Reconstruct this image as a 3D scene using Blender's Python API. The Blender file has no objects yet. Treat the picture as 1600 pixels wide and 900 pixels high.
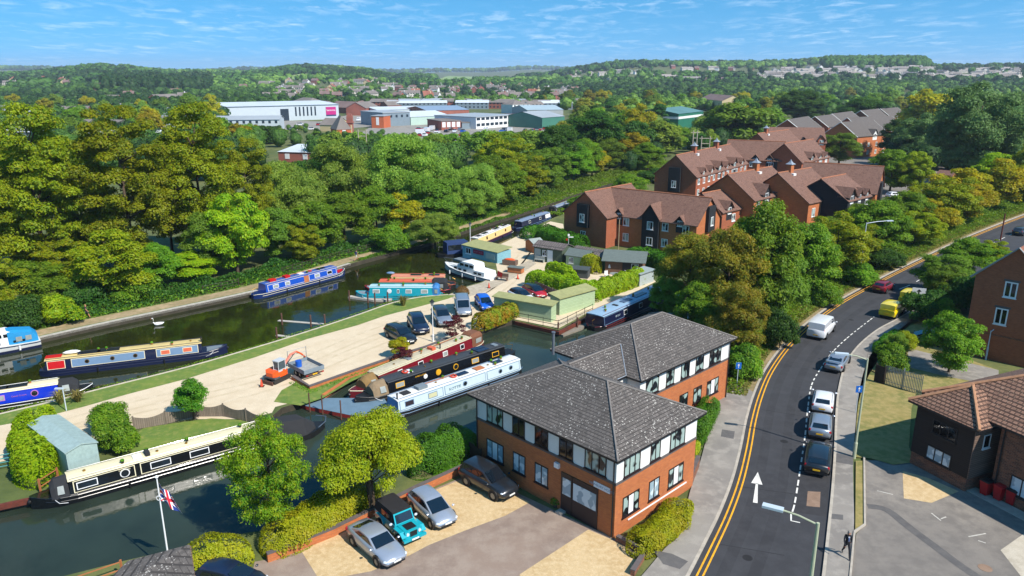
import bpy, math, random
import numpy as np
from mathutils import Vector, Matrix
from mathutils.geometry import delaunay_2d_cdt, tessellate_polygon
R = math.radians
rnd = random.Random(7)
SC = bpy.context.scene
C = SC.collection
# -- camera, sky, sun, exposure
FPX, CAMH = 1170.0, 28.0
PITCH = math.atan(337 / 1170)
cam = bpy.data.cameras.new('camera'); camo = bpy.data.objects.new('camera', cam); C.objects.link(camo)
cam.sensor_width = 36; cam.lens = FPX / 1600 * 36; cam.clip_start = 0.5; cam.clip_end = 20000
camo.location = (0, 0, CAMH); camo.rotation_euler = (math.pi / 2 - PITCH, 0, 0)
SC.camera = camo
SUN_AZ, SUN_EL = 130.0, 46.0        # azimuth clockwise from the view direction
w = bpy.data.worlds.new('World'); SC.world = w; w.use_nodes = True
nt = w.node_tree; N = nt.nodes; Lk = nt.links; N.clear()
out = N.new('ShaderNodeOutputWorld'); bg = N.new('ShaderNodeBackground'); sky = N.new('ShaderNodeTexSky')
sky.sky_type = 'NISHITA'; sky.sun_disc = False; sky.sun_elevation = R(SUN_EL); sky.sun_rotation = R(SUN_AZ)
sky.altitude = 100; sky.air_density = 1.0; sky.dust_density = 0.25; sky.ozone_density = 3.0
hs = N.new('ShaderNodeHueSaturation'); hs.inputs['Saturation'].default_value = 1.36; hs.inputs['Hue'].default_value = 0.485; hs.inputs['Value'].default_value = 0.98
Lk.new(sky.outputs[0], hs.inputs['Color'])
tcs = N.new('ShaderNodeTexCoord'); mps = N.new('ShaderNodeMapping'); mps.inputs['Location'].default_value = (0, 0, 0.22); Lk.new(tcs.outputs['Generated'], mps.inputs[0]); Lk.new(mps.outputs[0], sky.inputs['Vector'])   # deep clear blue reaches low over the hills
tc = N.new('ShaderNodeTexCoord'); sx = N.new('ShaderNodeSeparateXYZ'); Lk.new(tc.outputs['Generated'], sx.inputs[0])
zc_ = N.new('ShaderNodeMath'); zc_.operation = 'MAXIMUM'; zc_.inputs[1].default_value = -0.02; Lk.new(sx.outputs['Z'], zc_.inputs[0])
za = N.new('ShaderNodeMath'); za.operation = 'ADD'; za.inputs[1].default_value = 0.06; Lk.new(zc_.outputs[0], za.inputs[0])
cx_ = N.new('ShaderNodeCombineXYZ')
for i, k in enumerate('XY'):
 dv = N.new('ShaderNodeMath'); dv.operation = 'DIVIDE'; Lk.new(sx.outputs[k], dv.inputs[0]); Lk.new(za.outputs[0], dv.inputs[1]); Lk.new(dv.outputs[0], cx_.inputs[i])
mp = N.new('ShaderNodeMapping'); mp.inputs['Scale'].default_value = (2.4, 1.5, 1.0); mp.inputs['Rotation'].default_value = (0, 0, 0.15); Lk.new(cx_.outputs[0], mp.inputs[0])
n1 = N.new('ShaderNodeTexNoise'); n1.inputs['Scale'].default_value = 1.7; n1.inputs['Detail'].default_value = 6; n1.inputs['Roughness'].default_value = 0.62; n1.inputs['Distortion'].default_value = 0.5; Lk.new(mp.outputs[0], n1.inputs['Vector'])
n2 = N.new('ShaderNodeTexNoise'); n2.inputs['Scale'].default_value = 0.8; n2.inputs['Detail'].default_value = 3; Lk.new(cx_.outputs[0], n2.inputs['Vector'])
mr = N.new('ShaderNodeMapRange'); mr.inputs['From Min'].default_value = 0.48; mr.inputs['From Max'].default_value = 0.78; mr.inputs['To Max'].default_value = 0.42; Lk.new(n1.outputs['Fac'], mr.inputs['Value'])
mr2 = N.new('ShaderNodeMapRange'); mr2.inputs['From Min'].default_value = 0.35; mr2.inputs['From Max'].default_value = 0.65; Lk.new(n2.outputs['Fac'], mr2.inputs['Value'])
mm = N.new('ShaderNodeMath'); mm.operation = 'MULTIPLY'; Lk.new(mr.outputs[0], mm.inputs[0]); Lk.new(mr2.outputs[0], mm.inputs[1])
mx = N.new('ShaderNodeMixRGB'); mx.inputs[2].default_value = (7.5, 7.8, 8.2, 1); Lk.new(mm.outputs[0], mx.inputs[0]); Lk.new(hs.outputs[0], mx.inputs[1])
Lk.new(mx.outputs[0], bg.inputs[0]); bg.inputs[1].default_value = 0.148
Lk.new(bg.outputs[0], out.inputs[0])
sl = bpy.data.lights.new('sun', 'SUN'); sl.energy = 4.9; sl.angle = R(0.53); sl.color = (1.0, 0.945, 0.86)
so = bpy.data.objects.new('sun', sl); C.objects.link(so)
sd = Vector((math.sin(R(SUN_AZ)) * math.cos(R(SUN_EL)), math.cos(R(SUN_AZ)) * math.cos(R(SUN_EL)), math.sin(R(SUN_EL))))
so.rotation_euler = sd.to_track_quat('Z', 'Y').to_euler(); so.location = (60, -60, 120)
SC.view_settings.view_transform = 'Standard'; SC.view_settings.look = 'None'; SC.view_settings.gamma = 1
SC.view_settings.exposure = 0.5
SC.view_settings.use_curve_mapping = False
SC.cycles.max_bounces = 8; SC.cycles.diffuse_bounces = 3; SC.cycles.transmission_bounces = 4; SC.cycles.transparent_max_bounces = 6
SC.cycles.volume_bounces = 0; SC.cycles.caustics_reflective = False; SC.cycles.caustics_refractive = False
# -- survey helpers: photo sight-line -> point on the land
cp, sp = math.cos(PITCH), math.sin(PITCH)
def ray(px, py):
 u = (px - 800) / FPX; v = (450 - py) / FPX
 return (u, cp + v * sp, -sp + v * cp)
def G(px, py, z=0.0):
 d = ray(px, py); t = (z - CAMH) / d[2]; return (d[0] * t, d[1] * t)
def PX(x, y, z):
 zc = y * cp - (z - CAMH) * sp; yc = y * sp + (z - CAMH) * cp
 return (800 + FPX * x / zc, 450 - FPX * yc / zc)
def ZAT(x, y, py):
 v = (450 - py) / FPX
 return CAMH + y * (-sp + v * cp) / (cp + v * sp)
SKYL = [(-400, 112), (-100, 112), (0, 111), (60, 107), (140, 97), (190, 99), (240, 106), (310, 108), (400, 107), (440, 101), (480, 98), (520, 101), (580, 105), (610, 112), (700, 114), (820, 114), (860, 110), (920, 99), (960, 93), (1010, 92), (1100, 94), (1180, 93), (1250, 91), (1290, 88), (1440, 87), (1460, 97), (1520, 98), (1560, 97), (1600, 97), (1800, 98), (2200, 100)]
RD = 2300.0
TREEH = 17.0
def _ridge_tab():
 t = []
 for px, py in SKYL:
  d = ray(px, py); h = math.hypot(d[0], d[1]); t.append((math.atan2(d[0], d[1]), CAMH + RD * d[2] / h - TREEH))
 return t
RT = _ridge_tab()
_az = np.array([a for a, h in RT]); _hh = np.array([h for a, h in RT])
def terr(x, y):
 D = np.hypot(x, y); a = np.arctan2(x, y)
 hr = np.maximum(np.interp(a, _az, _hh), 3)
 t = np.clip((D - 750) / (RD - 750), 0, 1); s = t * t * (3 - 2 * t)
 far = 34 + 10 * np.sin(a * 23 + 1) + 6 * np.sin(a * 51)
 t2 = np.clip((D - 2600) / 3600, 0, 1); s2 = t2 * t2 * (3 - 2 * t2)
 dip = np.clip((D - RD) / 500, 0, 1)
 base = hr * s * (1 - 0.6 * dip * (1 - s2))
 h = base * (1 - s2) + s2 * far
 nz = 1.6 * np.sin(x * 0.011 + 1.3) * np.sin(y * 0.009) * np.clip((D - 900) / 400, 0, 1)
 return np.where(y < 600, 0.0, h + nz * (y > 700))
def P(px, py):
 d = ray(px, py); h = math.hypot(d[0], d[1]); t = 20.0
 while t < 7000:
  x, y, z = d[0] * t, d[1] * t, CAMH + d[2] * t
  if z <= float(terr(x, y)): break
  t += max(1.5, t * 0.004)
 return (x, y, float(terr(x, y)))
# -- materials
MATS = {}
def hexc(s):
 s = s.lstrip('#'); return tuple(((int(s[i:i + 2], 16) / 255 + 0.055) / 1.055) ** 2.4 if int(s[i:i + 2], 16) > 10 else int(s[i:i + 2], 16) / 255 / 12.92 for i in (0, 2, 4))
def c3(c): return hexc(c) if isinstance(c, str) else c
def base_mat(name):
 m = bpy.data.materials.new(name); m.use_nodes = True
 n = m.node_tree.nodes; b = n['Principled BSDF']; return m, n, m.node_tree.links, b
def noise(n, l, vec, scale, detail=4, rough=0.6, dist=0.0):
 t = n.new('ShaderNodeTexNoise'); t.inputs['Scale'].default_value = scale; t.inputs['Detail'].default_value = detail
 t.inputs['Roughness'].default_value = rough; t.inputs['Distortion'].default_value = dist; l.new(vec, t.inputs['Vector']); return t
def maprange(n, l, v, a, b, c=0.0, d=1.0):
 t = n.new('ShaderNodeMapRange'); t.inputs['From Min'].default_value = a; t.inputs['From Max'].default_value = b
 t.inputs['To Min'].default_value = c; t.inputs['To Max'].default_value = d; l.new(v, t.inputs['Value']); return t.outputs[0]
def mix(n, l, f, a, b, mode='MIX'):
 t = n.new('ShaderNodeMixRGB'); t.blend_type = mode
 for i, v in ((0, f), (1, a), (2, b)):
  if hasattr(v, 'is_linked') or hasattr(v, 'links'): l.new(v, t.inputs[i])
  elif i == 0: t.inputs[0].default_value = v
  else: t.inputs[i].default_value = (*v, 1)
 return t.outputs[0]
def bump(n, l, b, h, dist=0.02, st=0.5):
 t = n.new('ShaderNodeBump'); t.inputs['Distance'].default_value = dist; t.inputs['Strength'].default_value = st
 l.new(h, t.inputs['Height']); l.new(t.outputs[0], b.inputs['Normal'])
def mat(name, col, rough=0.7, var=0.12, scale=3.0, col2=None, metal=0.0, coat=0.0, spec=None, bmp=0.0, coords='Object', dirt=0.0, detail=4):
 if name in MATS: return MATS[name]
 m, n, l, b = base_mat(name); col = c3(col)
 tc = n.new('ShaderNodeTexCoord'); v = tc.outputs[coords]
 if var or col2:
  t = noise(n, l, v, scale, detail)
  if col2: a, bb = col, c3(col2)
  else: a, bb = tuple(x * (1 - var) for x in col), tuple(min(1, x * (1 + var)) for x in col)
  o = mix(n, l, maprange(n, l, t.outputs['Fac'], 0.32, 0.68), a, bb)
  if dirt:
   t2 = noise(n, l, v, scale * 0.35, 6, 0.7)
   o = mix(n, l, maprange(n, l, t2.outputs['Fac'], 0.5, 0.72, 0, dirt), o, (0.06, 0.055, 0.045))
  l.new(o, b.inputs['Base Color'])
  if bmp: bump(n, l, b, t.outputs['Fac'], bmp)
 else: b.inputs['Base Color'].default_value = (*col, 1)
 b.inputs['Roughness'].default_value = rough; b.inputs['Metallic'].default_value = metal
 if coat: b.inputs['Coat Weight'].default_value = coat; b.inputs['Coat Roughness'].default_value = 0.04
 if spec is not None: b.inputs['Specular IOR Level'].default_value = spec
 MATS[name] = m; return m
def paint(name, col, metal=0.0):
 return mat(name, col, rough=0.32 if not metal else 0.3, var=0.03, scale=1.5, coat=0.8, metal=metal)
def facecoord(n, l, ku=1.0, kv=1.0):
 """u along the wall or eave, v up the wall or slope, from object coordinates"""
 tc = n.new('ShaderNodeTexCoord'); s = n.new('ShaderNodeSeparateXYZ'); l.new(tc.outputs['Object'], s.inputs[0])
 sn = n.new('ShaderNodeSeparateXYZ'); l.new(tc.outputs['Normal'], sn.inputs[0])
 ax = n.new('ShaderNodeMath'); ax.operation = 'ABSOLUTE'; l.new(sn.outputs['X'], ax.inputs[0])
 ay = n.new('ShaderNodeMath'); ay.operation = 'ABSOLUTE'; l.new(sn.outputs['Y'], ay.inputs[0])
 gt = n.new('ShaderNodeMath'); gt.operation = 'GREATER_THAN'; l.new(ax.outputs[0], gt.inputs[0]); l.new(ay.outputs[0], gt.inputs[1])
 mxn = n.new('ShaderNodeMix'); l.new(gt.outputs[0], mxn.inputs[0]); l.new(s.outputs['X'], mxn.inputs[2]); l.new(s.outputs['Y'], mxn.inputs[3])
 cb = n.new('ShaderNodeCombineXYZ'); mu = n.new('ShaderNodeMath'); mu.operation = 'MULTIPLY'; mu.inputs[1].default_value = ku
 mv = n.new('ShaderNodeMath'); mv.operation = 'MULTIPLY'; mv.inputs[1].default_value = kv
 l.new(mxn.outputs[0], mu.inputs[0]); l.new(s.outputs['Z'], mv.inputs[0]); l.new(mu.outputs[0], cb.inputs[0]); l.new(mv.outputs[0], cb.inputs[1])
 return cb.outputs[0], tc.outputs['Object']
def brickmat(name, c1, c2, mortar, bw=0.225, bh=0.075, ms=0.012, kv=1.0, rough=0.85, bmp=0.006, spots=None, spotlim=0.62, spotscale=2.2, stain=0.35):
 if name in MATS: return MATS[name]
 m, n, l, b = base_mat(name)
 uv, ob = facecoord(n, l, 1, kv)
 t = n.new('ShaderNodeTexBrick'); l.new(uv, t.inputs['Vector'])
 t.inputs['Color1'].default_value = (*c3(c1), 1); t.inputs['Color2'].default_value = (*c3(c2), 1); t.inputs['Mortar'].default_value = (*c3(mortar), 1)
 t.inputs['Scale'].default_value = 1.0; t.inputs['Mortar Size'].default_value = ms; t.inputs['Brick Width'].default_value = bw; t.inputs['Row Height'].default_value = bh
 t.inputs['Mortar Smooth'].default_value = 0.3; t.inputs['Bias'].default_value = 0.0
 big = noise(n, l, ob, 0.9, 5, 0.65)
 o = mix(n, l, maprange(n, l, big.outputs['Fac'], 0.42, 0.75, 0, stain), t.outputs['Color'], tuple(x * 0.45 for x in c3(c1)))
 mpg = n.new('ShaderNodeMapping'); mpg.inputs['Scale'].default_value = (1, 1, 7); l.new(ob, mpg.inputs[0]); st_ = noise(n, l, mpg.outputs[0], 1.6, 5, 0.75); o = mix(n, l, maprange(n, l, st_.outputs['Fac'], 0.4, 0.66, 0, 0.32), o, tuple(x * 0.5 for x in c3(c2)))
 if spots:
  t2 = noise(n, l, ob, spotscale, 3, 0.7); o = mix(n, l, maprange(n, l, t2.outputs['Fac'], 0.52, 0.64, 0, 0.6), o, tuple(x * 0.42 for x in c3(c2)))
  vo = n.new('ShaderNodeTexVoronoi'); vo.inputs['Scale'].default_value = spotscale * 3.2; l.new(ob, vo.inputs['Vector']); t3 = noise(n, l, ob, 0.45, 3, 0.6); sv = n.new('ShaderNodeSeparateColor'); l.new(vo.outputs['Color'], sv.inputs[0])
  th = n.new('ShaderNodeMath'); th.operation = 'MULTIPLY'; l.new(maprange(n, l, t3.outputs['Fac'], 0.36, 0.62, 0.16, spotlim), th.inputs[0]); l.new(sv.outputs[0], th.inputs[1])
  lt = n.new('ShaderNodeMath'); lt.operation = 'LESS_THAN'; l.new(vo.outputs['Distance'], lt.inputs[0]); l.new(th.outputs[0], lt.inputs[1]); fa = n.new('ShaderNodeMath'); fa.operation = 'MULTIPLY'; fa.inputs[1].default_value = 0.85; l.new(lt.outputs[0], fa.inputs[0])
  o = mix(n, l, fa.outputs[0], o, c3(spots))
 l.new(o, b.inputs['Base Color']); b.inputs['Roughness'].default_value = rough
 if bmp:
  iv = n.new('ShaderNodeMath'); iv.operation = 'SUBTRACT'; iv.inputs[0].default_value = 1; l.new(t.outputs['Fac'], iv.inputs[1]); bump(n, l, b, iv.outputs[0], bmp, 0.8)
 MATS[name] = m; return m
def leafmat(name, c1, c2, c3_, trans=0.3, sc=0.35):
 """three leaf tints mixed by clump and by tree"""
 if name in MATS: return MATS[name]
 m, n, l, b = base_mat(name); n.remove(b); o = [x for x in n if x.type == 'OUTPUT_MATERIAL'][0]
 tc = n.new('ShaderNodeTexCoord'); oi = n.new('ShaderNodeObjectInfo')
 ad = n.new('ShaderNodeVectorMath'); ad.operation = 'ADD'; l.new(tc.outputs['Object'], ad.inputs[0]); l.new(oi.outputs['Location'], ad.inputs[1])
 t = noise(n, l, ad.outputs[0], sc, 3, 0.6); t2 = noise(n, l, ad.outputs[0], 2.4, 2, 0.6)
 a = mix(n, l, maprange(n, l, t.outputs['Fac'], 0.38, 0.62), c3(c1), c3(c2))
 a = mix(n, l, maprange(n, l, t2.outputs['Fac'], 0.48, 0.68, 0, 0.8), a, c3(c3_))
 hsv = n.new('ShaderNodeHueSaturation'); l.new(a, hsv.inputs['Color'])
 l.new(maprange(n, l, oi.outputs['Random'], 0, 1, 0.485, 0.515), hsv.inputs['Hue']); l.new(maprange(n, l, oi.outputs['Random'], 0, 1, 0.8, 1.15), hsv.inputs['Value'])
 d = n.new('ShaderNodeBsdfDiffuse'); l.new(hsv.outputs[0], d.inputs[0])
 tr = n.new('ShaderNodeBsdfTranslucent'); h2 = n.new('ShaderNodeHueSaturation'); h2.inputs['Value'].default_value = 1.3; h2.inputs['Hue'].default_value = 0.49; l.new(hsv.outputs[0], h2.inputs['Color']); l.new(h2.outputs[0], tr.inputs[0])
 ms = n.new('ShaderNodeMixShader'); ms.inputs[0].default_value = trans; l.new(d.outputs[0], ms.inputs[1]); l.new(tr.outputs[0], ms.inputs[2])
 gl = n.new('ShaderNodeBsdfGlossy'); gl.inputs['Roughness'].default_value = 0.5; gl.inputs[0].default_value = (0.8, 0.8, 0.8, 1)
 ms2 = n.new('ShaderNodeMixShader'); ms2.inputs[0].default_value = 0.012; l.new(ms.outputs[0], ms2.inputs[1]); l.new(gl.outputs[0], ms2.inputs[2])
 l.new(ms2.outputs[0], o.inputs[0]); MATS[name] = m; return m
def groundmat(name, cols, scales=(0.25, 2.5, 30), rough=0.95, bmp=0.01, lims=((0.4, 0.6), (0.42, 0.62)), speck=0.1):
 if name in MATS: return MATS[name]
 m, n, l, b = base_mat(name); tc = n.new('ShaderNodeTexCoord'); v = tc.outputs['Object']
 t1 = noise(n, l, v, scales[0], 5, 0.6, 0.4); t2 = noise(n, l, v, scales[1], 5, 0.65); t3 = noise(n, l, v, scales[2], 2, 0.5)
 a = mix(n, l, maprange(n, l, t1.outputs['Fac'], *lims[0]), c3(cols[0]), c3(cols[1]))
 a = mix(n, l, maprange(n, l, t2.outputs['Fac'], *lims[1], 0, 0.8), a, c3(cols[2]))
 a = mix(n, l, maprange(n, l, t3.outputs['Fac'], 0.35, 0.65, 0, speck * 3), a, tuple(x * 0.6 for x in c3(cols[0])))
 l.new(a, b.inputs['Base Color']); b.inputs['Roughness'].default_value = rough
 if bmp: bump(n, l, b, t3.outputs['Fac'], bmp, 0.6)
 MATS[name] = m; return m
# -- mesh builder
def tag(o, label=None, cat=None, group=None, kind=None):
 if label: o['label'] = label
 if cat: o['category'] = cat
 if group: o['group'] = group
 if kind: o['kind'] = kind
 return o
def thing(name, label, cat, loc=(0, 0, 0), rz=0.0, group=None):
 o = bpy.data.objects.new(name, None); C.objects.link(o); o.location = loc if len(loc) == 3 else (*loc, 0); o.rotation_euler = (0, 0, rz); o.empty_display_size = 0.3
 return tag(o, label, cat, group)
def copy_tree(o, parent=None):
 c = o.copy(); C.objects.link(c); c.parent = parent
 for ch in KIDS.get(o.name, []): copy_tree(ch, c)
 return c
KIDS = {}
ORD = 'first second third fourth fifth sixth seventh eighth ninth tenth eleventh twelfth thirteenth fourteenth fifteenth sixteenth seventeenth eighteenth nineteenth'.split()
def ordn(i):
 t = ['', '', 'twenty', 'thirty', 'forty', 'fifty', 'sixty', 'seventy', 'eighty', 'ninety']
 return ORD[i] if i < 19 else (t[(i + 1) // 10] + ('-' + ORD[(i + 1) % 10 - 1] if (i + 1) % 10 else ''))
def relabel(L):
 """number look-alikes from the left of the picture; rows are (object, x column, kind words, place words)"""
 by = {}
 for o, px, k, w_ in L: by.setdefault((k, w_), []).append((px, o))
 for (k, w_), q in by.items():
  q.sort(key=lambda t: t[0])
  for i, (px, o) in enumerate(q): o['label'] = f'{k} {w_}' if len(q) == 1 else f'{ordn(i)} {k} from the left {w_}'
class MB:
 def __init__(s): s.v = []; s.f = []; s.m = []
 def add(s, vs, fs, m=0):
  k = len(s.v); s.v += [tuple(p) for p in vs]; s.f += [tuple(i + k for i in f) for f in fs]; s.m += [m] * len(fs); return s
 def box(s, cx, cy, cz, sx, sy, sz, rz=0.0, m=0, rx=0.0, ry=0.0):
  M = Matrix.Rotation(rz, 3, 'Z') @ Matrix.Rotation(ry, 3, 'Y') @ Matrix.Rotation(rx, 3, 'X')
  vs = [M @ Vector((a * sx / 2, b * sy / 2, c * sz / 2)) + Vector((cx, cy, cz)) for c in (-1, 1) for b in (-1, 1) for a in (-1, 1)]
  return s.add(vs, [(0, 2, 3, 1), (4, 5, 7, 6), (0, 1, 5, 4), (2, 6, 7, 3), (0, 4, 6, 2), (1, 3, 7, 5)], m)
 def bb(s, x0, x1, y0, y1, z0, z1, m=0): return s.box((x0 + x1) / 2, (y0 + y1) / 2, (z0 + z1) / 2, x1 - x0, y1 - y0, z1 - z0, m=m)
 def poly(s, pts, m=0): return s.add(pts, [tuple(range(len(pts)))], m)
 def prism(s, pts, z0, z1, m=0):
  n = len(pts); a = sum(pts[i][0] * pts[(i + 1) % n][1] - pts[(i + 1) % n][0] * pts[i][1] for i in range(n))
  if a < 0: pts = pts[::-1]
  vs = [(p[0], p[1], z0) for p in pts] + [(p[0], p[1], z1) for p in pts]
  return s.add(vs, [tuple(range(n))[::-1], tuple(range(n, 2 * n))] + [(i, (i + 1) % n, n + (i + 1) % n, n + i) for i in range(n)], m)
 def tube(s, pts, rs, n=8, m=0):
  pts = [Vector(p) for p in pts]; rs = [rs] * len(pts) if not hasattr(rs, '__len__') else rs
  rings = []
  for i, p in enumerate(pts):
   t = (pts[min(i + 1, len(pts) - 1)] - pts[max(i - 1, 0)]).normalized()
   u = t.cross(Vector((0, 0, 1)) if abs(t.z) < 0.95 else Vector((1, 0, 0))).normalized(); w_ = t.cross(u)
   rings.append([p + (u * math.cos(a) + w_ * math.sin(a)) * rs[i] for a in [2 * math.pi * j / n for j in range(n)]])
  return s.loft(rings, m)
 def loft(s, rings, m=0, caps=True, closed=True):
  n = len(rings[0]); vs = [p for r in rings for p in r]; fs = []
  for i in range(len(rings) - 1):
   for j in range(n if closed else n - 1):
    a, b = i * n + j, i * n + (j + 1) % n; fs.append((a, b, b + n, a + n))
  if caps: fs += [tuple(range(n))[::-1], tuple(range((len(rings) - 1) * n, len(rings) * n))]
  return s.add(vs, fs, m)
 def ell(s, c, r, n=10, k=6, m=0):
  rings = [[(c[0] + r[0] * math.cos(2 * math.pi * j / n) * math.sin(math.pi * i / k), c[1] + r[1] * math.sin(2 * math.pi * j / n) * math.sin(math.pi * i / k), c[2] - r[2] * math.cos(math.pi * i / k)) for j in range(n)] for i in range(1, k)]
  s.loft(rings, m, caps=True); return s
 def cyl(s, c, r, h, n=16, m=0, axis='Z', r2=None):
  r2 = r if r2 is None else r2; d = {'X': (1, 0, 0), 'Y': (0, 1, 0), 'Z': (0, 0, 1)}[axis]
  a = Vector(c) - Vector(d) * h / 2; b = Vector(c) + Vector(d) * h / 2
  return s.tube([a, b], [r, r2], n, m)
 def wheel(s, c, ro, ri, wd, n=20, m=0):   # annulus around Y
  rings = []
  for (r, y) in ((ri, -wd / 2), (ro * .94, -wd / 2), (ro, -wd / 2 * .6), (ro, wd / 2 * .6), (ro * .94, wd / 2), (ri, wd / 2)):
   rings.append([(c[0] + r * math.cos(2 * math.pi * j / n), c[1] + y, c[2] + r * math.sin(2 * math.pi * j / n)) for j in range(n)])
  return s.loft(rings, m, caps=False)
 def obj(s, name, mats, parent=None, smooth=False, auto=None, loc=None, **kw):
  me = bpy.data.meshes.new(name); me.from_pydata(s.v, [], s.f)
  if not isinstance(mats, (list, tuple)): mats = [mats]
  for m_ in mats: me.materials.append(m_)
  if len(mats) > 1: me.polygons.foreach_set('material_index', s.m)
  if smooth:
   me.polygons.foreach_set('use_smooth', [True] * len(s.f))
   try: me.set_sharp_from_angle(angle=R(auto or 38))
   except Exception: pass
  me.update(); return link(name, me, parent, loc, **kw)
def link(name, me, parent=None, loc=None, **kw):
 o = bpy.data.objects.new(name, me); C.objects.link(o)
 if loc is not None: o.location = loc
 if parent is not None: o.parent = parent; KIDS.setdefault(parent.name, []).append(o)
 return tag(o, **kw) if kw else o
def npmesh(name, V, Fq, mats, mi=None):
 me = bpy.data.meshes.new(name); k = Fq.shape[1]
 me.vertices.add(len(V)); me.vertices.foreach_set('co', V.astype(np.float32).ravel())
 me.loops.add(len(Fq) * k); me.loops.foreach_set('vertex_index', Fq.astype(np.int32).ravel())
 me.polygons.add(len(Fq)); me.polygons.foreach_set('loop_start', np.arange(0, len(Fq) * k, k, dtype=np.int32)); me.polygons.foreach_set('loop_total', np.full(len(Fq), k, dtype=np.int32))
 for m_ in (mats if isinstance(mats, (list, tuple)) else [mats]): me.materials.append(m_)
 if mi is not None: me.polygons.foreach_set('material_index', mi.astype(np.int32))
 me.update(); return me
def sheet(name, pts, z, m, kind='structure', hole=None, **kw):
 """flat paved or planted surface from an outline of ground points, 6 cm thick skirt"""
 n = len(pts); a = sum(pts[i][0] * pts[(i + 1) % n][1] - pts[(i + 1) % n][0] * pts[i][1] for i in range(n))
 if a < 0: pts = pts[::-1]
 tri = tessellate_polygon([[Vector((p[0], p[1], 0)) for p in pts]])
 mb = MB(); mb.add([(p[0], p[1], z) for p in pts], [])
 for t in tri:
  A, B_, C_ = [pts[i] for i in t]
  cr = (B_[0] - A[0]) * (C_[1] - A[1]) - (B_[1] - A[1]) * (C_[0] - A[0])
  mb.f.append(tuple(t) if cr > 0 else (t[0], t[2], t[1])); mb.m.append(0)
 if kw.pop('skirt', 0.0) or 'drop' in kw:
  d = kw.pop('drop', 0.1); vs = []; fs = []
  for i in range(n):
   p, q = pts[i], pts[(i + 1) % n]; k = len(mb.v)
   mb.v += [(p[0], p[1], z), (q[0], q[1], z), (q[0], q[1], z - d), (p[0], p[1], z - d)]; mb.f.append((k, k + 3, k + 2, k + 1)); mb.m.append(0)
 return mb.obj(name, m, kind=kind, **kw) if kind else mb.obj(name, m, **kw)
def GP(*pp, z=0.0): return [G(a, b, z) for a, b in pp]
HP = GP
def smoothline(pts, k=6):
 out = []; n = len(pts)
 for i in range(n - 1):
  p0, p1, p2, p3 = pts[max(i - 1, 0)], pts[i], pts[i + 1], pts[min(i + 2, n - 1)]
  for j in range(k):
   t = j / k
   out.append(tuple(0.5 * ((2 * p1[c]) + (-p0[c] + p2[c]) * t + (2 * p0[c] - 5 * p1[c] + 4 * p2[c] - p3[c]) * t * t + (-p0[c] + 3 * p1[c] - 3 * p2[c] + p3[c]) * t ** 3) for c in range(2)))
 out.append(tuple(pts[-1])); return out
def offset(line, d):   # positive = left of travel
 o = []; n = len(line)
 for i, p in enumerate(line):
  a, b = line[max(i - 1, 0)], line[min(i + 1, n - 1)]; dx, dy = b[0] - a[0], b[1] - a[1]; L = math.hypot(dx, dy) or 1
  o.append((p[0] - dy / L * d, p[1] + dx / L * d))
 return o
def ribbon(name, line, d0, d1, z, m, **kw):
 A, B_ = offset(line, d0), offset(line, d1); mb = MB()
 for i in range(len(line) - 1): mb.poly([(*A[i], z), (*A[i + 1], z), (*B_[i + 1], z), (*B_[i], z)] if d1 > d0 else [(*B_[i], z), (*B_[i + 1], z), (*A[i + 1], z), (*A[i], z)])
 return mb.obj(name, m, **kw)
def kerbwall(name, line, d0, d1, z0, z1, m, **kw):
 A, B_ = offset(line, d0), offset(line, d1); rings = [[(*a, z0), (*b, z0), (*b, z1), (*a, z1)] for a, b in zip(A, B_)]
 return MB().loft(rings).obj(name, m, **kw)
def inpoly(x, y, poly):
 c = False; n = len(poly); j = n - 1
 for i in range(n):
  if (poly[i][1] > y) != (poly[j][1] > y) and x < (poly[j][0] - poly[i][0]) * (y - poly[i][1]) / (poly[j][1] - poly[i][1]) + poly[i][0]: c = not c
  j = i
 return c
# -- LAND AND WATER
WZ = -0.6
north_bank = smoothline(GP((-420, 640), (-200, 590), (0, 543), (72, 526), (175, 503), (275, 482), (395, 456), (470, 436), (548, 412), (600, 398), (650, 385), (690, 373), (735, 358), (790, 341), (850, 322), (900, 304), (950, 288), (1000, 273), (1060, 256)), 4)
south_bank = smoothline(GP((1075, 262), (1010, 284), (960, 301), (915, 320), (880, 334), (850, 347), (820, 362), (790, 377), (768, 386)), 4)[:-1] + GP((768, 386), (745, 392), (735, 402), (778, 428), (775, 432), (750, 441), (732, 446), (700, 460)) + smoothline(GP((700, 460), (655, 464), (612, 473), (560, 491), (500, 511), (440, 530), (400, 542), (292, 573), (160, 606), (80, 627), (0, 646), (-120, 676), (-300, 722)), 4)
canal = north_bank + south_bank
basin = GP((-520, 860), (-200, 800), (0, 787), (60, 776), (105, 757), (190, 722), (380, 672), (425, 650), (440, 637), (505, 618), (548, 590), (590, 566), (700, 531), (742, 520), (770, 508), (800, 500), (873, 516), (925, 487), (985, 462), (1030, 440), (1085, 440), (1085, 470), (1000, 520), (935, 548), (868, 575), (800, 628), (752, 668), (728, 695), (665, 722), (560, 768), (480, 795), (412, 829), (386, 832), (300, 852), (195, 876), (80, 905), (-100, 960), (-520, 1100))
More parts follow.
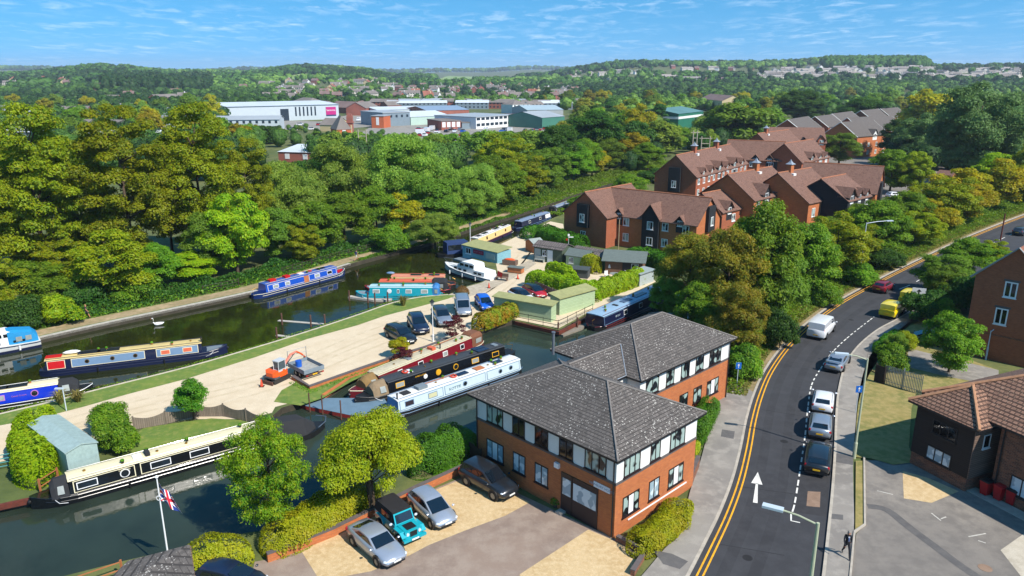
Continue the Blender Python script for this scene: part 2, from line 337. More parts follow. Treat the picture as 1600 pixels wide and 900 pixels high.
def hole_ground():
 ox = [(-700, -40), (700, -40), (700, 640), (-700, 640)]
 verts = []; edges = []; faces = []
 def ring(pts):
  k = len(verts); verts.extend(Vector(p) for p in pts); n = len(pts); edges.extend((k + i, k + (i + 1) % n) for i in range(n))
 ring(canal); ring(basin)
 for x in range(-700, 701, 50):
  for y in range(-40, 641, 40):
   verts.append(Vector((x + 0.3, y + 0.2)))
 for D in [760, 850, 950, 1060, 1180, 1300, 1430, 1570, 1720, 1880, 2050, 2200, 2300, 2450, 2600, 2800, 3100, 3600, 4300, 5200, 6200, 8000]:
  for k in range(-60, 61):
   a = R(k * 1.15); x, y = D * math.sin(a), D * math.cos(a)
   if not (abs(x) < 700 and y < 640): verts.append(Vector((x, y)))
 for p in [(-9000, -300), (9000, -300), (-9000, 3000), (9000, 3000), (-1500, -300), (1500, -300)]: verts.append(Vector(p))
 ov, oe, of, *_ = delaunay_2d_cdt(verts, edges, [], 0, 1e-5)
 X = np.array([v.x for v in ov]); Yy = np.array([v.y for v in ov]); Z = terr(X, Yy)
 mb = MB(); mb.v = [(x, y, z) for x, y, z in zip(X, Yy, Z)]
 for f in of:
  cx = sum(ov[i].x for i in f) / 3; cy = sum(ov[i].y for i in f) / 3
  if inpoly(cx, cy, canal) or inpoly(cx, cy, basin): continue
  mb.f.append(tuple(f)); mb.m.append(0)
 return mb
m_ground = groundmat('rough_grass_earth', ['#55602c', '#6c6c3a', '#3c4c20'], (0.03, 0.4, 6), lims=((0.4, 0.6), (0.42, 0.62)))
hole_ground().obj('ground', m_ground, kind='structure')
def watermat(name, deep, tint):
 m, n, l, b = base_mat(name); b.inputs['Base Color'].default_value = (*c3(deep), 1); b.inputs['Roughness'].default_value = 0.03
 b.inputs['IOR'].default_value = 1.33; b.inputs['Specular IOR Level'].default_value = tint
 tc = n.new('ShaderNodeTexCoord'); t = noise(n, l, tc.outputs['Object'], 0.9, 3, 0.55); t2 = noise(n, l, tc.outputs['Object'], 4.0, 2, 0.5)
 mm = n.new('ShaderNodeMath'); mm.operation = 'MULTIPLY_ADD'; mm.inputs[1].default_value = 0.25; l.new(t2.outputs['Fac'], mm.inputs[0]); l.new(t.outputs['Fac'], mm.inputs[2])
 bump(n, l, b, mm.outputs[0], 0.03, 0.4); t3 = noise(n, l, tc.outputs['Object'], 0.12, 4, 0.6); l.new(mix(n, l, maprange(n, l, t3.outputs['Fac'], 0.35, 0.7), c3(deep), tuple(x * 1.9 for x in c3(deep))), b.inputs['Base Color']); return m
def fan(name, poly, z, m):
 sheet(name, poly, z, m)
fan('canal_water', offset(north_bank, 1.0) + [G(1075, 259)] + offset(south_bank, 1.0) if False else canal, WZ, watermat('canal_water', '#1c200b', 0.6))
fan('basin_water', basin, WZ, watermat('basin_water', '#232c24', 0.5))
m_coping = mat('stone_coping', '#a8a297', 0.8, 0.18, 2.0, bmp=0.01)
m_bankwall = mat('wet_bank_wall', '#3a3428', 0.8, 0.35, 1.5, bmp=0.02)
m_concrete = mat('concrete_edge', '#b9ae98', 0.85, 0.15, 1.5, bmp=0.005)
m_sheetpile = mat('rusty_sheet_piling', '#6e2f1e', 0.75, 0.3, 2.0, col2='#47231a', bmp=0.02)
def bank(poly, name, m, ztop=0.0, d=0.12):
 mb = MB()
 for i in range(len(poly)):
  p, q = poly[i], poly[(i + 1) % len(poly)]
  mb.poly([(*p, ztop), (*q, ztop), (*q, -2.2), (*p, -2.2)])
 return mb.obj(name, m, kind='structure')
bank(canal, 'canal_bank', m_bankwall, -0.002); bank(basin, 'basin_bank', m_bankwall, -0.002)
nb = [p for p in north_bank if p[0] < G(560, 408)[0]]
kerbwall('towpath_coping', nb, 0.0, 0.55, -0.25, 0.05, m_coping, kind='structure')
sb_i = [p for p in south_bank if p[0] < G(700, 460)[0] + 0.5 and p[1] < G(700, 460)[1] + 0.5]
kerbwall('canal_edge_slabs', sb_i, 0.0, 0.28, -0.3, 0.035, m_concrete, kind='structure')
m_path = groundmat('towpath_earth', ['#b09878', '#94805f', '#7a7348'], (0.3, 1.5, 20))
m_grassbank = groundmat('bank_grass', ['#5f7430', '#4c5f25', '#7d7a40'], (0.3, 2, 18), bmp=0.03)
ribbon('towpath_verge', north_bank, 0.5, 6.5, 0.006, m_grassbank, kind='structure')
ribbon('towpath', north_bank, 0.9, 3.1, 0.012, m_path, kind='structure')
def markline(name, pts, w_, m, dash=None, gap=0, z=0.0225, **kw):
 """a painted line of quads; dashes when asked, all one marking"""
 d = 0; mb = MB(); L = []
 for a, b in zip(pts, pts[1:]):
  n = max(1, int(math.dist(a, b) / 0.25))
  for i in range(n): L.append((a[0] + (b[0] - a[0]) * i / n, a[1] + (b[1] - a[1]) * i / n))
 L.append(pts[-1]); A, B_ = offset(L, w_ / 2), offset(L, -w_ / 2); s = 0
 for i in range(len(L) - 1):
  if dash is None or (s % (dash + gap)) < dash: mb.poly([(*B_[i], z), (*B_[i + 1], z), (*A[i + 1], z), (*A[i], z)])
  s += math.dist(L[i], L[i + 1])
 return mb.obj(name, m, kind='structure', **kw)
m_gravel = groundmat('pale_gravel', ['#dccbb0', '#cfbc9c', '#bda786'], (0.07, 0.7, 26), lims=((0.25, 0.75), (0.35, 0.8)), speck=0.2)
m_lawn = groundmat('mown_lawn', ['#6a7d2c', '#55702a', '#8d8b45'], (0.35, 1.6, 22), bmp=0.02, lims=((0.35, 0.6), (0.48, 0.7)))
m_lawn_dry = groundmat('dry_lawn', ['#8a7d45', '#6f7036', '#a08d58'], (0.35, 1.6, 22), bmp=0.02)
yard = [p for p in offset(sb_i[::-1], -0.28)]
yard = GP((-60, 700), (0, 688)) + []
yard_poly = GP((-150, 745), (0, 722), (100, 700), (205, 672), (235, 664), (300, 655), (385, 655), (425, 645), (430, 636), (505, 616), (548, 588), (592, 564), (700, 529), (742, 518), (770, 506), (800, 498), (873, 513), (925, 485), (985, 460), (1025, 440), (1000, 420), (925, 405), (885, 392), (880, 350), (860, 346), (823, 362), (792, 377), (770, 387), (778, 427), (752, 442), (733, 447), (702, 461), (655, 466), (612, 475), (560, 493), (500, 513), (400, 544), (292, 575), (160, 608), (0, 648), (-150, 686))
sheet('gravel_yard', yard_poly, 0.012, m_gravel)
lawn1 = GP((-150, 683), (0, 646), (160, 606), (292, 573), (400, 542), (500, 511), (560, 491), (612, 473), (655, 464), (700, 461), (712, 462), (700, 467), (660, 478), (600, 494), (560, 508), (480, 530), (400, 558), (292, 592), (200, 616), (130, 636), (60, 654), (0, 665), (-150, 700))
sheet('canalside_lawn', lawn1, 0.022, m_lawn)
lawn2 = GP((430, 626), (452, 600), (484, 606), (548, 590), (575, 582), (622, 566), (670, 552), (720, 540), (705, 533), (742, 520), (700, 531), (590, 566), (548, 590), (505, 615))
sheet('basin_lawn', GP((428, 628), (440, 610), (462, 598), (484, 609), (560, 578), (640, 552), (700, 533), (740, 521), (748, 523), (700, 536), (600, 571), (548, 597), (505, 622), (470, 634)), 0.022, m_lawn)
sheet('boatyard_lawn', GP((184, 724), (196, 690), (226, 668), (330, 654), (400, 658), (425, 652), (400, 668), (300, 694), (190, 726)), 0.022, m_lawn)
for q in (((60, 672), (230, 628), (420, 585), (560, 528), (660, 492), (740, 462), (800, 420), (828, 385)), ((60, 690), (240, 646), (420, 604), (565, 545), (668, 505), (752, 470), (812, 425), (840, 388))):
 for w_ in (-.8, .8): markline('tyre_track', offset(smoothline(GP(*q), 6), w_), .38, groundmat('worn_gravel', ['#d3c2a6', '#c8b697', '#bca888'], (.3, 1.2, 26), speck=.2), z=.0145)
sheet('quay_paving', GP((700, 461), (733, 447), (752, 442), (778, 428), (800, 420), (830, 405), (838, 412), (800, 436), (760, 455), (712, 470)), 0.017, groundmat('grey_quay_paving', ['#b8ac98', '#a99c86', '#978b76'], (0.3, 2, 20)))
# -- ROAD
m_asph = groundmat('fresh_asphalt', ['#38383b', '#303033', '#3f3f42'], (0.08, 0.8, 30), rough=0.9, bmp=0.004, lims=((0.35, 0.65), (0.4, 0.7)))
m_asph_old = groundmat('worn_asphalt', ['#7b746c', '#8a8278', '#6b655f'], (0.1, 0.9, 24), rough=0.9, bmp=0.004)
m_pave = groundmat('pavement_asphalt', ['#8e877e', '#7b756e', '#9b948a'], (0.15, 1.0, 24), rough=0.9, bmp=0.003, lims=((0.42, 0.58), (0.48, 0.62)))
m_kerb = mat('kerb_stone', '#a79e90', 0.85, 0.15, 2)
m_yellow = mat('yellow_road_paint', '#e0a013', 0.7, 0.15, 3, dirt=0.35)
m_white = mat('white_road_paint', '#d8d5cc', 0.7, 0.08, 3, dirt=0.3)
rl = smoothline(GP((1035, 980), (1075, 905), (1103, 850), (1127, 800), (1146, 750), (1159, 700), (1168, 655), (1180, 615), (1197, 578), (1225, 540), (1262, 505), (1312, 470), (1375, 436), (1430, 409), (1480, 385), (1530, 363), (1600, 336), (1680, 308), (1780, 280)), 5)
rr = smoothline(GP((1274, 980), (1284, 900), (1292, 830), (1299, 760), (1303, 700), (1305, 650), (1309, 610), (1320, 570), (1340, 541), (1370, 516), (1405, 497), (1450, 470), (1497, 445), (1545, 420), (1600, 396), (1680, 362), (1780, 330)), 5)
rl_o = offset(rl, 0.0)
def strip(name, L, Rr, z, m, **kw):
 n = 70
 def res(l):
  d = [0]
  for a, b in zip(l, l[1:]): d.append(d[-1] + math.dist(a, b))
  o = []
  for i in range(n + 1):
   t = d[-1] * i / n; k = max(j for j in range(len(d)) if d[j] <= t + 1e-9); k = min(k, len(l) - 2); f = (t - d[k]) / (d[k + 1] - d[k]); o.append((l[k][0] + (l[k + 1][0] - l[k][0]) * f, l[k][1] + (l[k + 1][1] - l[k][1]) * f))
  return o
 A, B_ = res(L), res(Rr); mb = MB()
 for i in range(n): mb.poly([(*B_[i], z), (*B_[i + 1], z), (*A[i + 1], z), (*A[i], z)])
 return mb.obj(name, m, **kw)
KZ = 0.12   # footway level above road
strip('road', offset(rl, 0.35), offset(rr, -0.05), 0.018, m_asph, kind='structure')
kerbwall('road_kerb', rl, 0.0, 0.18, -0.1, KZ + 0.01, m_kerb, kind='structure')
kerbwall('road_kerb', rr, -0.18, 0.0, -0.1, KZ + 0.01, m_kerb, kind='structure')
for k, dd in enumerate((-0.30, -0.62)): ribbon('yellow_line', rl, dd - 0.11, dd, 0.0235, m_yellow, kind='structure')
pr = GP((1262, 980), (1326, 900), (1334, 830), (1333, 760), (1333, 715), (1337, 660), (1341, 620), (1350, 580), (1362, 553), (1388, 528), (1418, 508), (1465, 480), (1515, 455), (1580, 425))
strip('footway', offset(rr, -0.17), [G(1318, 980)] + smoothline(pr[1:], 4), KZ, m_pave, kind='structure')
pl = smoothline(GP((930, 980), (1000, 905), (1040, 858), (1062, 838), (1072, 800), (1078, 770), (1092, 730), (1103, 690), (1115, 650), (1124, 618), (1140, 606), (1160, 604)), 4)
rl_part = [p for p in rl if p[1] < G(1181, 608)[1]]
strip('footway', pl, offset(rl_part, 0.17), KZ, m_pave, kind='structure')
verge = [p for p in rl if p[1] > G(1175, 628)[1]]
ribbon('verge_edge', verge, 0.17, 0.6, 0.10, groundmat('verge_dirt', ['#9c8764', '#857250', '#6a6338'], (0.5, 2, 12)), kind='structure')
bay = smoothline(GP((1238, 800), (1243, 780), (1253, 715), (1258, 680), (1262, 640), (1268, 602), (1283, 575), (1302, 549), (1330, 523), (1366, 495)), 4)
markline('parking_bay_marking', bay, 0.11, m_white, 0.75, 0.45)
markline('parking_bay_marking', GP((1236, 803), (1236, 814), (1250, 817)), 0.1, m_white)
markline('centre_line_marking', smoothline(GP((1405, 452), (1423, 445), (1448, 431), (1480, 414), (1520, 395), (1570, 371), (1600, 358), (1680, 325)), 4), 0.13, m_white, 3.0, 2.6)
ribbon('worn_lane', rl, -2.0, -1.3, 0.0195, groundmat('lane_wear', ['#333336', '#2d2d30', '#3a3a3d'], (.08, .8, 30), bmp=0), kind='structure'); ribbon('worn_lane', rl, -3.6, -2.9, 0.0195, MATS['lane_wear'], kind='structure')
m_seam = groundmat('tar_seam', ['#1c1c1e', '#222224', '#18181a'], (0.4, 2, 24))
for k_, (q0, q1) in enumerate((((1190, 640), (1262, 652)), ((1150, 760), (1240, 772)), ((1120, 850), (1225, 868)))): markline('tar_seam', GP(q0, q1), 0.05, m_seam, z=0.0212)
for q in ((1225, 690), (1168, 872), (1330, 500)): c_ = G(*q); MB().cyl((*c_, 0.016), 0.3, 0.012, 16).obj('manhole_cover', m_seam, kind='structure')
sheet('road_patch', GP((1170, 800), (1205, 806), (1216, 742), (1186, 738)), 0.0203, groundmat('newer_asphalt', ['#323235', '#2c2c2f', '#39393c'], (.2, 2, 30)))
ax0, ax1 = G(1180, 786), G(1184, 738); dv = Vector((ax1[0] - ax0[0], ax1[1] - ax0[1])); Ld = dv.length; dv.normalize(); nv = Vector((-dv.y, dv.x))
def ap(s, t): return (ax0[0] + dv.x * s + nv.x * t, ax0[1] + dv.y * s + nv.y * t, 0.0225)
MB().add([ap(0, .15), ap(0, -.15), ap(Ld * .62, -.07), ap(Ld * .62, .07), ap(Ld * .6, -.38), ap(Ld, 0), ap(Ld * .6, .38)], [(0, 1, 2, 3), (4, 5, 6)]).obj('road_arrow_marking', m_white, kind='structure')
m_patch = groundmat('brown_patch', ['#8a705c', '#7b6351', '#937a66'], (0.4, 2, 24)); m_dkpatch = groundmat('dark_patch', ['#5d5a58', '#545150', '#66625f'], (0.4, 2, 24))
sheet('road_patch', GP((1262, 768), (1282, 769), (1281, 793), (1260, 791)), 0.0225, m_patch)
sheet('road_patch', GP((1235, 800), (1292, 808), (1297, 740), (1248, 738)), 0.0205, groundmat('bay_asphalt', ['#302f31', '#2b2a2c', '#373638'], (0.2, 2, 30)))
sheet('footway_patch', GP((1128, 673), (1148, 676), (1146, 688), (1126, 684)), KZ + .006, m_dkpatch)
sheet('footway_patch', GP((1020, 862), (1050, 868), (1075, 880), (1062, 892), (1036, 884)), KZ + .006, m_dkpatch)
sheet('footway_patch', GP((1297, 805), (1317, 807), (1317, 815), (1297, 813)), KZ + .006, m_dkpatch)
sheet('footway_patch', GP((1304, 710), (1333, 714), (1333, 729), (1303, 724)), KZ + .006, m_dkpatch)
# -- GROUND BY THE OFFICES AND ON THE RIGHT
m_tarmac_pink = groundmat('pinkish_tarmac', ['#8d7a6c', '#7f6e63', '#9a8a7c'], (0.15, 0.8, 24), rough=0.9, bmp=0.003)
m_buff = groundmat('buff_resin_gravel', ['#c9ad80', '#b89a6b', '#d6bd94'], (0.4, 3, 30), bmp=0.006, speck=0.2)
sheet('office_parking', GP((380, 960), (398, 878), (430, 872), (578, 806), (722, 746), (738, 738), (756, 746), (960, 841), (1008, 868), (985, 905), (940, 980)), 0.012, m_tarmac_pink)
sheet('parking_bay', GP((470, 860), (578, 808), (724, 748), (745, 742), (762, 752), (828, 785), (790, 806), (725, 830), (670, 852), (640, 868), (580, 893), (500, 908)), 0.022, m_buff)
sheet('parking_bay', GP((919, 828), (962, 846), (1001, 872), (985, 900), (950, 950), (820, 950), (812, 898)), 0.022, m_buff)
sheet('grass_verge', GP((1337, 722), (1349, 722), (1351, 820), (1345, 826), (1336, 832)), 0.11, m_lawn_dry)
sheet('side_lawn', GP((1336, 716), (1338, 660), (1342, 620), (1350, 585), (1375, 590), (1432, 612), (1424, 640), (1420, 700), (1430, 724), (1395, 728), (1360, 718)), 0.105, m_lawn_dry)
sheet('side_parking', GP((1328, 905), (1338, 835), (1352, 822), (1352, 720), (1420, 722), (1507, 768), (1600, 812), (1720, 870), (1600, 1000), (1310, 1000)), 0.06, m_asph_old, drop=0.1)
sheet('gravel_patch', GP((1410, 737), (1450, 748), (1498, 769), (1455, 787), (1412, 780)), 0.067, m_buff)
markline('tarmac_repair_strip', smoothline(GP((1355, 792), (1385, 798), (1420, 825), (1460, 855), (1500, 885), (1530, 905)), 4), 0.6, m_dkpatch, z=0.068)
for pp in (((1455, 803), (1470, 815)), ((1470, 812), (1478, 809)), ((1513, 840), (1540, 835)), ((1528, 846), (1540, 850)), ((1370, 768), (1395, 774))): markline('faded_bay_marking', GP(*pp), 0.09, mat('faded_white_paint', '#b5b0a6', 0.8, 0.2, 5), z=0.069)
c_ = G(1539, 889); MB().cyl((*c_, 0.066), 0.38, 0.012, 20).obj('manhole_cover', m_patch, kind='structure')
sheet('concrete_apron', GP((1563, 861), (1600, 835), (1700, 880), (1640, 960)), 0.068, groundmat('pale_concrete', ['#b6ac9a', '#a89d8b', '#c2b8a6'], (0.4, 2, 20)))
sheet('flats_garden', GP((1352, 575), (1368, 550), (1420, 512), (1470, 485), (1500, 470), (1505, 560), (1560, 580), (1560, 640), (1440, 615), (1400, 600)), 0.1085, m_lawn_dry)
sheet('garden_path', GP((1418, 545), (1445, 552), (1560, 580), (1560, 605), (1480, 590), (1418, 575)), 0.1145, m_pave)
ribbon('verge_undergrowth_base', verge, 0.6, 7.5, 0.09, m_grassbank, kind='structure')
def field(pts, m, lift=0.9):
 V = [P(a, b) for a, b in pts]; cx = sum(v[0] for v in V) / len(V); cy = sum(v[1] for v in V) / len(V)
 mb = MB(); n = 14; K = len(V);
 for i in range(K):
  a, b = V[i], V[(i + 1) % K]
  for u in range(n):
   for t in range(n - u):
    def q(s, r):
     x = cx + (a[0] - cx) * s / n + (b[0] - cx) * r / n; y = cy + (a[1] - cy) * s / n + (b[1] - cy) * r / n
     return (x, y, float(terr(x, y)) + lift)
    mb.poly([q(u, t), q(u + 1, t), q(u, t + 1)])
    if t < n - u - 1: mb.poly([q(u + 1, t), q(u + 1, t + 1), q(u, t + 1)])
 return mb.obj('field', m, kind='structure')
m_straw = groundmat('stubble_field', ['#b8975c', '#a9884f', '#c4a66c'], (0.01, 0.1, 1), bmp=0)
m_pale = groundmat('pasture', ['#7f9a4e', '#8fa35a', '#72893f'], (0.01, 0.1, 1), bmp=0)
FIELDS = [((1460, 99), (1600, 101), (1600, 106), (1530, 104), (1455, 104)), ((680, 123), (700, 119), (830, 121), (800, 126), (690, 133)), ((440, 122), (470, 116), (500, 119), (505, 124), (470, 126))]
for k, f in enumerate(FIELDS): field(f, m_straw if k == 0 else m_pale)
# -- TREES
NP = np.random.default_rng(11)
L_LIME = leafmat('leaf_lime', '#92ac14', '#6f9616', '#b2b41c', 0.42)
L_YEL = leafmat('leaf_yellow_green', '#8c9c16', '#6c8418', '#a49a16', 0.42)
L_GREEN = leafmat('leaf_green', '#6c941e', '#50781c', '#8ea42a', 0.4)
L_MID = leafmat('leaf_mid', '#648426', '#74902a', '#4e6c20', 0.38)
L_DARK = leafmat('leaf_dark', '#30561c', '#3e6020', '#547428', 0.3)
L_WILLOW = leafmat('leaf_willow', '#82a036', '#66862e', '#9cac3c', 0.4)
L_GREY = leafmat('leaf_grey_willow', '#5f7c42', '#506e3a', '#7a9652', 0.33)
L_OLIVE = leafmat('leaf_olive', '#8c8a22', '#6c7e26', '#a88a22', 0.42)
L_RED = leafmat('leaf_purple', '#4c1a22', '#5e2230', '#371418', 0.3)
L_HEDGE = leafmat('leaf_hedge', '#6f8c12', '#88961a', '#55740f', 0.3, 0.6)
L_GOLD = leafmat('leaf_gold', '#a8a014', '#869016', '#c0a41c', 0.42)
L_BRIGHT = leafmat('leaf_bright_green', '#4f8a18', '#3f7016', '#6f9c24', 0.32)
BARK = mat('bark', '#4a3d2e', 0.95, 0.3, 4, bmp=0.03); BARKG = mat('grey_bark', '#6f6858', 0.95, 0.25, 4, bmp=0.03)
def unit(n, g=NP):
 v = g.normal(size=(n, 3)); return v / np.linalg.norm(v, axis=1)[:, None]
def leaves(cen, nor, size, g=NP, asp=0.62, droop=0.0):
 n = len(cen); t = unit(n, g); t = t - (t * nor).sum(1)[:, None] * nor
 if droop: t[:, 2] -= droop
 t /= np.linalg.norm(t, axis=1)[:, None] + 1e-9
 b = np.cross(nor, t); s = size * g.uniform(0.6, 1.35, n); a = t * (s * 0.5)[:, None]; bb = b * (s * 0.5 * asp)[:, None]
 V = np.empty((n, 4, 3)); V[:, 0] = cen - a; V[:, 1] = cen + bb - a * 0.05; V[:, 2] = cen + a; V[:, 3] = cen - bb + a * 0.1
 return V.reshape(-1, 3), np.arange(n * 4).reshape(n, 4)
def icosph(c, r, k=0):
 import itertools
 t = (1 + 5 ** .5) / 2
 v = np.array([(-1, t, 0), (1, t, 0), (-1, -t, 0), (1, -t, 0), (0, -1, t), (0, 1, t), (0, -1, -t), (0, 1, -t), (t, 0, -1), (t, 0, 1), (-t, 0, -1), (-t, 0, 1)], float); v /= np.linalg.norm(v[0])
 f = np.array([(0, 11, 5), (0, 5, 1), (0, 1, 7), (0, 7, 10), (0, 10, 11), (1, 5, 9), (5, 11, 4), (11, 10, 2), (10, 7, 6), (7, 1, 8), (3, 9, 4), (3, 4, 2), (3, 2, 6), (3, 6, 8), (3, 8, 9), (4, 9, 5), (2, 4, 11), (6, 2, 10), (8, 6, 7), (9, 8, 1)])
 return v, f
def crown(seed, h0, h1, rad, nl, nleaf, lsize, shape='round', lr=0.27, flat=0.75, core=0.62, droop=0.0, gap=0.0):
 """lobed crown between heights h0 and h1; returns leaf mesh arrays and lobe centres"""
 g = np.random.default_rng(seed); H = h1 - h0; cz = (h0 + h1) / 2
 c = []
 while len(c) < nl:
  p = g.uniform(-1, 1, 3); q = np.linalg.norm(p)
  if q > 1 or q < 0.35: continue
  z = p[2]
  if shape == 'round': s = 1.0
  elif shape == 'cone': s = 1.0 - 0.55 * (z * 0.5 + 0.5)
  elif shape == 'column': s = 0.85
  elif shape == 'vase': s = 0.6 + 0.45 * (z * 0.5 + 0.5)
  elif shape == 'dome':
   z = abs(z) * 1.7 - 0.75; s = 1.0
   if z > 1: continue
  if gap and g.random() < gap: continue
  c.append((p[0] * s * rad * (1 - lr * 0.8), p[1] * s * rad * (1 - lr * 0.8), cz + z * H / 2 * (1 - lr * 0.6)))
 c = np.array(c); r = rad * lr * g.uniform(0.65, 1.35, nl)
 w_ = r ** 2; k = g.choice(nl, nleaf * 2, p=w_ / w_.sum()); d = unit(nleaf * 2, g)
 d[:, 2] = np.where(d[:, 2] < -0.35, -d[:, 2], d[:, 2])
 rr = g.uniform(0.66, 1.22, nleaf * 2)
 p = c[k] + d * (r[k] * rr)[:, None] * np.array([1, 1, flat])
 keep = np.ones(len(p), bool)
 for j in range(nl):
  q = (p - c[j]) / (r[j] * np.array([1, 1, flat])); keep &= ~(((q ** 2).sum(1) < 0.5) & (k != j))
 idx = np.nonzero(keep)[0][:nleaf]; p = p[idx]; d = d[idx]
 n = d * 0.75 + unit(len(p), g) * 0.6 + np.array([0, 0, 0.45]); n /= np.linalg.norm(n, axis=1)[:, None]
 V, Fq = leaves(p, n, lsize, g, droop=droop)
 if core:  # solid filler inside each lobe, added to block light through the leaves
  iv, jf = icosph(0, 1); CV = []; CF = []
  for j in range(nl):
   vv = c[j] + iv * (1 + g.uniform(-0.2, 0.2, (12, 1))) * r[j] * core * np.array([1, 1, flat]); CF.append(jf + 12 * j); CV.append(vv)
  CV = np.concatenate(CV); CF = np.concatenate(CF); CF = np.concatenate([CF, CF[:, :1]], 1)  # degenerate fourth corner kept out below
  return V, Fq, c, r, CV, CF[:, :3]
 return V, Fq, c, r, None, None
def crown_mesh(name, m, *a, **k):
 V, Fq, c, r, CV, CF = crown(*a, **k)
 me = bpy.data.meshes.new(name)
 nq = len(Fq); nt_ = 0 if CV is None else len(CF)
 AV = V if CV is None else np.concatenate([V, CV]); me.vertices.add(len(AV)); me.vertices.foreach_set('co', AV.astype(np.float32).ravel())
 li = Fq.ravel() if CV is None else np.concatenate([Fq.ravel(), (CF + len(V)).ravel()])
 ls = np.concatenate([np.arange(nq) * 4, nq * 4 + np.arange(nt_) * 3]); lt = np.concatenate([np.full(nq, 4), np.full(nt_, 3)])
 me.loops.add(len(li)); me.loops.foreach_set('vertex_index', li.astype(np.int32)); me.polygons.add(nq + nt_)
 me.polygons.foreach_set('loop_start', ls.astype(np.int32)); me.polygons.foreach_set('loop_total', lt.astype(np.int32))
 me.materials.append(m); me.update(); return me, c
def trunk_mesh(name, m, c, h0, h1, rt, nb=9, seed=1, multi=1):
 g = random.Random(seed); mb = MB(); top = h0 + (h1 - h0) * 0.75
 for q in range(multi):
  ox, oy = (g.uniform(-.4, .4), g.uniform(-.4, .4)) if multi > 1 else (0, 0)
  mb.tube([(ox * .4, oy * .4, -0.3), (ox, oy, h0 * 0.5), (ox * 1.5 + g.uniform(-.2, .2), oy * 1.5, h0 + (h1 - h0) * .25), (ox * 2 + g.uniform(-.4, .4), oy * 2 + g.uniform(-.4, .4), top)], [rt * 1.25, rt, rt * .7, rt * .15], 8)
 for j in g.sample(range(len(c)), min(nb, len(c))):
  e = Vector(c[j]); z0 = max(h0 * 0.6, min(e.z - 0.25 * math.hypot(e.x, e.y) - 0.3, top * .9)); s = Vector((0, 0, z0)); mid = s.lerp(e, 0.5) + Vector((g.uniform(-.2, .2), g.uniform(-.2, .2), 0.1 * (e - s).length))
  mb.tube([s, mid, e], [rt * .4, rt * .24, rt * .06], 6)
 me = bpy.data.meshes.new(name); me.from_pydata(mb.v, [], mb.f); me.materials.append(m); me.polygons.foreach_set('use_smooth', [True] * len(mb.f)); return me
PROTO = {}
def proto(key, m, h0, h, rad, nl, nleaf, ls, rt=0.25, bark=None, multi=1, nb=9, seed=3, **k):
 if not key.startswith('far'): nleaf = int(nleaf * 1.35); ls *= 0.84
 me, c = crown_mesh('crown', m, seed, h0, h, rad, nl, nleaf, ls, **k)
 PROTO[key] = (me, trunk_mesh('trunk', bark or BARK, c, h0, h, rt, nb, seed, multi), h, rad, m)
proto('locust_a', L_YEL, 1.0, 25, 8.2, 190, 40000, 0.4, 0.4, seed=21, shape='column', lr=0.15, flat=0.7, core=0.5, nb=22)
proto('locust_b', L_YEL, 0.8, 25, 7.5, 170, 38000, 0.4, 0.4, seed=22, shape='round', lr=0.16, flat=0.65, core=0.5, nb=20)
proto('lime_a', L_LIME, 0.6, 9, 4.6, 80, 18000, 0.32, 0.2, seed=23, shape='round', lr=0.19, flat=0.65, core=0.45)
proto('lime_b', L_YEL, 0.6, 10, 4.4, 80, 18000, 0.32, 0.2, seed=24, shape='round', lr=0.2, flat=0.7, core=0.45)
proto('green_a', L_GREEN, 0.8, 11, 5.0, 75, 17000, 0.34, 0.22, seed=25, shape='round', lr=0.21, flat=0.75, core=0.6)
proto('green_b', L_MID, 0.8, 12, 5.4, 80, 17000, 0.36, 0.25, seed=26, shape='round', lr=0.2, flat=0.75, core=0.6)
proto('dark_a', L_DARK, 1.0, 13, 5.6, 75, 16000, 0.38, 0.28, seed=27, shape='round', lr=0.2, flat=0.8, core=0.65)
proto('dark_b', L_DARK, 1.0, 13, 4.2, 40, 10000, 0.42, 0.28, seed=28, shape='cone', lr=0.28, flat=0.8, core=0.65)
proto('willow_a', L_WILLOW, 0.5, 13, 6.6, 120, 32000, 0.33, 0.35, seed=29, shape='round', lr=0.17, flat=0.95, core=0.6, droop=0.9)
proto('willow_b', L_GREY, 0.8, 20, 8.0, 110, 26000, 0.5, 0.45, seed=30, shape='round', lr=0.18, flat=0.95, core=0.62, droop=0.5)
proto('olive_a', L_OLIVE, 0.8, 11, 4.8, 85, 24000, 0.25, 0.22, seed=31, shape='round', lr=0.2, flat=0.75, core=0.55)
proto('gold_a', L_GOLD, 0.8, 9, 4.2, 42, 10000, 0.38, 0.2, seed=32, shape='round', lr=0.27, flat=0.7, core=0.5)
proto('bush_g', L_GREEN, 0.0, 4, 3.0, 34, 8000, 0.3, 0.1, seed=33, shape='dome', lr=0.3, flat=0.75, core=0.65, nb=5)
proto('bush_l', L_LIME, 0.0, 4, 3.0, 34, 8000, 0.3, 0.1, seed=34, shape='dome', lr=0.3, flat=0.7, core=0.6, nb=5)
proto('bush_d', L_DARK, 0.0, 4, 3.2, 34, 7000, 0.3, 0.1, seed=35, shape='dome', lr=0.3, flat=0.75, core=0.65, nb=5)
proto('round_green', L_BRIGHT, 0.6, 4.2, 1.7, 30, 7000, 0.17, 0.09, seed=36, shape='round', lr=0.3, flat=0.8, core=0.6, nb=6)
proto('acer', L_RED, 0.3, 3.0, 1.5, 26, 2600, 0.15, 0.06, seed=37, shape='round', lr=0.24, flat=0.4, core=0.0, nb=14)
proto('round_gold', L_GOLD, 0.3, 2.2, 1.05, 26, 5200, 0.13, 0.06, seed=38, shape='round', lr=0.3, flat=0.85, core=0.65, nb=5)
proto('airy', leafmat('leaf_fresh', '#7a9a18', '#4e8018', '#a4a81c', 0.4), 0.5, 9, 4.3, 110, 26000, 0.19, 0.14, seed=39, shape='round', lr=0.17, flat=0.7, core=0.4, nb=26)
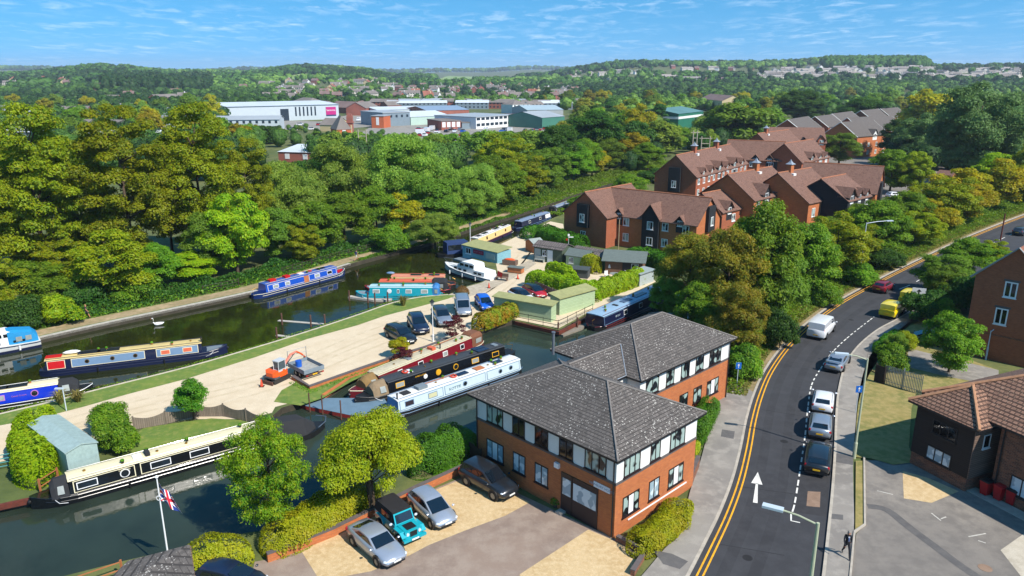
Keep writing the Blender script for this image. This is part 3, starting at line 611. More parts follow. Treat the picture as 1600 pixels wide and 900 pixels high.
proto('vase', leafmat('leaf_acid', '#98a818', '#7c9a16', '#b4b424', 0.4, 0.6), 1.6, 6.2, 4.0, 90, 26000, 0.18, 0.13, seed=40, shape='dome', lr=0.22, flat=0.6, core=0.5, nb=20, multi=3)
for k_, m_, hh, rr_, sh in (('far_green', L_GREEN, 12, 5.2, 'round'), ('far_mid', L_MID, 12, 5.6, 'round'), ('far_dark', L_DARK, 13, 5.2, 'round'), ('far_cone', L_DARK, 14, 4.0, 'cone'), ('far_willow', L_WILLOW, 12, 6.2, 'round'), ('far_gold', L_GOLD, 11, 4.8, 'round'), ('far_olive', L_OLIVE, 11, 5.0, 'round'), ('far_purple', L_RED, 10, 4.6, 'round')):
 proto(k_, m_, 0.5, hh, rr_, 34, 4200, 0.75, 0.25, seed=hash(k_) % 1 + len(k_) * 7 + int(hh), shape=sh, lr=0.3, flat=0.8, core=0.72, nb=3)
TREES = []
def tree(key, x, y, h, rad=None, label=None, cat='tree', name=None, group=None, z=0.0, rot=None, parts=True):
 cm, tm, ph, pr_, m = PROTO[key]; s = h / ph; sr = (rad / pr_) if rad else s
 nm = name or ('bush' if key.startswith('bush') else 'tree')
 o = thing(nm, label, cat, (x, y, z), rnd.uniform(0, 6.28) if rot is None else rot, group); o.scale = (sr, sr, s)
 link('crown', cm, o)
 if parts: link('trunk', tm, o)
 TREES.append((x, y, rad or pr_ * s)); return o
def treepx(key, bx, by, top, wpx, label, **k):
 """base at a photo point, height from the row of the crown's top, spread from its width"""
 x, y = G(bx, by); zc = y * cp + CAMH * sp; zt = ZAT(x, y, top); return tree(key, x, y, max(1.5, zt), wpx / 2 * zc / FPX, label, **k)
# --- hand-placed trees: (kind, base column, base row, top row, width, label)
TL = [
 ('locust_a', 78, 446, 150, 170, 'tall yellow-green tree at the far left behind the towpath, broadest of the tall three'),
 ('locust_b', 212, 430, 146, 150, 'tall yellow-green tree behind the towpath, middle one of the tall three'),
 ('locust_a', 322, 404, 152, 150, 'tall yellow-green tree behind the towpath, rightmost of the tall three'),
 ('locust_b', 395, 392, 205, 90, 'slimmer yellow-green tree right beside the tall three on the towpath side'),
 ('locust_b', -25, 468, 180, 130, 'tall yellow-green tree cut off by the left edge of the view'),
 ('locust_a', 20, 410, 215, 110, 'yellow-green tree filling the gap behind the leftmost tall trees'),
 ('locust_b', 140, 418, 210, 110, 'ragged yellow-green tree between the left and middle tall trees'),
 ('locust_a', 270, 398, 215, 100, 'ragged yellow-green tree between the middle and right tall trees'),
 ('lime_b', 12, 500, 395, 90, 'yellowish tree above the white cruiser with the blue canopy'),
 ('green_a', 62, 486, 405, 110, 'dark green low tree just right of the white cruiser with blue canopy'),
 ('lime_a', 185, 470, 358, 135, 'bright lime tree over the towpath behind the walker in dark clothes'),
 ('bush_d', 132, 478, 430, 80, 'dark bush right behind the walker in dark clothes'),
 ('lime_a', 300, 440, 393, 100, 'low yellow-lime tree leaning over the towpath above the swan'),
 ('green_a', 240, 455, 380, 90, 'fresh green tree between two lime trees on the towpath'),
 ('lime_b', 90, 450, 360, 110, 'lime tree under the leftmost tall tree, set back from the towpath'),
 ('lime_a', 372, 428, 300, 110, 'lime tree beside the towpath fence left of the moored blue narrowboat'),
 ('green_b', 330, 430, 330, 90, 'shaded green tree under the rightmost tall tree'),
 ('bush_g', 215, 470, 425, 80, 'leafy green bush at the towpath edge above the swan'),
 ('bush_d', 30, 515, 460, 80, 'dark bush behind the roof of the white cruiser with blue canopy'),
 ('bush_l', 95, 505, 455, 70, 'yellow-green bush by the towpath right of the white cruiser'),
 ('willow_a', 455, 368, 255, 130, 'tall grey-green willow above the stern of the moored blue narrowboat'),
 ('green_b', 430, 410, 320, 90, 'green tree right behind the stern of the blue narrowboat at the towpath'),
 ('green_a', 490, 400, 315, 100, 'green tree behind the middle of the blue narrowboat at the towpath'),
 ('lime_b', 475, 412, 345, 70, 'yellow-tinged small tree by the fence behind the blue towpath narrowboat'),
 ('green_a', 540, 388, 300, 100, 'fresh green tree behind the bow of the blue narrowboat at the towpath'),
 ('willow_a', 540, 340, 225, 130, 'grey-green willow with a rounded top left of the brightest willow'),
 ('willow_a', 632, 338, 212, 150, 'brightest yellow-green willow in the middle of the tree belt'),
 ('gold_a', 628, 372, 300, 70, 'yellow tree standing behind the towpath walkers'),
 ('green_a', 590, 376, 290, 90, 'green tree overhanging the fence behind the three towpath walkers'),
 ('willow_a', 680, 388, 335, 85, 'small willow leaning over the water opposite the white cruiser'),
 ('green_b', 668, 362, 270, 100, 'olive-green tree behind the small willow at the water'),
 ('willow_a', 720, 346, 262, 100, 'pale willow opposite the sky-blue boatyard office'),
 ('green_a', 765, 330, 240, 90, 'mid-green tree on the far bank opposite the cream narrowboat'),
 ('lime_b', 790, 300, 202, 100, 'light green tree with rounded top in the belt beyond the cream narrowboat'),
 ('green_b', 820, 300, 240, 90, 'green tree on the bank opposite the navy narrowboats upstream'),
 ('dark_a', 870, 285, 195, 90, 'dark green tree at the canal bend upstream'),
 ('green_a', 905, 280, 215, 80, 'green tree beside the towpath just before the canal bend'),
 ('dark_a', 930, 262, 172, 95, 'large dark tree above the canal bend'),
 ('gold_a', 985, 262, 205, 60, 'yellow tree above the canal bend left of the utility poles'),
 ('far_willow', 1030, 245, 190, 80, 'grey-green willow left of the twin utility poles'),
 ('dark_a', 1128, 228, 165, 75, 'broad olive-dark tree behind the twin utility poles'),
 ('far_mid', 1150, 232, 155, 110, 'broad mid-green tree behind the brick flats with lead-capped chimneys'),
 ('far_mid', 1190, 215, 165, 80, 'mid-green tree behind the ridge of the brick flats with lead-capped chimneys'),
 ('gold_a', 1000, 235, 160, 60, 'tree with a yellow top amid dark trees left of the green shed'),
 ('dark_a', 480, 330, 250, 90, 'dark tree in the shade left of the willows'),
 ('bush_g', 610, 392, 350, 60, 'bush by the towpath fence behind the walker in white'),
 ('willow_a', 745, 340, 258, 90, 'willow close to the towpath opposite the stern of the cream narrowboat'),
 ('green_a', 782, 326, 250, 85, 'bright green tree close to the towpath opposite the cream narrowboat bow'),
 ('lime_b', 822, 312, 238, 80, 'light green tree close to the towpath opposite the nearer navy boat'),
 ('green_b', 856, 300, 228, 80, 'olive green tree close to the towpath opposite the farther dark boat'),
 ('green_a', 893, 288, 222, 75, 'green tree close to the towpath left of the flats gable'),
 ('gold_a', 925, 277, 228, 55, 'rusty gold small tree by the towpath before the canal bend'),
 ('green_b', 952, 268, 215, 70, 'green tree by the towpath at the canal bend'),
 ('green_a', 988, 258, 210, 65, 'last green tree by the towpath before the chimneyed flats'),
 ('green_a', 1012, 268, 222, 60, 'small green tree between the far towpath and the chimneyed flats'),
 ('bush_g', 905, 330, 305, 45, 'bush on the bank between the dark boat and the flats gable'),
 ('bush_g', 985, 300, 272, 60, 'bush in the gap between canal and chimneyed flats, nearer one'),
 ('bush_d', 1020, 285, 262, 50, 'bush in the gap between canal and chimneyed flats, farther one'),
 ('gold_a', 1085, 305, 285, 60, 'yellow-green small tree between the low flats and the chimneyed flats'),
 ('olive_a', 1072, 490, 362, 115, 'large olive-brown tree above the navy narrowboat stern'),
 ('olive_a', 1135, 520, 352, 125, 'large olive-brown tree right behind the office roof'),
 ('green_a', 1095, 530, 440, 90, 'dark olive tree hanging over the end of the basin behind the office'),
 ('olive_a', 1150, 560, 440, 100, 'olive-green tree at the roadside corner behind the office'),
 ('green_b', 1040, 500, 430, 60, 'shaded tree over the stern of the navy narrowboat'),
 ('green_a', 1180, 505, 308, 130, 'fresh green tree rising behind the olive-brown trees, tallest by the road'),
 ('green_a', 1255, 465, 345, 110, 'green roadside tree above the white van, left of two'),
 ('lime_b', 1300, 440, 325, 100, 'yellow-green roadside tree above the white van, right of two'),
 ('green_b', 1215, 500, 390, 100, 'green tree on the verge below the tallest roadside tree'),
 ('green_a', 1365, 400, 310, 110, 'rich green tree behind the street lamp on the verge'),
 ('lime_b', 1335, 415, 345, 80, 'yellowish green tree left of the verge street lamp'),
 ('lime_a', 1425, 385, 330, 90, 'yellow-green tree on the verge right of the street lamp'),
 ('gold_a', 1450, 375, 310, 80, 'golden green tree on the verge right of the street lamp, farther one'),
 ('lime_b', 1480, 360, 270, 90, 'yellow-green tree on the verge before the road bends'),
 ('gold_a', 1555, 330, 245, 100, 'golden yellow tree near the right edge beyond the road'),
 ('gold_a', 1510, 350, 285, 80, 'golden green tree left of the golden yellow one near the right edge'),
 ('lime_b', 1600, 320, 215, 90, 'olive tree cut off by the right edge beyond the road'),
 ('green_a', 1390, 300, 232, 80, 'round bright green tree beside the end gable of the nearest flats'),
 ('lime_a', 1425, 305, 235, 60, 'round lime tree left of the brown-roofed garage'),
 ('green_b', 1310, 258, 205, 70, 'mid-green tree between the two rows of brick flats'),
 ('willow_b', 1515, 285, 125, 150, 'huge grey-green willow, the biggest tree on the right'),
 ('willow_b', 1440, 262, 175, 100, 'grey-green willow left of the biggest one on the right'),
 ('dark_a', 1400, 250, 185, 70, 'dark tree between the far flats and the grey-green willows'),
 ('willow_b', 1590, 265, 150, 110, 'grey-green willow behind the biggest one at the right edge'),
 ('dark_a', 1345, 205, 152, 90, 'dark tree with rusty tips behind the farthest row of flats'),
 ('dark_a', 1245, 195, 140, 80, 'dark green tree left of the farthest row of flats'),
 ('far_gold', 1440, 215, 140, 70, 'olive-yellow tree in front of the hillside houses'),
 ('green_b', 1345, 335, 295, 45, 'small round green tree in front of the black-boarded end bay of the flats'),
 ('bush_d', 1218, 545, 480, 60, 'bush on the verge below the white van'),
 ('bush_g', 1290, 478, 440, 50, 'verge bush beside the yellow lines above the white van'),
 ('bush_g', 1160, 590, 535, 60, 'bush at the corner beside the blue footpath sign'),
 ('bush_g', 1340, 445, 410, 60, 'verge bush left of the dark red car'),
 ('bush_d', 1385, 420, 385, 60, 'verge bush above the dark red car'),
 ('green_a', 1405, 374, 298, 90, 'green tree filling the belt between the estate yard and the verge lamp'),
 ('lime_b', 1442, 352, 284, 90, 'yellow-green tree between the low garage and the verge, nearer the road'),
 ('gold_a', 1492, 335, 260, 95, 'gold-tinged tree right of the low garage in the roadside belt'),
 ('green_a', 1332, 374, 316, 75, 'green tree in front of the end block of flats, below its black bay'),
 ('lime_a', 1548, 316, 238, 95, 'lime tree behind the golden yellow one near the right edge'),
 ('green_b', 1290, 400, 335, 80, 'green tree below the black boarded dormers of the front row flats'),
 ('green_b', 1475, 462, 395, 100, 'dark shrubby tree right of the yellow vans'),
 ('green_a', 1515, 436, 372, 95, 'shrubby tree along the road in front of the tall brick gable'),
 ('lime_b', 1550, 412, 372, 50, 'bushy top of a roadside tree beside the dark road pole'),
 ('bush_d', 1500, 480, 425, 90, 'broad dark shrub against the left edge of the tall brick gable'),
 ('green_b', 1472, 474, 412, 70, 'dark tree right behind the farther yellow van'),
 ('bush_d', 1440, 500, 450, 70, 'dark shrub behind the road sign by the yellow vans'),
 ('bush_g', 1465, 505, 465, 60, 'shrub between the yellow vans and the brick gable'),
 ('green_a', 1482, 583, 488, 95, 'round-headed green tree in front of the tall brick gable'),
 ('bush_l', 1414, 545, 515, 38, 'pale variegated shrub beside the parked black car in the flats garden'),
 ('bush_g', 1390, 577, 535, 55, 'olive shrub beside the metal railings'),
 ('willow_a', 1398, 555, 520, 40, 'small green shrub by the footway at the bus lane bend'),
 ('airy', 428, 826, 652, 142, 'loose yellow-green tree at the waterside in front of the black narrowboat'),
 ('vase', 582, 802, 640, 165, 'spreading bright yellow-green tree behind the turquoise open car'),
 ('bush_g', 186, 706, 650, 62, 'shaggy green bush right of the pale metal shed, nearer the narrowboat'),
 ('bush_g', 172, 672, 628, 66, 'shaggy green bush right of the pale metal shed, nearer the gravel yard'),
 ('round_green', 303, 655, 588, 62, 'small round green tree beside the wavy wooden fence'),
 ('acer', 630, 574, 538, 38, 'small purple-leaved shrub behind the brick kerb near the trailer'),
 ('acer', 712, 532, 490, 46, 'purple-leaved shrub in front of the silver cars'),
 ('round_gold', 624, 558, 527, 36, 'small round golden shrub in front of the parked black estate car'),
]
for t in TL: treepx(t[0], t[1], t[2], t[3], t[4], t[5], cat='bush' if t[0].startswith('bush') or t[0] == 'acer' else 'tree')
def leafstrip(name, line, d0, d1, hmax, per, m, size=0.28, seed=5, kind='stuff', label=None, zb=0.0, **kw):
 g = np.random.default_rng(seed); A, B_ = np.array(offset(line, d0)), np.array(offset(line, d1)); seg = np.linalg.norm(A[1:] - A[:-1], axis=1); cum = np.concatenate([[0], np.cumsum(seg)]); n = int(cum[-1] * per)
 s = g.uniform(0, cum[-1], n); i = np.clip(np.searchsorted(cum, s) - 1, 0, len(seg) - 1); f = ((s - cum[i]) / seg[i])[:, None]; t = g.uniform(0, 1, n)[:, None]
 p = (A[i] * (1 - f) + A[i + 1] * f) * (1 - t) + (B_[i] * (1 - f) + B_[i + 1] * f) * t
 bumpy = 0.55 + 0.45 * np.sin(p[:, 0] * 0.9 + np.sin(p[:, 1] * 0.7) * 2) * np.cos(p[:, 1] * 0.8)
 prof = np.sqrt(np.clip(1 - (2 * t[:, 0] - 1) ** 2, 0, 1)); z = zb + hmax * bumpy * prof * g.uniform(0.15, 1, n) ** 0.5
 cen = np.column_stack([p, z]); nn = unit(n, g) * 0.8 + np.array([0, 0, 0.6]); nn /= np.linalg.norm(nn, axis=1)[:, None]
 V, Fq = leaves(cen, nn, size, g); o = link(name, npmesh(name, V, Fq, m)); tag(o, label, None, None, kind); return o
tp = [p for p in north_bank if G(0, 543)[0] - 30 < p[0] < G(900, 300)[0]]
leafstrip('towpath_undergrowth', tp, 3.4, 8.5, 2.2, 300, L_DARK, 0.34, 5)
leafstrip('towpath_undergrowth', tp, 3.2, 7.0, 1.4, 160, L_GREEN, 0.3, 6)
leafstrip('bank_weeds', [p for p in north_bank if G(560, 408)[0] < p[0] < G(860, 318)[0]], -0.1, 1.0, 0.8, 130, L_BRIGHT, 0.22, 7)
leafstrip('verge_undergrowth', verge, 0.9, 8.0, 1.0, 420, L_GREEN, 0.26, 8, zb=0.1)
leafstrip('verge_undergrowth', verge, 3.5, 12.0, 2.6, 300, L_MID, 0.34, 9, zb=0.1)
leafstrip('verge_undergrowth', verge, 0.6, 3.5, 0.45, 260, leafmat('leaf_dry_grass', '#8a8440', '#6f7434', '#a0924e', 0.3), 0.2, 10, zb=0.1)
leafstrip('edge_weeds', sb_i, -.5, -.05, .16, 60, L_GREEN, .12, 21)
leafstrip('edge_weeds', HP((458, 596), (484, 612), (560, 585), (620, 564), (668, 549), (700, 536)), -.6, .5, .22, 70, L_GREEN, .12, 22)
up_ = [p for p in north_bank if p[0] > G(800, 338)[0]]; leafstrip('bank_weeds', up_, -.1, 3.6, 1.3, 150, L_GREEN, .34, 23); leafstrip('bank_weeds', up_, 3.2, 9, 2.4, 160, L_MID, .4, 24)
leafstrip('bank_weeds', [p for p in south_bank if p[0] > G(870, 340)[0]], -3.0, .2, 1.2, 120, L_GREEN, .34, 25)
# --- hedges: clipped blocks, each a thing
def hedge(pts, wd, h, m, label, size=0.13, dens=260, z=0.0, name='hedge', seed=3, round_=0.25, core_m=None):
 """pts: centre line on the ground"""
 g = np.random.default_rng(seed + int(abs(pts[0][0]) * 10)); L = pts; A, B_ = np.array(offset(L, -wd / 2)), np.array(offset(L, wd / 2))
 o = thing(name, label, 'hedge', (L[0][0], L[0][1], z)); ox, oy = L[0]
 cum = [0]
 for a, b in zip(L, L[1:]): cum.append(cum[-1] + math.dist(a, b))
 T = cum[-1]; area = T * (wd + 2 * h) + 2 * wd * h; n = int(area * dens); s = g.uniform(-wd * 0.32, T + wd * 0.32, n); cum = np.array(cum)
 sc = np.clip(s, 0, T - 1e-6); i = np.clip(np.searchsorted(cum, sc, side='right') - 1, 0, len(L) - 2); seg = (cum[1:] - cum[:-1]); f = ((s - cum[i]) / seg[i])[:, None]
 th = g.uniform(-0.25, math.pi + 0.25, n); e = 2.0 / 4.0    # superellipse section
 ca, sa = np.cos(th), np.sin(th); u = np.sign(ca) * np.abs(ca) ** e; v = np.abs(sa) ** e * np.sign(sa)
 ed_ = wd * 0.32; endf = np.sqrt(np.clip(1 - (1 - np.clip(np.minimum(s + ed_, T + ed_ - s) / ed_, 0, 1)) ** 2, 0, 1)); rj0 = np.sqrt(g.uniform(0, 1, n))
 rj = g.uniform(0.9, 1.06, n) * endf; wob = 1 + 0.05 * np.sin(s * 1.7 + th * 3) + 0.04 * np.sin(s * 4.1)
 mid = (A[i] + B_[i]) / 2 * (1 - f) + (A[i + 1] + B_[i + 1]) / 2 * f; hw = (B_[i] - A[i]) / 2 * (1 - f) + (B_[i + 1] - A[i + 1]) / 2 * f
 dirx = (B_[i] - A[i]); fw_ = np.column_stack([dirx[:, 1], -dirx[:, 0]]); fw_ /= np.linalg.norm(fw_, axis=1)[:, None]; over = (s - sc) * 0.9; p = mid + hw * (u * rj * wob)[:, None] - fw_ * (-over)[:, None]; zz = np.maximum(0.02, h * (0.1 + 0.9 * v) * rj * wob)
 cen = np.column_stack([p[:, 0] - ox, p[:, 1] - oy, zz]); side = hw / (np.linalg.norm(hw, axis=1)[:, None] + 1e-9) * u[:, None]
 nn = np.column_stack([side, v]) + unit(n, g) * 0.7; nn /= np.linalg.norm(nn, axis=1)[:, None]
 V, Fq = leaves(cen, nn, size, g)
 link('foliage', npmesh('foliage', V, Fq, m), o)
 mb = MB(); rings = []
 for k in range(len(L)):
  e_ = 0.8 if k in (0, len(L) - 1) else 1; c = ((A[k] + B_[k]) / 2); d = (B_[k] - A[k]) / 2 * 0.86 * e_
  rings.append([(c[0] - ox + d[0] * a, c[1] - oy + d[1] * a, b * h * 0.9 * e_) for a, b in ((-1, 0), (-1, .7), (-.75, .97), (.75, .97), (1, .7), (1, 0))])
 mb.loft(rings).obj('inner_block', core_m or m, o)  # solid inner block, added so light does not pass through the leaf shell
 return o
H_BOX = leafmat('leaf_box', '#94a018', '#a8a620', '#7c8c12', 0.3, 0.8); H_BOXD = leafmat('leaf_box_green', '#4a7a1a', '#3a6616', '#5e8a22', 0.25, 0.8); H_LAUREL = leafmat('leaf_laurel', '#90ae12', '#76981a', '#b0ba20', 0.4, 1.2)
hedge(HP((450, 848), (485, 830), (525, 806), (556, 786)), 2.9, 1.5, H_BOX, 'long clipped yellow-green hedge above the brick wall behind the silver coupe', 0.13, 420)
hedge(HP((326, 888), (352, 882)), 2.7, 1.7, H_BOX, 'clipped dome of yellow-green hedge beside the slate roof near the flagpole', 0.12, 420)
hedge(HP((668, 735), (690, 728), (715, 716)), 2.6, 2.6, H_BOXD, 'tall rounded hedge between the spreading tree and the office corner', 0.13, 420)
hedge(HP((1005, 858), (1030, 840), (1052, 822), (1058, 806)), 2.0, 1.0, H_BOX, 'low mounded yellow-green hedge under the office side windows', 0.12, 460, z=0.05)
hedge(HP((1085, 695), (1096, 672), (1108, 648)), 1.7, 1.5, H_BOXD, 'dark green clipped hedge against the rear office block', 0.12, 420, z=0.05)
hedge(HP((1076, 712), (1082, 704)), 1.2, 0.8, H_BOX, 'tiny yellow-green bush at the end of the dark office hedge', 0.12, 420, z=0.05)
hedge(HP((752, 512), (775, 503), (803, 492)), 2.0, 1.6, leafmat('leaf_photinia', '#7a8c1e', '#a07a20', '#6a8c14', 0.3, 1.0), 'bushy red-tipped hedge on the bank behind the red narrowboat bow', 0.24, 170)
hedge(HP((835, 448), (870, 456), (905, 465), (925, 468)), 2.2, 2.3, H_LAUREL, 'bright laurel hedge above the grey board fence by the red car', 0.24, 170)
hedge(HP((862, 430), (884, 438), (893, 452)), 1.8, 2.0, H_LAUREL, 'laurel hedge beside the shed with the small white-framed window', 0.24, 170)
hedge(HP((930, 466), (960, 456), (996, 443)), 2.0, 2.1, H_LAUREL, 'bright laurel hedge along the bank behind the navy narrowboat', 0.24, 170)
hedge(HP((918, 424), (928, 426)), 2.0, 2.6, H_BOX, 'clipped yellow-green column bush between the sheds', 0.2, 170)
hedge(HP((832, 372), (850, 372), (880, 384), (905, 390)), 3.5, 2.2, H_BOXD, 'loose green hedge between the slipway and the long grey-roofed sheds', 0.26, 140)
hedge(HP((990, 408), (1030, 416), (1050, 424)), 3.0, 2.2, H_BOXD, 'green shrubbery between the brown cabin and the brick flats', 0.26, 140)
hedge(HP((60, 748), (50, 706), (62, 676)), 2.7, 2.1, H_LAUREL, 'big bright laurel hedge left of the pale metal shed', 0.2, 260)
hedge(HP((1372, 552), (1385, 540), (1400, 530)), 1.2, 1.0, H_BOXD, 'narrow green hedge along the footway by the flats garden', 0.13, 300, z=0.1)
def tuft(x, y, label, n=90, h=1.6, seed=1):
 g = random.Random(seed); o = thing('spiky_plant', label, 'plant', (x, y, 0)); mb = MB()
 for _ in range(n):
  a = g.uniform(0, 6.28); s = g.uniform(0.3, 1.0); hh = h * g.uniform(.6, 1); d = Vector((math.cos(a), math.sin(a), 0)); p = d * 0.12; q = d * s * 0.6 + Vector((0, 0, hh * .8)); r = d * s * 1.25 + Vector((0, 0, hh * (1.15 - s * .5))); w_ = d.cross(Vector((0, 0, 1))) * 0.035
  mb.poly([p - w_, p + w_, q + w_, q - w_]); mb.poly([q - w_, q + w_, r])
 mb.obj('blades', leafmat('leaf_phormium', '#8c8448', '#6f7030', '#a8985c', 0.3), o)
tuft(*G(630, 478), 'spiky brownish plant on the lawn by the cyan narrowboat', seed=2)
tuft(*G(95, 632), 'tall ochre grass clump behind the pale metal shed, nearest the lamp', seed=3); tuft(*G(122, 628), 'ochre grass clump between the metal shed and the canal lawn', seed=4, h=1.3)
# -- BUILDINGS
BR_ORANGE = brickmat('orange_brick', '#c47038', '#b05e32', '#9a7454', ms=0.008)
BR_RED = brickmat('red_brick', '#b05e36', '#9a4e2e', '#7a6252', ms=0.008)
BR_MIX = brickmat('mottled_brick', '#96583a', '#5e3628', '#8a7460', ms=0.012, bw=0.3, bh=0.1)
RF_OFFICE = brickmat('weathered_grey_tiles', '#6c6560', '#5b5550', '#36312e', bw=0.3, bh=0.105, ms=0.014, rough=0.9, spots='#aba69e', spotlim=0.44, spotscale=2.0, stain=0.75, bmp=0.02)
RF_BROWN = brickmat('brown_clay_tiles', '#8c6858', '#7c594a', '#523a31', bw=0.26, bh=0.16, ms=0.02, kv=1.6, rough=0.9, spots='#8d7a66', spotlim=0.2, stain=0.4, bmp=0.02)
RF_PAN = brickmat('brown_pantiles', '#9c7660', '#8a6652', '#3a251b', bw=0.34, bh=0.16, ms=0.035, kv=1.0, rough=0.9, spots='#b8a48a', spotlim=0.25, stain=0.25, bmp=0.04)
RF_GREY = brickmat('grey_house_tiles', '#6c645e', '#5c5550', '#403b38', bw=0.3, bh=0.2, ms=0.02, kv=1.5, rough=0.9, stain=0.3, bmp=0)
RF_FELT = mat('green_grey_felt', '#5c6662', 0.95, 0.12, 3); RF_FELTOL = mat('olive_felt', '#8f9060', 0.95, 0.12, 2)
RIDGE_OR = mat('orange_ridge_tiles', '#9a6244', 0.9, 0.2, 3); RIDGE_GR = mat('grey_ridge_tiles', '#736d68', 0.9, 0.2, 3)
WHITE = mat('white_render', '#d9d9d5', 0.6, 0.03, 1.0, dirt=0.12); UPVC = mat('white_frame', '#dedede', 0.4, 0)
DKFR = mat('dark_brown_frame', '#241416', 0.5, 0); BLACKW = brickmat('black_weatherboard', '#1e2126', '#181a1e', '#0c0d0f', bw=6, bh=0.16, ms=0.012, bmp=0.01, stain=0.1)
BROWNW = brickmat('dark_stained_boards', '#2e2119', '#281c15', '#120c08', bw=6, bh=0.15, ms=0.014, bmp=0.01, stain=0.15); GREYW = brickmat('greyed_boards', '#7b6456', '#6c574a', '#382c24', bw=6, bh=0.15, ms=0.014, bmp=0.01)
BAND = mat('grey_band', '#57504f', 0.8, 0.1, 2); GUTTER = mat('black_gutter', '#17171a', 0.5, 0); LEAD = mat('lead_grey', '#868e98', 0.5, 0.15, 2)
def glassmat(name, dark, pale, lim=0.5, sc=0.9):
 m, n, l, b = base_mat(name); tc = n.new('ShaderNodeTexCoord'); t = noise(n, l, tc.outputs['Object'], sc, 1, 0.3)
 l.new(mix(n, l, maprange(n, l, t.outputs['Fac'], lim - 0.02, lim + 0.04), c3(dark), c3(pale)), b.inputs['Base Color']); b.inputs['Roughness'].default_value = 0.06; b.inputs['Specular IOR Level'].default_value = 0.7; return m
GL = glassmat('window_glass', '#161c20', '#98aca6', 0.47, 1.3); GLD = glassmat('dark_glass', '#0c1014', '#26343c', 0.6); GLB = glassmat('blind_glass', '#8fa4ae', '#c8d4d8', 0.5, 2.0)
def place(face, off):
 return {'-Y': lambda s, d, z: (s, off - d, z), '+Y': lambda s, d, z: (s, off + d, z), '-X': lambda s, d, z: (off - d, s, z), '+X': lambda s, d, z: (off + d, s, z)}[face]
def slab(mb, pl, s0, s1, z0, z1, d0, d1, m=0):
 a = pl(s0, d0, z0); b = pl(s1, d1, z1); x = sorted((a[0], b[0])); y = sorted((a[1], b[1])); return mb.bb(*x, *y, z0, z1, m)
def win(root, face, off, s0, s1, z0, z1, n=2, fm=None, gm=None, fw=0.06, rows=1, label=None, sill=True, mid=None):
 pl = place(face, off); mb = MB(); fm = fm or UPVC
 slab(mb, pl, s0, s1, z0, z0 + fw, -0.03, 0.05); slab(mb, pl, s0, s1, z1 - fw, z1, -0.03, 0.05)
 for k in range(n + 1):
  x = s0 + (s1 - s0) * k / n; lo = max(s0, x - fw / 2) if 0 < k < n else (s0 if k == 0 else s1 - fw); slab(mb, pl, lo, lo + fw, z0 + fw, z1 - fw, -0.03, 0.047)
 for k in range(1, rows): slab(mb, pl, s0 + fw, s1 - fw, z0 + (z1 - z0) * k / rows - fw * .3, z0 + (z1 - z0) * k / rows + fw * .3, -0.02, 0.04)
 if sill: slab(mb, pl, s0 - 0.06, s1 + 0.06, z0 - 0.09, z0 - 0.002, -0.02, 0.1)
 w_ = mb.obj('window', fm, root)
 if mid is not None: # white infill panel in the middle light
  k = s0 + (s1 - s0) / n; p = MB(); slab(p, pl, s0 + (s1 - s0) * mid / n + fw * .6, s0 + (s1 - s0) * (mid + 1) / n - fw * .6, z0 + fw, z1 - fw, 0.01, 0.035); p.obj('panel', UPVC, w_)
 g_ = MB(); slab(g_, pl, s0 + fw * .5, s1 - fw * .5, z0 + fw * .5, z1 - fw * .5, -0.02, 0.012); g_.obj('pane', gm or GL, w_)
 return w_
def hiproof(mb, x0, x1, y0, y1, ze, zr, t=0.16, m=0, mg=1):
 W, D = x1 - x0, y1 - y0
 if W >= D: a, b = (x0 + D / 2, (y0 + y1) / 2), (x1 - D / 2, (y0 + y1) / 2)
 else: a, b = ((x0 + x1) / 2, y0 + W / 2), ((x0 + x1) / 2, y1 - W / 2)
 c = [(x0, y0, ze), (x1, y0, ze), (x1, y1, ze), (x0, y1, ze)]; A, B_ = (*a, zr), (*b, zr)
 if W >= D: mb.poly([c[0], c[1], B_, A], m); mb.poly([c[1], c[2], B_], m); mb.poly([c[2], c[3], A, B_], m); mb.poly([c[3], c[0], A], m)
 else: mb.poly([c[0], c[1], A], m); mb.poly([c[1], c[2], B_, A], m); mb.poly([c[2], c[3], B_], m); mb.poly([c[3], c[0], A, B_], m)
 for i in range(4):
  p, q = c[i], c[(i + 1) % 4]; mb.poly([(p[0], p[1], ze - t), (q[0], q[1], ze - t), (q[0], q[1], ze - .002), (p[0], p[1], ze - .002)], mg)
 mb.poly([(p[0], p[1], ze - t) for p in c][::-1], mg); return A, B_
def caps(mb, segs, r=0.07, m=0):
 for a, b in segs: mb.tube([Vector(a) + Vector((0, 0, r * .3)), Vector(b) + Vector((0, 0, r * .3))], r, 6, m)
# -- the office in the foreground
OFR = R(44); OFX, OFY = 6.35, 40.6
off = thing('office_building', 'two-storey red brick office with white upper band and lichen-spotted grey hip roofs by the road', 'building', (OFX, OFY, 0), OFR)
def ofl(x, y): return (OFX + x * math.cos(OFR) - y * math.sin(OFR), OFY + x * math.sin(OFR) + y * math.cos(OFR))
def colat(fn, px, z, lo=-5, hi=40):
 """distance along a wall whose image column is px"""
 f = lambda s: PX(*fn(s), z)[0] - px; a, b = lo, hi; sa = f(a) > 0
 for _ in range(40):
  c = (a + b) / 2
  if (f(c) > 0) == sa: a = c
  else: b = c
 return (a + b) / 2
SW = lambda s: ofl(0, s); SE = lambda s: ofl(s, 0); BSE = lambda s: ofl(s, 6.3)
mb = MB(); mb.bb(0, 8.8, 0, 12.9, -0.3, 3.72).bb(10.8, 23.8, 6.3, 14.9, -1.5, 3.72).bb(8.8, 10.8, 7.6, 12.2, -1.5, 3.72); mb.obj('brick_wall', BR_ORANGE, off)
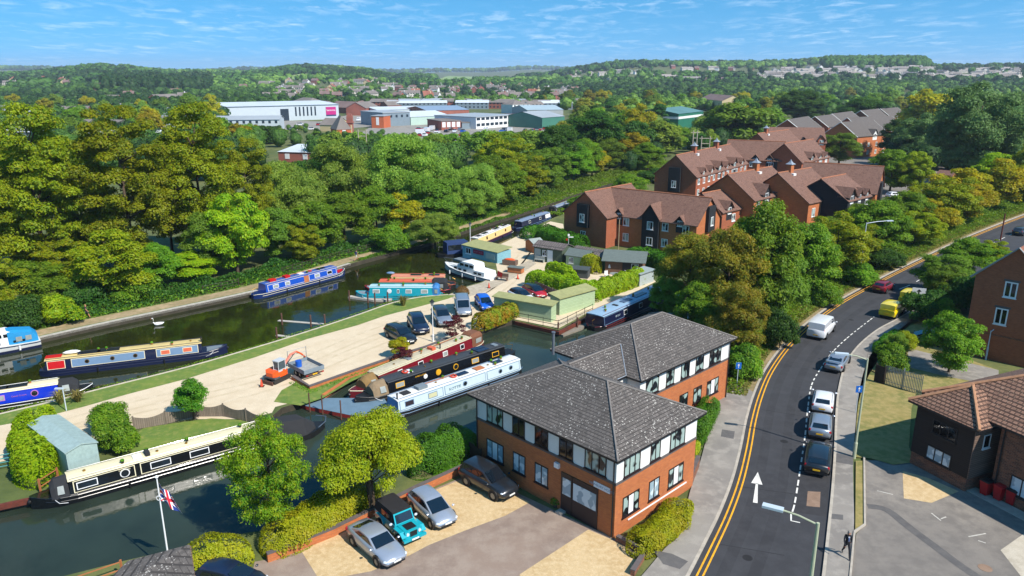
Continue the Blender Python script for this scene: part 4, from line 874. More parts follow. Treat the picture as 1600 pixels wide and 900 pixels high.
mb = MB(); mb.bb(-.03, 8.83, -.03, 12.93, 3.722, 3.9).bb(10.77, 23.83, 6.27, 14.93, 3.722, 3.9).bb(8.84, 10.76, 7.57, 12.23, 3.722, 3.9); mb.obj('string_course', BAND, off)
mb = MB(); mb.bb(0.01, 8.79, 0.01, 12.89, 3.902, 5.52).bb(10.81, 23.79, 6.31, 14.89, 3.902, 5.52).bb(8.8, 10.8, 7.61, 12.19, 3.902, 5.52); mb.obj('upper_panel', WHITE, off)
mb = MB(); A1, B1 = hiproof(mb, -.45, 9.25, -.4, 13.3, 5.7, 7.98); mb.obj('roof', [RF_OFFICE, GUTTER], off)
mb = MB(); A2, B2 = hiproof(mb, 10.4, 24.2, 5.9, 15.3, 5.7, 8.0); mb.obj('roof', [RF_OFFICE, GUTTER], off)
mb = MB(); zl = 6.95; mb.poly([(5.6, 7.35, 5.72), (13.4, 7.35, 5.72), (13.4, 9.95, zl), (5.6, 9.95, zl)], 0); mb.poly([(13.4, 12.55, 5.72), (5.6, 12.55, 5.72), (5.6, 9.95, zl), (13.4, 9.95, zl)], 0); mb.bb(9.3, 10.38, 7.4, 12.5, 5.52, 5.71, 1); mb.obj('link_roof', [RF_OFFICE, GUTTER], off)
mb = MB(); e = 5.72
caps(mb, [(A1, B1), ((-.45, -.4, e), A1), ((9.25, -.4, e), A1), ((-.45, 13.3, e), B1), ((9.25, 13.3, e), B1), (A2, B2), ((10.4, 5.9, e), A2), ((10.4, 15.3, e), A2), ((24.2, 5.9, e), B2), ((24.2, 15.3, e), B2), ((6.7, 9.95, zl), (12.9, 9.95, zl))]); mb.obj('ridge_tiles', RIDGE_GR, off, smooth=True)
MB().tube([(9.33, 7.37, 5.74), (10.42, 7.37, 5.74), (12.9, 9.9, 6.98)], 0.04, 5).obj('lead_flashing', LEAD, off)
MB().cyl((10.0, 14.6, 6.5), .12, 1.9, 10).cyl((10.0, 14.6, 7.5), .17, .08, 10).obj('flue', mat('grey_flue', '#5a6068', 0.5, 0.1), off)
def two(fn, a, b, z): s = sorted((colat(fn, a, z), colat(fn, b, z))); return s
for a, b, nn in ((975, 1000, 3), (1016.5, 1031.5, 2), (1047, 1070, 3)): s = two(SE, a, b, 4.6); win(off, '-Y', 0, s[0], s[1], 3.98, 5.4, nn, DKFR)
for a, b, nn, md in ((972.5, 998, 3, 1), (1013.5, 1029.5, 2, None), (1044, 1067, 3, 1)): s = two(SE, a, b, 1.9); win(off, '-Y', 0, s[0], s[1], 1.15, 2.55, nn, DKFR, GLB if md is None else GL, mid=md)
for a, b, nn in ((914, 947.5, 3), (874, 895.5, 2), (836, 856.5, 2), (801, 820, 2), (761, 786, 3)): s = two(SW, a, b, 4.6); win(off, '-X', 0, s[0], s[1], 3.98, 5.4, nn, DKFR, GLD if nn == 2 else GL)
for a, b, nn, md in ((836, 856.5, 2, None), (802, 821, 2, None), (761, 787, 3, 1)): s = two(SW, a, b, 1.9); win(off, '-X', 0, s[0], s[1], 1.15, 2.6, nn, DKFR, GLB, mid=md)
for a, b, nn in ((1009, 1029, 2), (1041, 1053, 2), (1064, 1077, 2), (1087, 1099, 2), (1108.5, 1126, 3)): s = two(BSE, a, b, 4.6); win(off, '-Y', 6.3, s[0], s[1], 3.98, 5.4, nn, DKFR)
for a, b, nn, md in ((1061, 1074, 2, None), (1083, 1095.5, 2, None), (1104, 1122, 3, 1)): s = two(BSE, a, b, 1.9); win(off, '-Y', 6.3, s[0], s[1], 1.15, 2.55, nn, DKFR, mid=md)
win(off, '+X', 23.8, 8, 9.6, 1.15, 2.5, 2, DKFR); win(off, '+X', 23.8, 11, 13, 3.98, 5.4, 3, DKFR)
s = two(SW, 877, 934, 1.5); pl_ = place('-X', 0); mb = MB(); slab(mb, pl_, s[0], s[1], 0.02, 2.9, 0.0, 0.05); dr = mb.obj('entrance_screen', DKFR, off)
q = two(SW, 880, 892.5, 1.8); mb = MB(); slab(mb, pl_, q[0], q[1], 1.35, 2.55, 0.052, 0.07); mb.obj('door_pane', GLB, dr)
q = two(SW, 896.5, 932, 1.8); mb = MB(); slab(mb, pl_, q[0], q[1], 1.3, 2.5, 0.052, 0.07); mb.obj('blinded_pane', GLB, dr)
q = two(SW, 893.2, 894.6, 1.5); mb = MB(); slab(mb, pl_, q[0], q[1], 0.05, 2.85, 0.052, 0.075); mb.obj('door_post', mat('darker_frame', '#140b0c', 0.5, 0), dr)
q = two(SW, 928, 953.5, 3.1); mb = MB(); slab(mb, pl_, q[0], q[1], 2.98, 3.36, 0.0, 0.04); sg = mb.obj('name_sign', mat('sign_white', '#d5d8de', 0.5, 0), off)
SIGNBLUE = mat('sign_lettering', '#7a92a6', 0.6, 0)
def lettering(parent, txt, face, s, z, off_, size, m, flip=True, name='lettering', rot=0.0, label=None):
 cu = bpy.data.curves.new(name, 'FONT'); cu.body = txt; cu.size = size; cu.extrude = 0.004; cu.align_x = 'CENTER'; cu.align_y = 'CENTER'; cu.resolution_u = 2
 t = bpy.data.objects.new(name, cu); C.objects.link(t); dg = bpy.context.evaluated_depsgraph_get(); me = bpy.data.meshes.new_from_object(t.evaluated_get(dg)); bpy.data.objects.remove(t)
 me.materials.clear(); me.materials.append(m); o = link(name, me, parent)
 p = place(face, off_)(s, 0.0, z); ang = {'-Y': 0, '+X': math.pi / 2, '+Y': math.pi, '-X': -math.pi / 2}[face]
 o.location = p; o.rotation_euler = (math.pi / 2, rot, ang); return o
lettering(off, 'NEWBURY HOUSE', '-X', (q[0] + q[1]) / 2, 3.165, -0.046, 0.24, SIGNBLUE)
MB().bb(1.35, 7.9, -0.06, 0, 0.72, 0.79).obj('white_rail', UPVC, off)
mb = MB(); slab(mb, pl_, 4.6, 5.0, 3.05, 3.4, 0, .18); mb.obj('alarm_box', UPVC, off)
for y0 in (0.15, 12.75): MB().cyl((-.07, y0, 2.8), .045, 5.4, 8).obj('downpipe', GUTTER, off)
MB().cyl((23.7, 6.22, 2.8), .045, 5.4, 8).obj('downpipe', GUTTER, off)
# -- general gabled block between two ridge points
def gb(name, label, r1, r2, zr, ze, hw, wall, roof, hwb=None, oh=0.3, z0=0.0, winrows=((1.0, 2.3), (3.6, 4.9)), wstep=3.2, dorm=(), chim=(), bay=(), barge=None, wside=('f', 'e'), ridge=None, gm=None, cat='building', group=None, wm=None, ww=1.1, gapped=(), parts=True):
 """r1,r2 ridge ends in the photo; local X runs along the ridge, local -Y faces the viewer"""
 a, b = (G(*r1, zr), G(*r2, zr)) if not isinstance(r1[0], tuple) else (r1[0], r2[0])
 if a[0] > b[0]: a, b = b, a
 ang = math.atan2(b[1] - a[1], b[0] - a[0]); L = math.dist(a, b); o = thing(name, label, cat, (a[0], a[1], z0), ang, group); zr -= z0; ze -= z0
 hwb = hwb or hw; k = (zr - ze) / hw
 mb = MB(); mb.add([(0, -hw, -1.5), (L, -hw, -1.5), (L, hwb, -1.5), (0, hwb, -1.5), (0, -hw, ze), (L, -hw, ze), (L, hwb, ze), (0, hwb, ze), (0, 0, zr - .05), (L, 0, zr - .05)], [(0, 1, 5, 4), (2, 3, 7, 6), (1, 2, 6, 9, 5), (3, 0, 4, 8, 7)]); mb.obj('wall', wall, o)
 mb = MB(); t = 0.12; yf, yb = -hw - oh, hwb + oh; zf, zb = ze - oh * k, ze - oh * (zr - ze) / hwb
 for (yy, zz) in ((yf, zf), (yb, zb)):
  q = [(-oh, yy, zz), (L + oh, yy, zz), (L + oh, 0, zr), (-oh, 0, zr)]; q2 = [(x, y, z + t) for x, y, z in q]
  mb.add(q + q2, [(0, 3, 2, 1), (4, 5, 6, 7), (0, 1, 5, 4), (1, 2, 6, 5), (3, 0, 4, 7)] if yy < 0 else [(0, 1, 2, 3), (7, 6, 5, 4), (4, 5, 1, 0), (5, 6, 2, 1), (7, 4, 0, 3)])
 mb.obj('roof', roof, o)
 if ridge: MB().tube([(-oh, 0, zr + t), (L + oh, 0, zr + t)], .12, 6).obj('ridge_tiles', ridge, o)
 if barge:
  mb = MB()
  for x in (-oh - .03, L + oh + .03):
   for (yy, zz) in ((yf, zf), (yb, zb)): mb.tube([(x, yy, zz), (x, 0, zr + .02)], .11, 4)
  mb.obj('bargeboard', barge, o)
 if parts:
  nwin = max(1, int(L / wstep))
  if 'f' in wside:
   for i in range(nwin):
    s = L * (i + .5) / nwin
    if any(abs(s - q * L) < 1.7 for q in bay) or i in gapped: continue
    for z_a, z_b in winrows:
     if z_b < ze - .05: win(o, '-Y', -hw, s - ww / 2, s + ww / 2, z_a, z_b, 2, wm or UPVC, gm, fw=.09)
  if 'w' in wside:
   for z_a, z_b in winrows: win(o, '-X', 0, -ww / 2, ww / 2, z_a, z_b, 2, wm or UPVC, gm, fw=.09)
  if 'e' in wside:
   for z_a, z_b in winrows: win(o, '+X', L, -ww / 2, ww / 2, z_a, z_b, 2, wm or UPVC, gm, fw=.09)
 for q in dorm:   # gabled dormers breaking the eaves on the near side: (fraction, width, black?, height)
  s = q[0] * L; w_ = q[1]; hh = q[3] if len(q) > 3 else 1.0; blk = q[2]; zt = ze + hh; zp = zt + w_ * .55; yd = -hw - .02; yin = -hw + (zt + .0 - ze) / k + .6; yin2 = -hw + (zp - ze) / k
  mb = MB(); mb.add([(s - w_ / 2, yd, ze - 1.6), (s + w_ / 2, yd, ze - 1.6), (s + w_ / 2, yd, zt), (s, yd, zp), (s - w_ / 2, yd, zt), (s - w_ / 2, yin, zt), (s + w_ / 2, yin, zt), (s - w_ / 2, yin, ze - 1.6), (s + w_ / 2, yin, ze - 1.6)], [(0, 1, 2, 3, 4), (1, 8, 6, 2), (7, 0, 4, 5)])
  d_ = mb.obj('dormer', BLACKW if blk else (wall if hh > .7 else WHITE), o); mb = MB()
  for sg_ in (-1, 1):
   e_ = s + sg_ * (w_ / 2 + .22); ze_ = zt - .22 * 1.1; pts = [(e_, yd - .3, ze_), (s, yd - .3, zp + .05), (s, yin2 + .2, zp + .05), (e_, yin, ze_)]; mb.poly(pts if sg_ > 0 else pts[::-1]); mb.poly([(x, y, z - .1) for x, y, z in (pts[::-1] if sg_ > 0 else pts)])
  mb.obj('dormer_roof', roof, d_)
  win(o, '-Y', yd, s - min(.55, w_ * .32), s + min(.55, w_ * .32), ze - .55, zt - .05, 2, UPVC, gm, fw=.08)
 for q in bay:    # full-height black boarded bay with its own gable
  s = q * L; w_ = 3.0; zt = ze + .5; zp = zt + 2.0; yd = -hw - .45; yin = -hw + (zt - ze) / k + .6; yin2 = -hw + (zp - ze) / k
  mb = MB(); mb.add([(s - w_ / 2, yd, -.2), (s + w_ / 2, yd, -.2), (s + w_ / 2, yd, zt), (s, yd, zp), (s - w_ / 2, yd, zt), (s - w_ / 2, yin, zt), (s + w_ / 2, yin, zt), (s - w_ / 2, yin, -.2), (s + w_ / 2, yin, -.2)], [(0, 1, 2, 3, 4), (1, 8, 6, 2), (7, 0, 4, 5)]); d_ = mb.obj('bay', BLACKW, o); mb = MB()
  for sg_ in (-1, 1):
   e_ = s + sg_ * (w_ / 2 + .25); ze_ = zt - .3; pts = [(e_, yd - .3, ze_), (s, yd - .3, zp + .05), (s, yin2 + .2, zp + .05), (e_, yin, ze_)]; mb.poly(pts if sg_ > 0 else pts[::-1]); mb.poly([(x, y, z - .1) for x, y, z in (pts[::-1] if sg_ > 0 else pts)])
  mb.obj('bay_roof', roof, d_)
  for z_a, z_b in winrows: win(o, '-Y', yd, s - ww / 2, s + ww / 2, z_a, z_b, 2, UPVC, gm, fw=.09)
 for q in chim:
  s = q * L; mb = MB(); mb.bb(s - .5, s + .5, -.45, .45, zr - 1.2, zr + 1.3); c_ = mb.obj('chimney', wall, o)
  mb = MB(); r_ = [[(s + x * w2, y * w2, zz) for x, y in ((-1, -1), (1, -1), (1, 1), (-1, 1))] for w2, zz in ((.66, zr + 1.3), (.62, zr + 1.36), (.3, zr + 1.6), (.1, zr + 1.95), (.02, zr + 2.2))]; mb.loft(r_); mb.obj('lead_cap', LEAD, c_)
  MB().bb(s - .45, s + .45, -1.05, -.46, zr - .75, zr - .25).obj('flashing', WHITE, c_)
 return o
def endbay(o, face, off_, s, zlo, zhi, w_=2.2, d=0.55):
 pl = place(face, off_); mb = MB(); slab(mb, pl, s - w_ / 2, s + w_ / 2, zlo, zhi, -0.05, d); mb.obj('boarded_bay', BLACKW, o)
 win(o, face, off_ + (d if face[0] == '+' else -d), s - .5, s + .5, zlo + .9, zlo + 2.3, 2, UPVC, fw=.09)
t1 = gb('brick_flats', 'orange-red brick flats wing whose gable with a black boarded bay faces the boatyard', (915, 301), (985, 288), 8.8, 5.2, 4.45, BR_RED, RF_BROWN, wside=(), ridge=RIDGE_OR, winrows=((1.0, 2.3), (3.6, 4.9)))
endbay(t1, '-X', 0, 0.2, 3.0, 6.9, 2.3); win(t1, '-X', 0, -.2, .85, 0.9, 2.3, 2, UPVC, fw=.09)
t2 = gb('brick_flats', 'long orange-red brick flats wing with one tall black boarded bay, nearest the boatyard cabins', (958, 294), (1110, 310), 8.8, 5.2, 4.45, BR_ORANGE, RF_BROWN, bay=(0.56,), wstep=3.3, ridge=RIDGE_OR, dorm=((0.22, 1.3, True, .4), (0.84, 1.3, True, .4)), wside=('f',))
endbay(t2, '+X', math.dist(G(958, 294, 8.8), G(1110, 310, 8.8)), 0, 3.6, 7.6, 2.6)
mb = MB(); mb.cyl((G(966, 392)[0], G(966, 392)[1], 2.6), .07, 5.2, 8); tag(mb.obj('pole', mat('bare_timber', '#9c8a6c', 0.9, 0.15)), 'bare timber pole standing in front of the brick flats nearest the boatyard', 'pole')
gb('brick_flats', 'low tiled link roof with a black gable between the boatyard flats and the chimneyed flats', (1098, 303), (1134, 296), 8.2, 5.6, 4.0, BR_RED, RF_BROWN, wside=('f',), dorm=((0.3, 1.8, True, .6),), ridge=RIDGE_OR, wstep=5)
E1 = gb('brick_flats', 'three-storey flats whose gable with black bay faces left under two lead-capped chimneys', (1057, 243), (1140, 226), 11.6, 7.6, 4.6, BR_RED, RF_BROWN, dorm=((.12, 1.3, 0, .8), (.27, 1.3, 0, .8), (.42, 1.9, 1, 1.0), (.57, 1.3, 0, .8), (.72, 1.9, 1, 1.0), (.88, 1.3, 0, .8)), chim=(.3, .72), winrows=((1, 2.3), (3.6, 4.9), (5.9, 7.1)), ridge=RIDGE_OR, wstep=2.7)
endbay(E1, '-X', 0, 0, 4.2, 9.2, 2.6)
gb('brick_flats', 'broad-roofed flats behind the twin lead-capped chimneys with small gabled dormers', (1139, 219), (1226, 222), 11.6, 7.6, 5.2, BR_RED, RF_BROWN, dorm=((.55, 1.6, 1, .4), (.8, 1.6, 1, .4)), winrows=((1, 2.3), (3.6, 4.9), (5.9, 7.1)), ridge=RIDGE_OR, wstep=3.4)
E3 = gb('brick_flats', 'flats with a tall brown brick gable and black bay behind the middle lead-capped chimney', (1226, 225), (1270, 218), 11.6, 7.6, 4.6, BR_RED, RF_BROWN, dorm=((.35, 2.0, 1, .9), (.65, 1.2, 0, .7), (.88, 1.2, 0, .7)), winrows=((1, 2.3), (3.6, 4.9), (5.9, 7.1)), ridge=RIDGE_OR, wstep=3)
endbay(E3, '-X', 0, 2.6, 1.0, 7.9, 2.8)
gb('brick_flats', 'front row flats with red-brown roof, left gable bare brick and one lead-capped chimney', (1138, 273), (1205, 261), 11.0, 7.2, 5.2, BR_ORANGE, RF_BROWN, dorm=((.28, 2.6, 1, .8), (.55, 1.3, 0, .7), (.8, 2.4, 1, 1.1)), chim=(.62,), winrows=((1, 2.3), (3.6, 4.9), (5.6, 6.9)), ridge=RIDGE_OR, wstep=3)
gb('brick_flats', 'front row flats with red-brown roof and lead-capped chimney right of the bare gable', (1216, 271), (1266, 263), 11.0, 6.6, 6.2, BR_ORANGE, RF_BROWN, chim=(.35,), winrows=((1, 2.3), (4.0, 5.5)), ridge=RIDGE_OR, wstep=2.8)
gb('brick_flats', 'front row flats with black boarded dormers and balconies, left of the end block', (1284, 280), (1320, 273), 10.2, 7.0, 5.0, BLACKW, RF_BROWN, dorm=((.15, 2.4, 1, .8), (.5, 1.3, 1, .7), (.82, 1.3, 1, .7)), winrows=((1, 2.3), (3.6, 4.9), (5.6, 6.9)), ridge=RIDGE_OR, wstep=2.8)
E6 = gb('brick_flats', 'end block with a long plain brown roof and black-bayed orange gable nearest the road', (1259, 254), (1379, 261), 11.2, 7.0, 5.4, BR_ORANGE, RF_BROWN, winrows=((1, 2.3), (3.6, 4.9)), ridge=RIDGE_OR, wstep=4)
endbay(E6, '+X', math.dist(G(1259, 254, 11.2), G(1379, 261, 11.2)), -1.2, .2, 8.6, 2.6)
gb('brick_flats', 'second row flats with a dark gable at its left end and one chimney', (1184, 209), (1232, 203), 11.6, 7.6, 5, BR_RED, RF_BROWN, chim=(.25,), winrows=((3.6, 4.9), (5.9, 7.1)), ridge=RIDGE_OR, wstep=4)
gb('brick_flats', 'second row flats with long red-brown roof and a pair of small dormers', (1202, 199), (1286, 200), 11.6, 7.6, 6, BR_RED, RF_BROWN, dorm=((.6, 1.8, 1, .6), (.92, 2.2, 0, .9)), winrows=((3.6, 4.9), (5.9, 7.1)), wstep=4)
B_ = WHITE
for lab, a, b in (('far row flats with white-edged gable, leftmost of the grey roofs', (1231, 187), (1262, 182)), ('far row flats second from the left under white-edged gables', (1274, 182), (1300, 179)), ('far row flats right of the small tree between the rows', (1300, 178), (1330, 174)), ('far row long grey-brown roof behind the white-edged cross gable', (1325, 184), (1392, 181)), ('far row flats with rust-brown roof near the end of the row', (1345, 173), (1372, 170)), ('last flats at the far right end of the far row', (1376, 170), (1402, 168))):
 gb('brick_flats', lab, a, b, 11.4, 7.6, 5.5, BR_RED, RF_GREY, barge=B_, winrows=((3.6, 4.9), (5.9, 7.1)), wstep=4, wside=('f',))
gb('brick_flats', 'far flats with a white-edged cross gable and orange end wall facing right', (1315, 191), (1364, 188), 11.6, 7.2, 6.5, BR_ORANGE, RF_GREY, barge=B_, dorm=((.55, 2.6, 0, .6),), winrows=((1, 2.3), (3.6, 4.9)), wstep=4)
gar = gb('garage_block', 'low garage with a hipped brown roof beside the round lime tree', (1470, 266), (1492, 268), 4.6, 2.4, 4.2, BR_ORANGE, RF_BROWN, wside=(), winrows=())
# -- tall brick gable at the right edge
ba = G(1503, 552); dirw = (math.sin(R(136)), math.cos(R(136))); RB = thing('brick_apartment', 'tall red brick apartment block with a plain gable and white windows at the right edge', 'building', (ba[0], ba[1], 0), math.atan2(dirw[1], dirw[0]))
rfn = lambda s: (ba[0] + dirw[0] * s, ba[1] + dirw[1] * s)
sa = colat(rfn, 1586, 9, 0, 40); he = ZAT(*ba, 430); hr = ZAT(*rfn(sa), 389)
mb = MB(); W2 = sa * 2; Lr = 22
mb.add([(0, 0, -.5), (W2, 0, -.5), (W2, 0, he), (sa, 0, hr), (0, 0, he), (0, Lr, -.5), (W2, Lr, -.5), (W2, Lr, he), (sa, Lr, hr), (0, Lr, he)], [(0, 1, 2, 3, 4), (5, 0, 4, 9), (1, 6, 7, 2), (6, 5, 9, 8, 7)]); mb.obj('wall', BR_RED, RB)
mb = MB();
for sgn, x0, x1 in ((1, -.35, sa), (-1, W2 + .35, sa)):
 zz = he - .35 * (hr - he) / sa; q_ = [(x0, -.15, zz), (x0, Lr, zz), (x1, Lr, hr), (x1, -.15, hr)]; mb.poly(q_ if sgn < 0 else q_[::-1]); mb.poly([(x, y, z + .14) for x, y, z in q_] if sgn < 0 else [(x, y, z + .14) for x, y, z in q_]); mb.add([q_[0], q_[3], (q_[3][0], q_[3][1], hr + .14), (q_[0][0], q_[0][1], zz + .14)], [(0, 1, 2, 3)])
mb.obj('roof', brickmat('orange_tiles', '#a06448', '#8c553c', '#4a2c20', bw=.3, bh=.2, ms=.02, kv=1.5, stain=.3), RB)
MB().tube([(-.38, -.2, he - .2), (sa, -.2, hr + .12), (W2 + .38, -.2, he - .2)], .1, 4).obj('bargeboard', mat('grey_board', '#8a8886', 0.7, 0.05), RB)
for px_, rows_ in ((1572, (441, 465)), (1565, (482, 507))):
 s = colat(rfn, px_, 5, 0, 40); z1_, z0_ = ZAT(*rfn(s), rows_[0]), ZAT(*rfn(s), rows_[1]); win(RB, '-Y', 0, s - .55, s + .55, z0_, z1_, 2, UPVC, GLD, fw=.12); mb = MB(); mb.bb(s - .7, s + .7, -.02, 0.05, z1_ + .02, z1_ + .22); mb.obj('lintel', BAND, RB)
MB().bb(-.02, W2, -.03, 0, 2.6, 2.75).obj('string_course', BR_MIX, RB)
# -- dark-boarded building bottom right
c0 = G(1506, 769); c1 = G(1421, 724); ang = math.atan2(c0[1] - c1[1], c0[0] - c1[0]); Lw = math.dist(c0, c1)
DB = thing('boarded_building', 'dark boarded house with brown pantile hip roofs and brick base at the bottom right', 'building', (c0[0], c0[1], 0), ang)
hE = 5.0
mb = MB(); mb.bb(-Lw, 0, 0, 3.0, -.3, 1.05).bb(0.9, 14, 1.3, 11, -.3, hE); mb.bb(-Lw, .9, 3.0, 11, -.3, hE); mb.obj('brick_wall', BR_MIX, DB)
mb = MB(); mb.bb(-Lw - .05, .05, -.05, 3.0, 1.05, hE); mb.obj('boarding', BROWNW, DB)
MB().bb(.052, .1, -.05, 3.0, 1.05, hE).obj('end_boarding', GREYW, DB)
mb = MB(); hiproof(mb, -Lw - .5, .6, -.55, 5.0, hE + .05, hE + 1.75, m=0); mb.obj('front_roof', [RF_PAN, GUTTER], DB)
mb = MB(); A3, B3 = hiproof(mb, -Lw - .6, 15, .9, 12.4, hE + .35, hE + 3.3); mb.obj('main_roof', [RF_PAN, GUTTER], DB)
mb = MB(); caps(mb, [(A3, B3), ((-Lw - .6, .9, hE + .36), A3), ((.6, -.55, hE + .06), (.6 - 2.77, 2.22, hE + 1.76)), ((-Lw - .5, -.55, hE + .06), (-Lw - .5 + 2.77, 2.22, hE + 1.76)), ((.6 - 2.77, 2.22, hE + 1.76), (-Lw + 2.27, 2.22, hE + 1.76))], .12); mb.obj('ridge_tiles', mat('pantile_ridge', '#a87a5a', 0.9, 0.2, 3), DB, smooth=True)
cf = lambda s: (c0[0] + math.cos(ang) * s, c0[1] + math.sin(ang) * s)
s0_, s1_ = colat(cf, 1459, 4, -8, 2), colat(cf, 1497, 4, -8, 2); win(DB, '-Y', -.05, s0_, s1_, 3.2, 4.25, 3, GUTTER, GLD, fw=.07)
s0_, s1_ = colat(cf, 1449, 1.8, -8, 2), colat(cf, 1487, 1.8, -8, 2); win(DB, '-Y', -.05, s0_, s1_, 1.15, 2.2, 3, GUTTER, GLB, fw=.07)
for x0, x1, z0_, z1_ in ((2.1, 3.6, 0.9, 2.2), (3.4, 5.6, 3.3, 4.5), (6.4, 7.8, .9, 2.2)): win(DB, '-Y', 1.3, x0, x1, z0_, z1_, 2, GUTTER, GLB, fw=.07)
win(DB, '+X', .1, .9, 1.6, 3.2, 4.2, 1, UPVC, GLD)
MB().cyl((1.2, 1.2, 2.6), .05, 5, 8).obj('downpipe', GUTTER, DB)
mb = MB(); mb.bb(-.6, 14, .25, 1.2, -.1, .1); tag(mb.obj('bin_plinth', m_kerb), kind='structure'); o_ = bpy.data.objects['bin_plinth']; o_.location = (c0[0], c0[1], 0); o_.rotation_euler = (0, 0, ang); o_.name = 'pavement'
BINRED = mat('red_plastic', '#b01418', 0.45, 0.05); BINBLK = mat('black_rubber', '#0e0e10', 0.6, 0)
for i, (px_, py_) in enumerate(((1539, 772), (1560, 780), (1580, 787))):
 x, y = G(px_, py_, .1); b_ = thing('wheelie_bin', ('red wheelie bin with a black lid, leftmost of the three by the brick wall', 'all-red wheelie bin, middle one of the three by the brick wall', 'red wheelie bin with a dark lid, rightmost of the three by the brick wall')[i], 'bin', (x, y, .1), ang, 'red wheelie bins')
 MB().loft([[(u * w2, v * w2 * 1.15, z) for u, v in ((-1, -1), (1, -1), (1, 1), (-1, 1))] for w2, z in ((.22, .05), (.3, 1.0), (.32, 1.02))]).obj('body', BINRED, b_)
 MB().loft([[(u * .33, v * .38, z) for u, v in ((-1, -1), (1, -1), (1, 1), (-1, 1))] for z in (1.022, 1.07)] + [[(u * .2, v * .25, 1.14) for u, v in ((-1, -1), (1, -1), (1, 1), (-1, 1))]]).obj('lid', BINRED if i == 1 else BINBLK, b_)
 for s in (-.22, .22): MB().cyl((s, .3, .1), .1, .06, 12, axis='X').obj('wheel', BINBLK, b_)
# -- boatyard sheds
def shed(name, label, pL, pR, depth, h, wall, roof, rise=0.6, oh=.2, kind='gable', doors=(), wins=(), cat='shed', z0=0.0, back=None, group=None, wm=None):
 """front wall between two photo ground points; X runs left to right, Y away"""
 a, b = G(*pL, z0), G(*pR, z0); ang = math.atan2(b[1] - a[1], b[0] - a[0]); L = math.dist(a, b); o = thing(name, label, cat, (*a, z0), ang, group)
 if kind == 'gable':     # ridge along X
  mb = MB(); mb.add([(0, 0, -.3), (L, 0, -.3), (L, depth, -.3), (0, depth, -.3), (0, 0, h), (L, 0, h), (L, depth, h), (0, depth, h), (0, depth / 2, h + rise), (L, depth / 2, h + rise)], [(0, 1, 5, 4), (2, 3, 7, 6), (1, 2, 6, 9, 5), (3, 0, 4, 8, 7)]); mb.obj('wall', wall, o)
  k = rise / (depth / 2); mb = MB()
  for yy, s in ((-oh, -1), (depth + oh, 1)):
   q = [(-oh, yy, h - oh * k), (L + oh, yy, h - oh * k), (L + oh, depth / 2, h + rise), (-oh, depth / 2, h + rise)]; q2 = [(x, y, z + .08) for x, y, z in q]; mb.add(q + q2, [(0, 3, 2, 1), (4, 5, 6, 7), (0, 1, 5, 4), (1, 2, 6, 5), (3, 0, 4, 7)] if s < 0 else [(0, 1, 2, 3), (7, 6, 5, 4), (4, 5, 1, 0), (5, 6, 2, 1), (7, 4, 0, 3)])
  mb.obj('roof', roof, o)
 elif kind == 'gablex':  # gable towards the viewer
  mb = MB(); mb.add([(0, 0, -.3), (L, 0, -.3), (L, depth, -.3), (0, depth, -.3), (0, 0, h), (L, 0, h), (L, depth, h), (0, depth, h), (L / 2, 0, h + rise), (L / 2, depth, h + rise)], [(0, 1, 5, 8, 4), (2, 3, 7, 9, 6), (1, 2, 6, 5), (3, 0, 4, 7)]); mb.obj('wall', wall, o); k = rise / (L / 2); mb = MB()
  for xx, s in ((-oh, -1), (L + oh, 1)):
   q = [(xx, -oh, h - oh * k), (xx, depth + oh, h - oh * k), (L / 2, depth + oh, h + rise), (L / 2, -oh, h + rise)]; q2 = [(x, y, z + .08) for x, y, z in q]; mb.add(q + q2, [(0, 1, 2, 3), (7, 6, 5, 4), (4, 5, 1, 0), (5, 6, 2, 1), (7, 4, 0, 3)] if s < 0 else [(0, 3, 2, 1), (4, 5, 6, 7), (0, 1, 5, 4), (1, 2, 6, 5), (3, 0, 4, 7)])
  mb.obj('roof', roof, o)
 else:                   # pent: front edge h, back edge h+rise
  mb = MB(); mb.add([(0, 0, -.3), (L, 0, -.3), (L, depth, -.3), (0, depth, -.3), (0, 0, h), (L, 0, h), (L, depth, h + rise), (0, depth, h + rise)], [(0, 1, 5, 4), (2, 3, 7, 6), (1, 2, 6, 5), (3, 0, 4, 7)]); mb.obj('wall', wall, o)
  k = rise / depth; q = [(-oh, -oh, h - oh * k), (L + oh, -oh, h - oh * k), (L + oh, depth + oh, h + rise + oh * k), (-oh, depth + oh, h + rise + oh * k)]; q2 = [(x, y, z + .1) for x, y, z in q]
  MB().add(q + q2, [(0, 3, 2, 1), (4, 5, 6, 7), (0, 1, 5, 4), (1, 2, 6, 5), (2, 3, 7, 6), (3, 0, 4, 7)]).obj('roof', roof, o)
 for f, w_, m_ in doors: MB().bb(f * L - w_ / 2, f * L + w_ / 2, -.04, 0, .02, min(2.0, h - .15)).obj('door', m_, o)
 for f, w_, z_a, z_b, n_ in wins: win(o, '-Y', 0, f * L - w_ / 2, f * L + w_ / 2, z_a, z_b, n_, wm or UPVC, GL, fw=.06)
 return o
PGREEN = brickmat('pale_green_boards', '#a8bc96', '#9eb38d', '#7b8f6c', bw=8, bh=.18, ms=.012, bmp=.01, stain=.1); DGREEN = brickmat('dark_green_boards', '#4d5c4a', '#465443', '#2e382c', bw=8, bh=.18, ms=.014, bmp=.01, stain=.15)
TEAL = mat('teal_boards', '#2f5c4a', 0.8, 0.12, 2); RF_ASB = brickmat('mossy_sheet_roof', '#7a706a', '#655c58', '#3c3734', bw=.4, bh=.5, ms=.05, kv=1, spots='#b5aea4', spotlim=.3, stain=.6)
ORW = mat('cedar_boards', '#a5643a', 0.8, 0.15, 2)
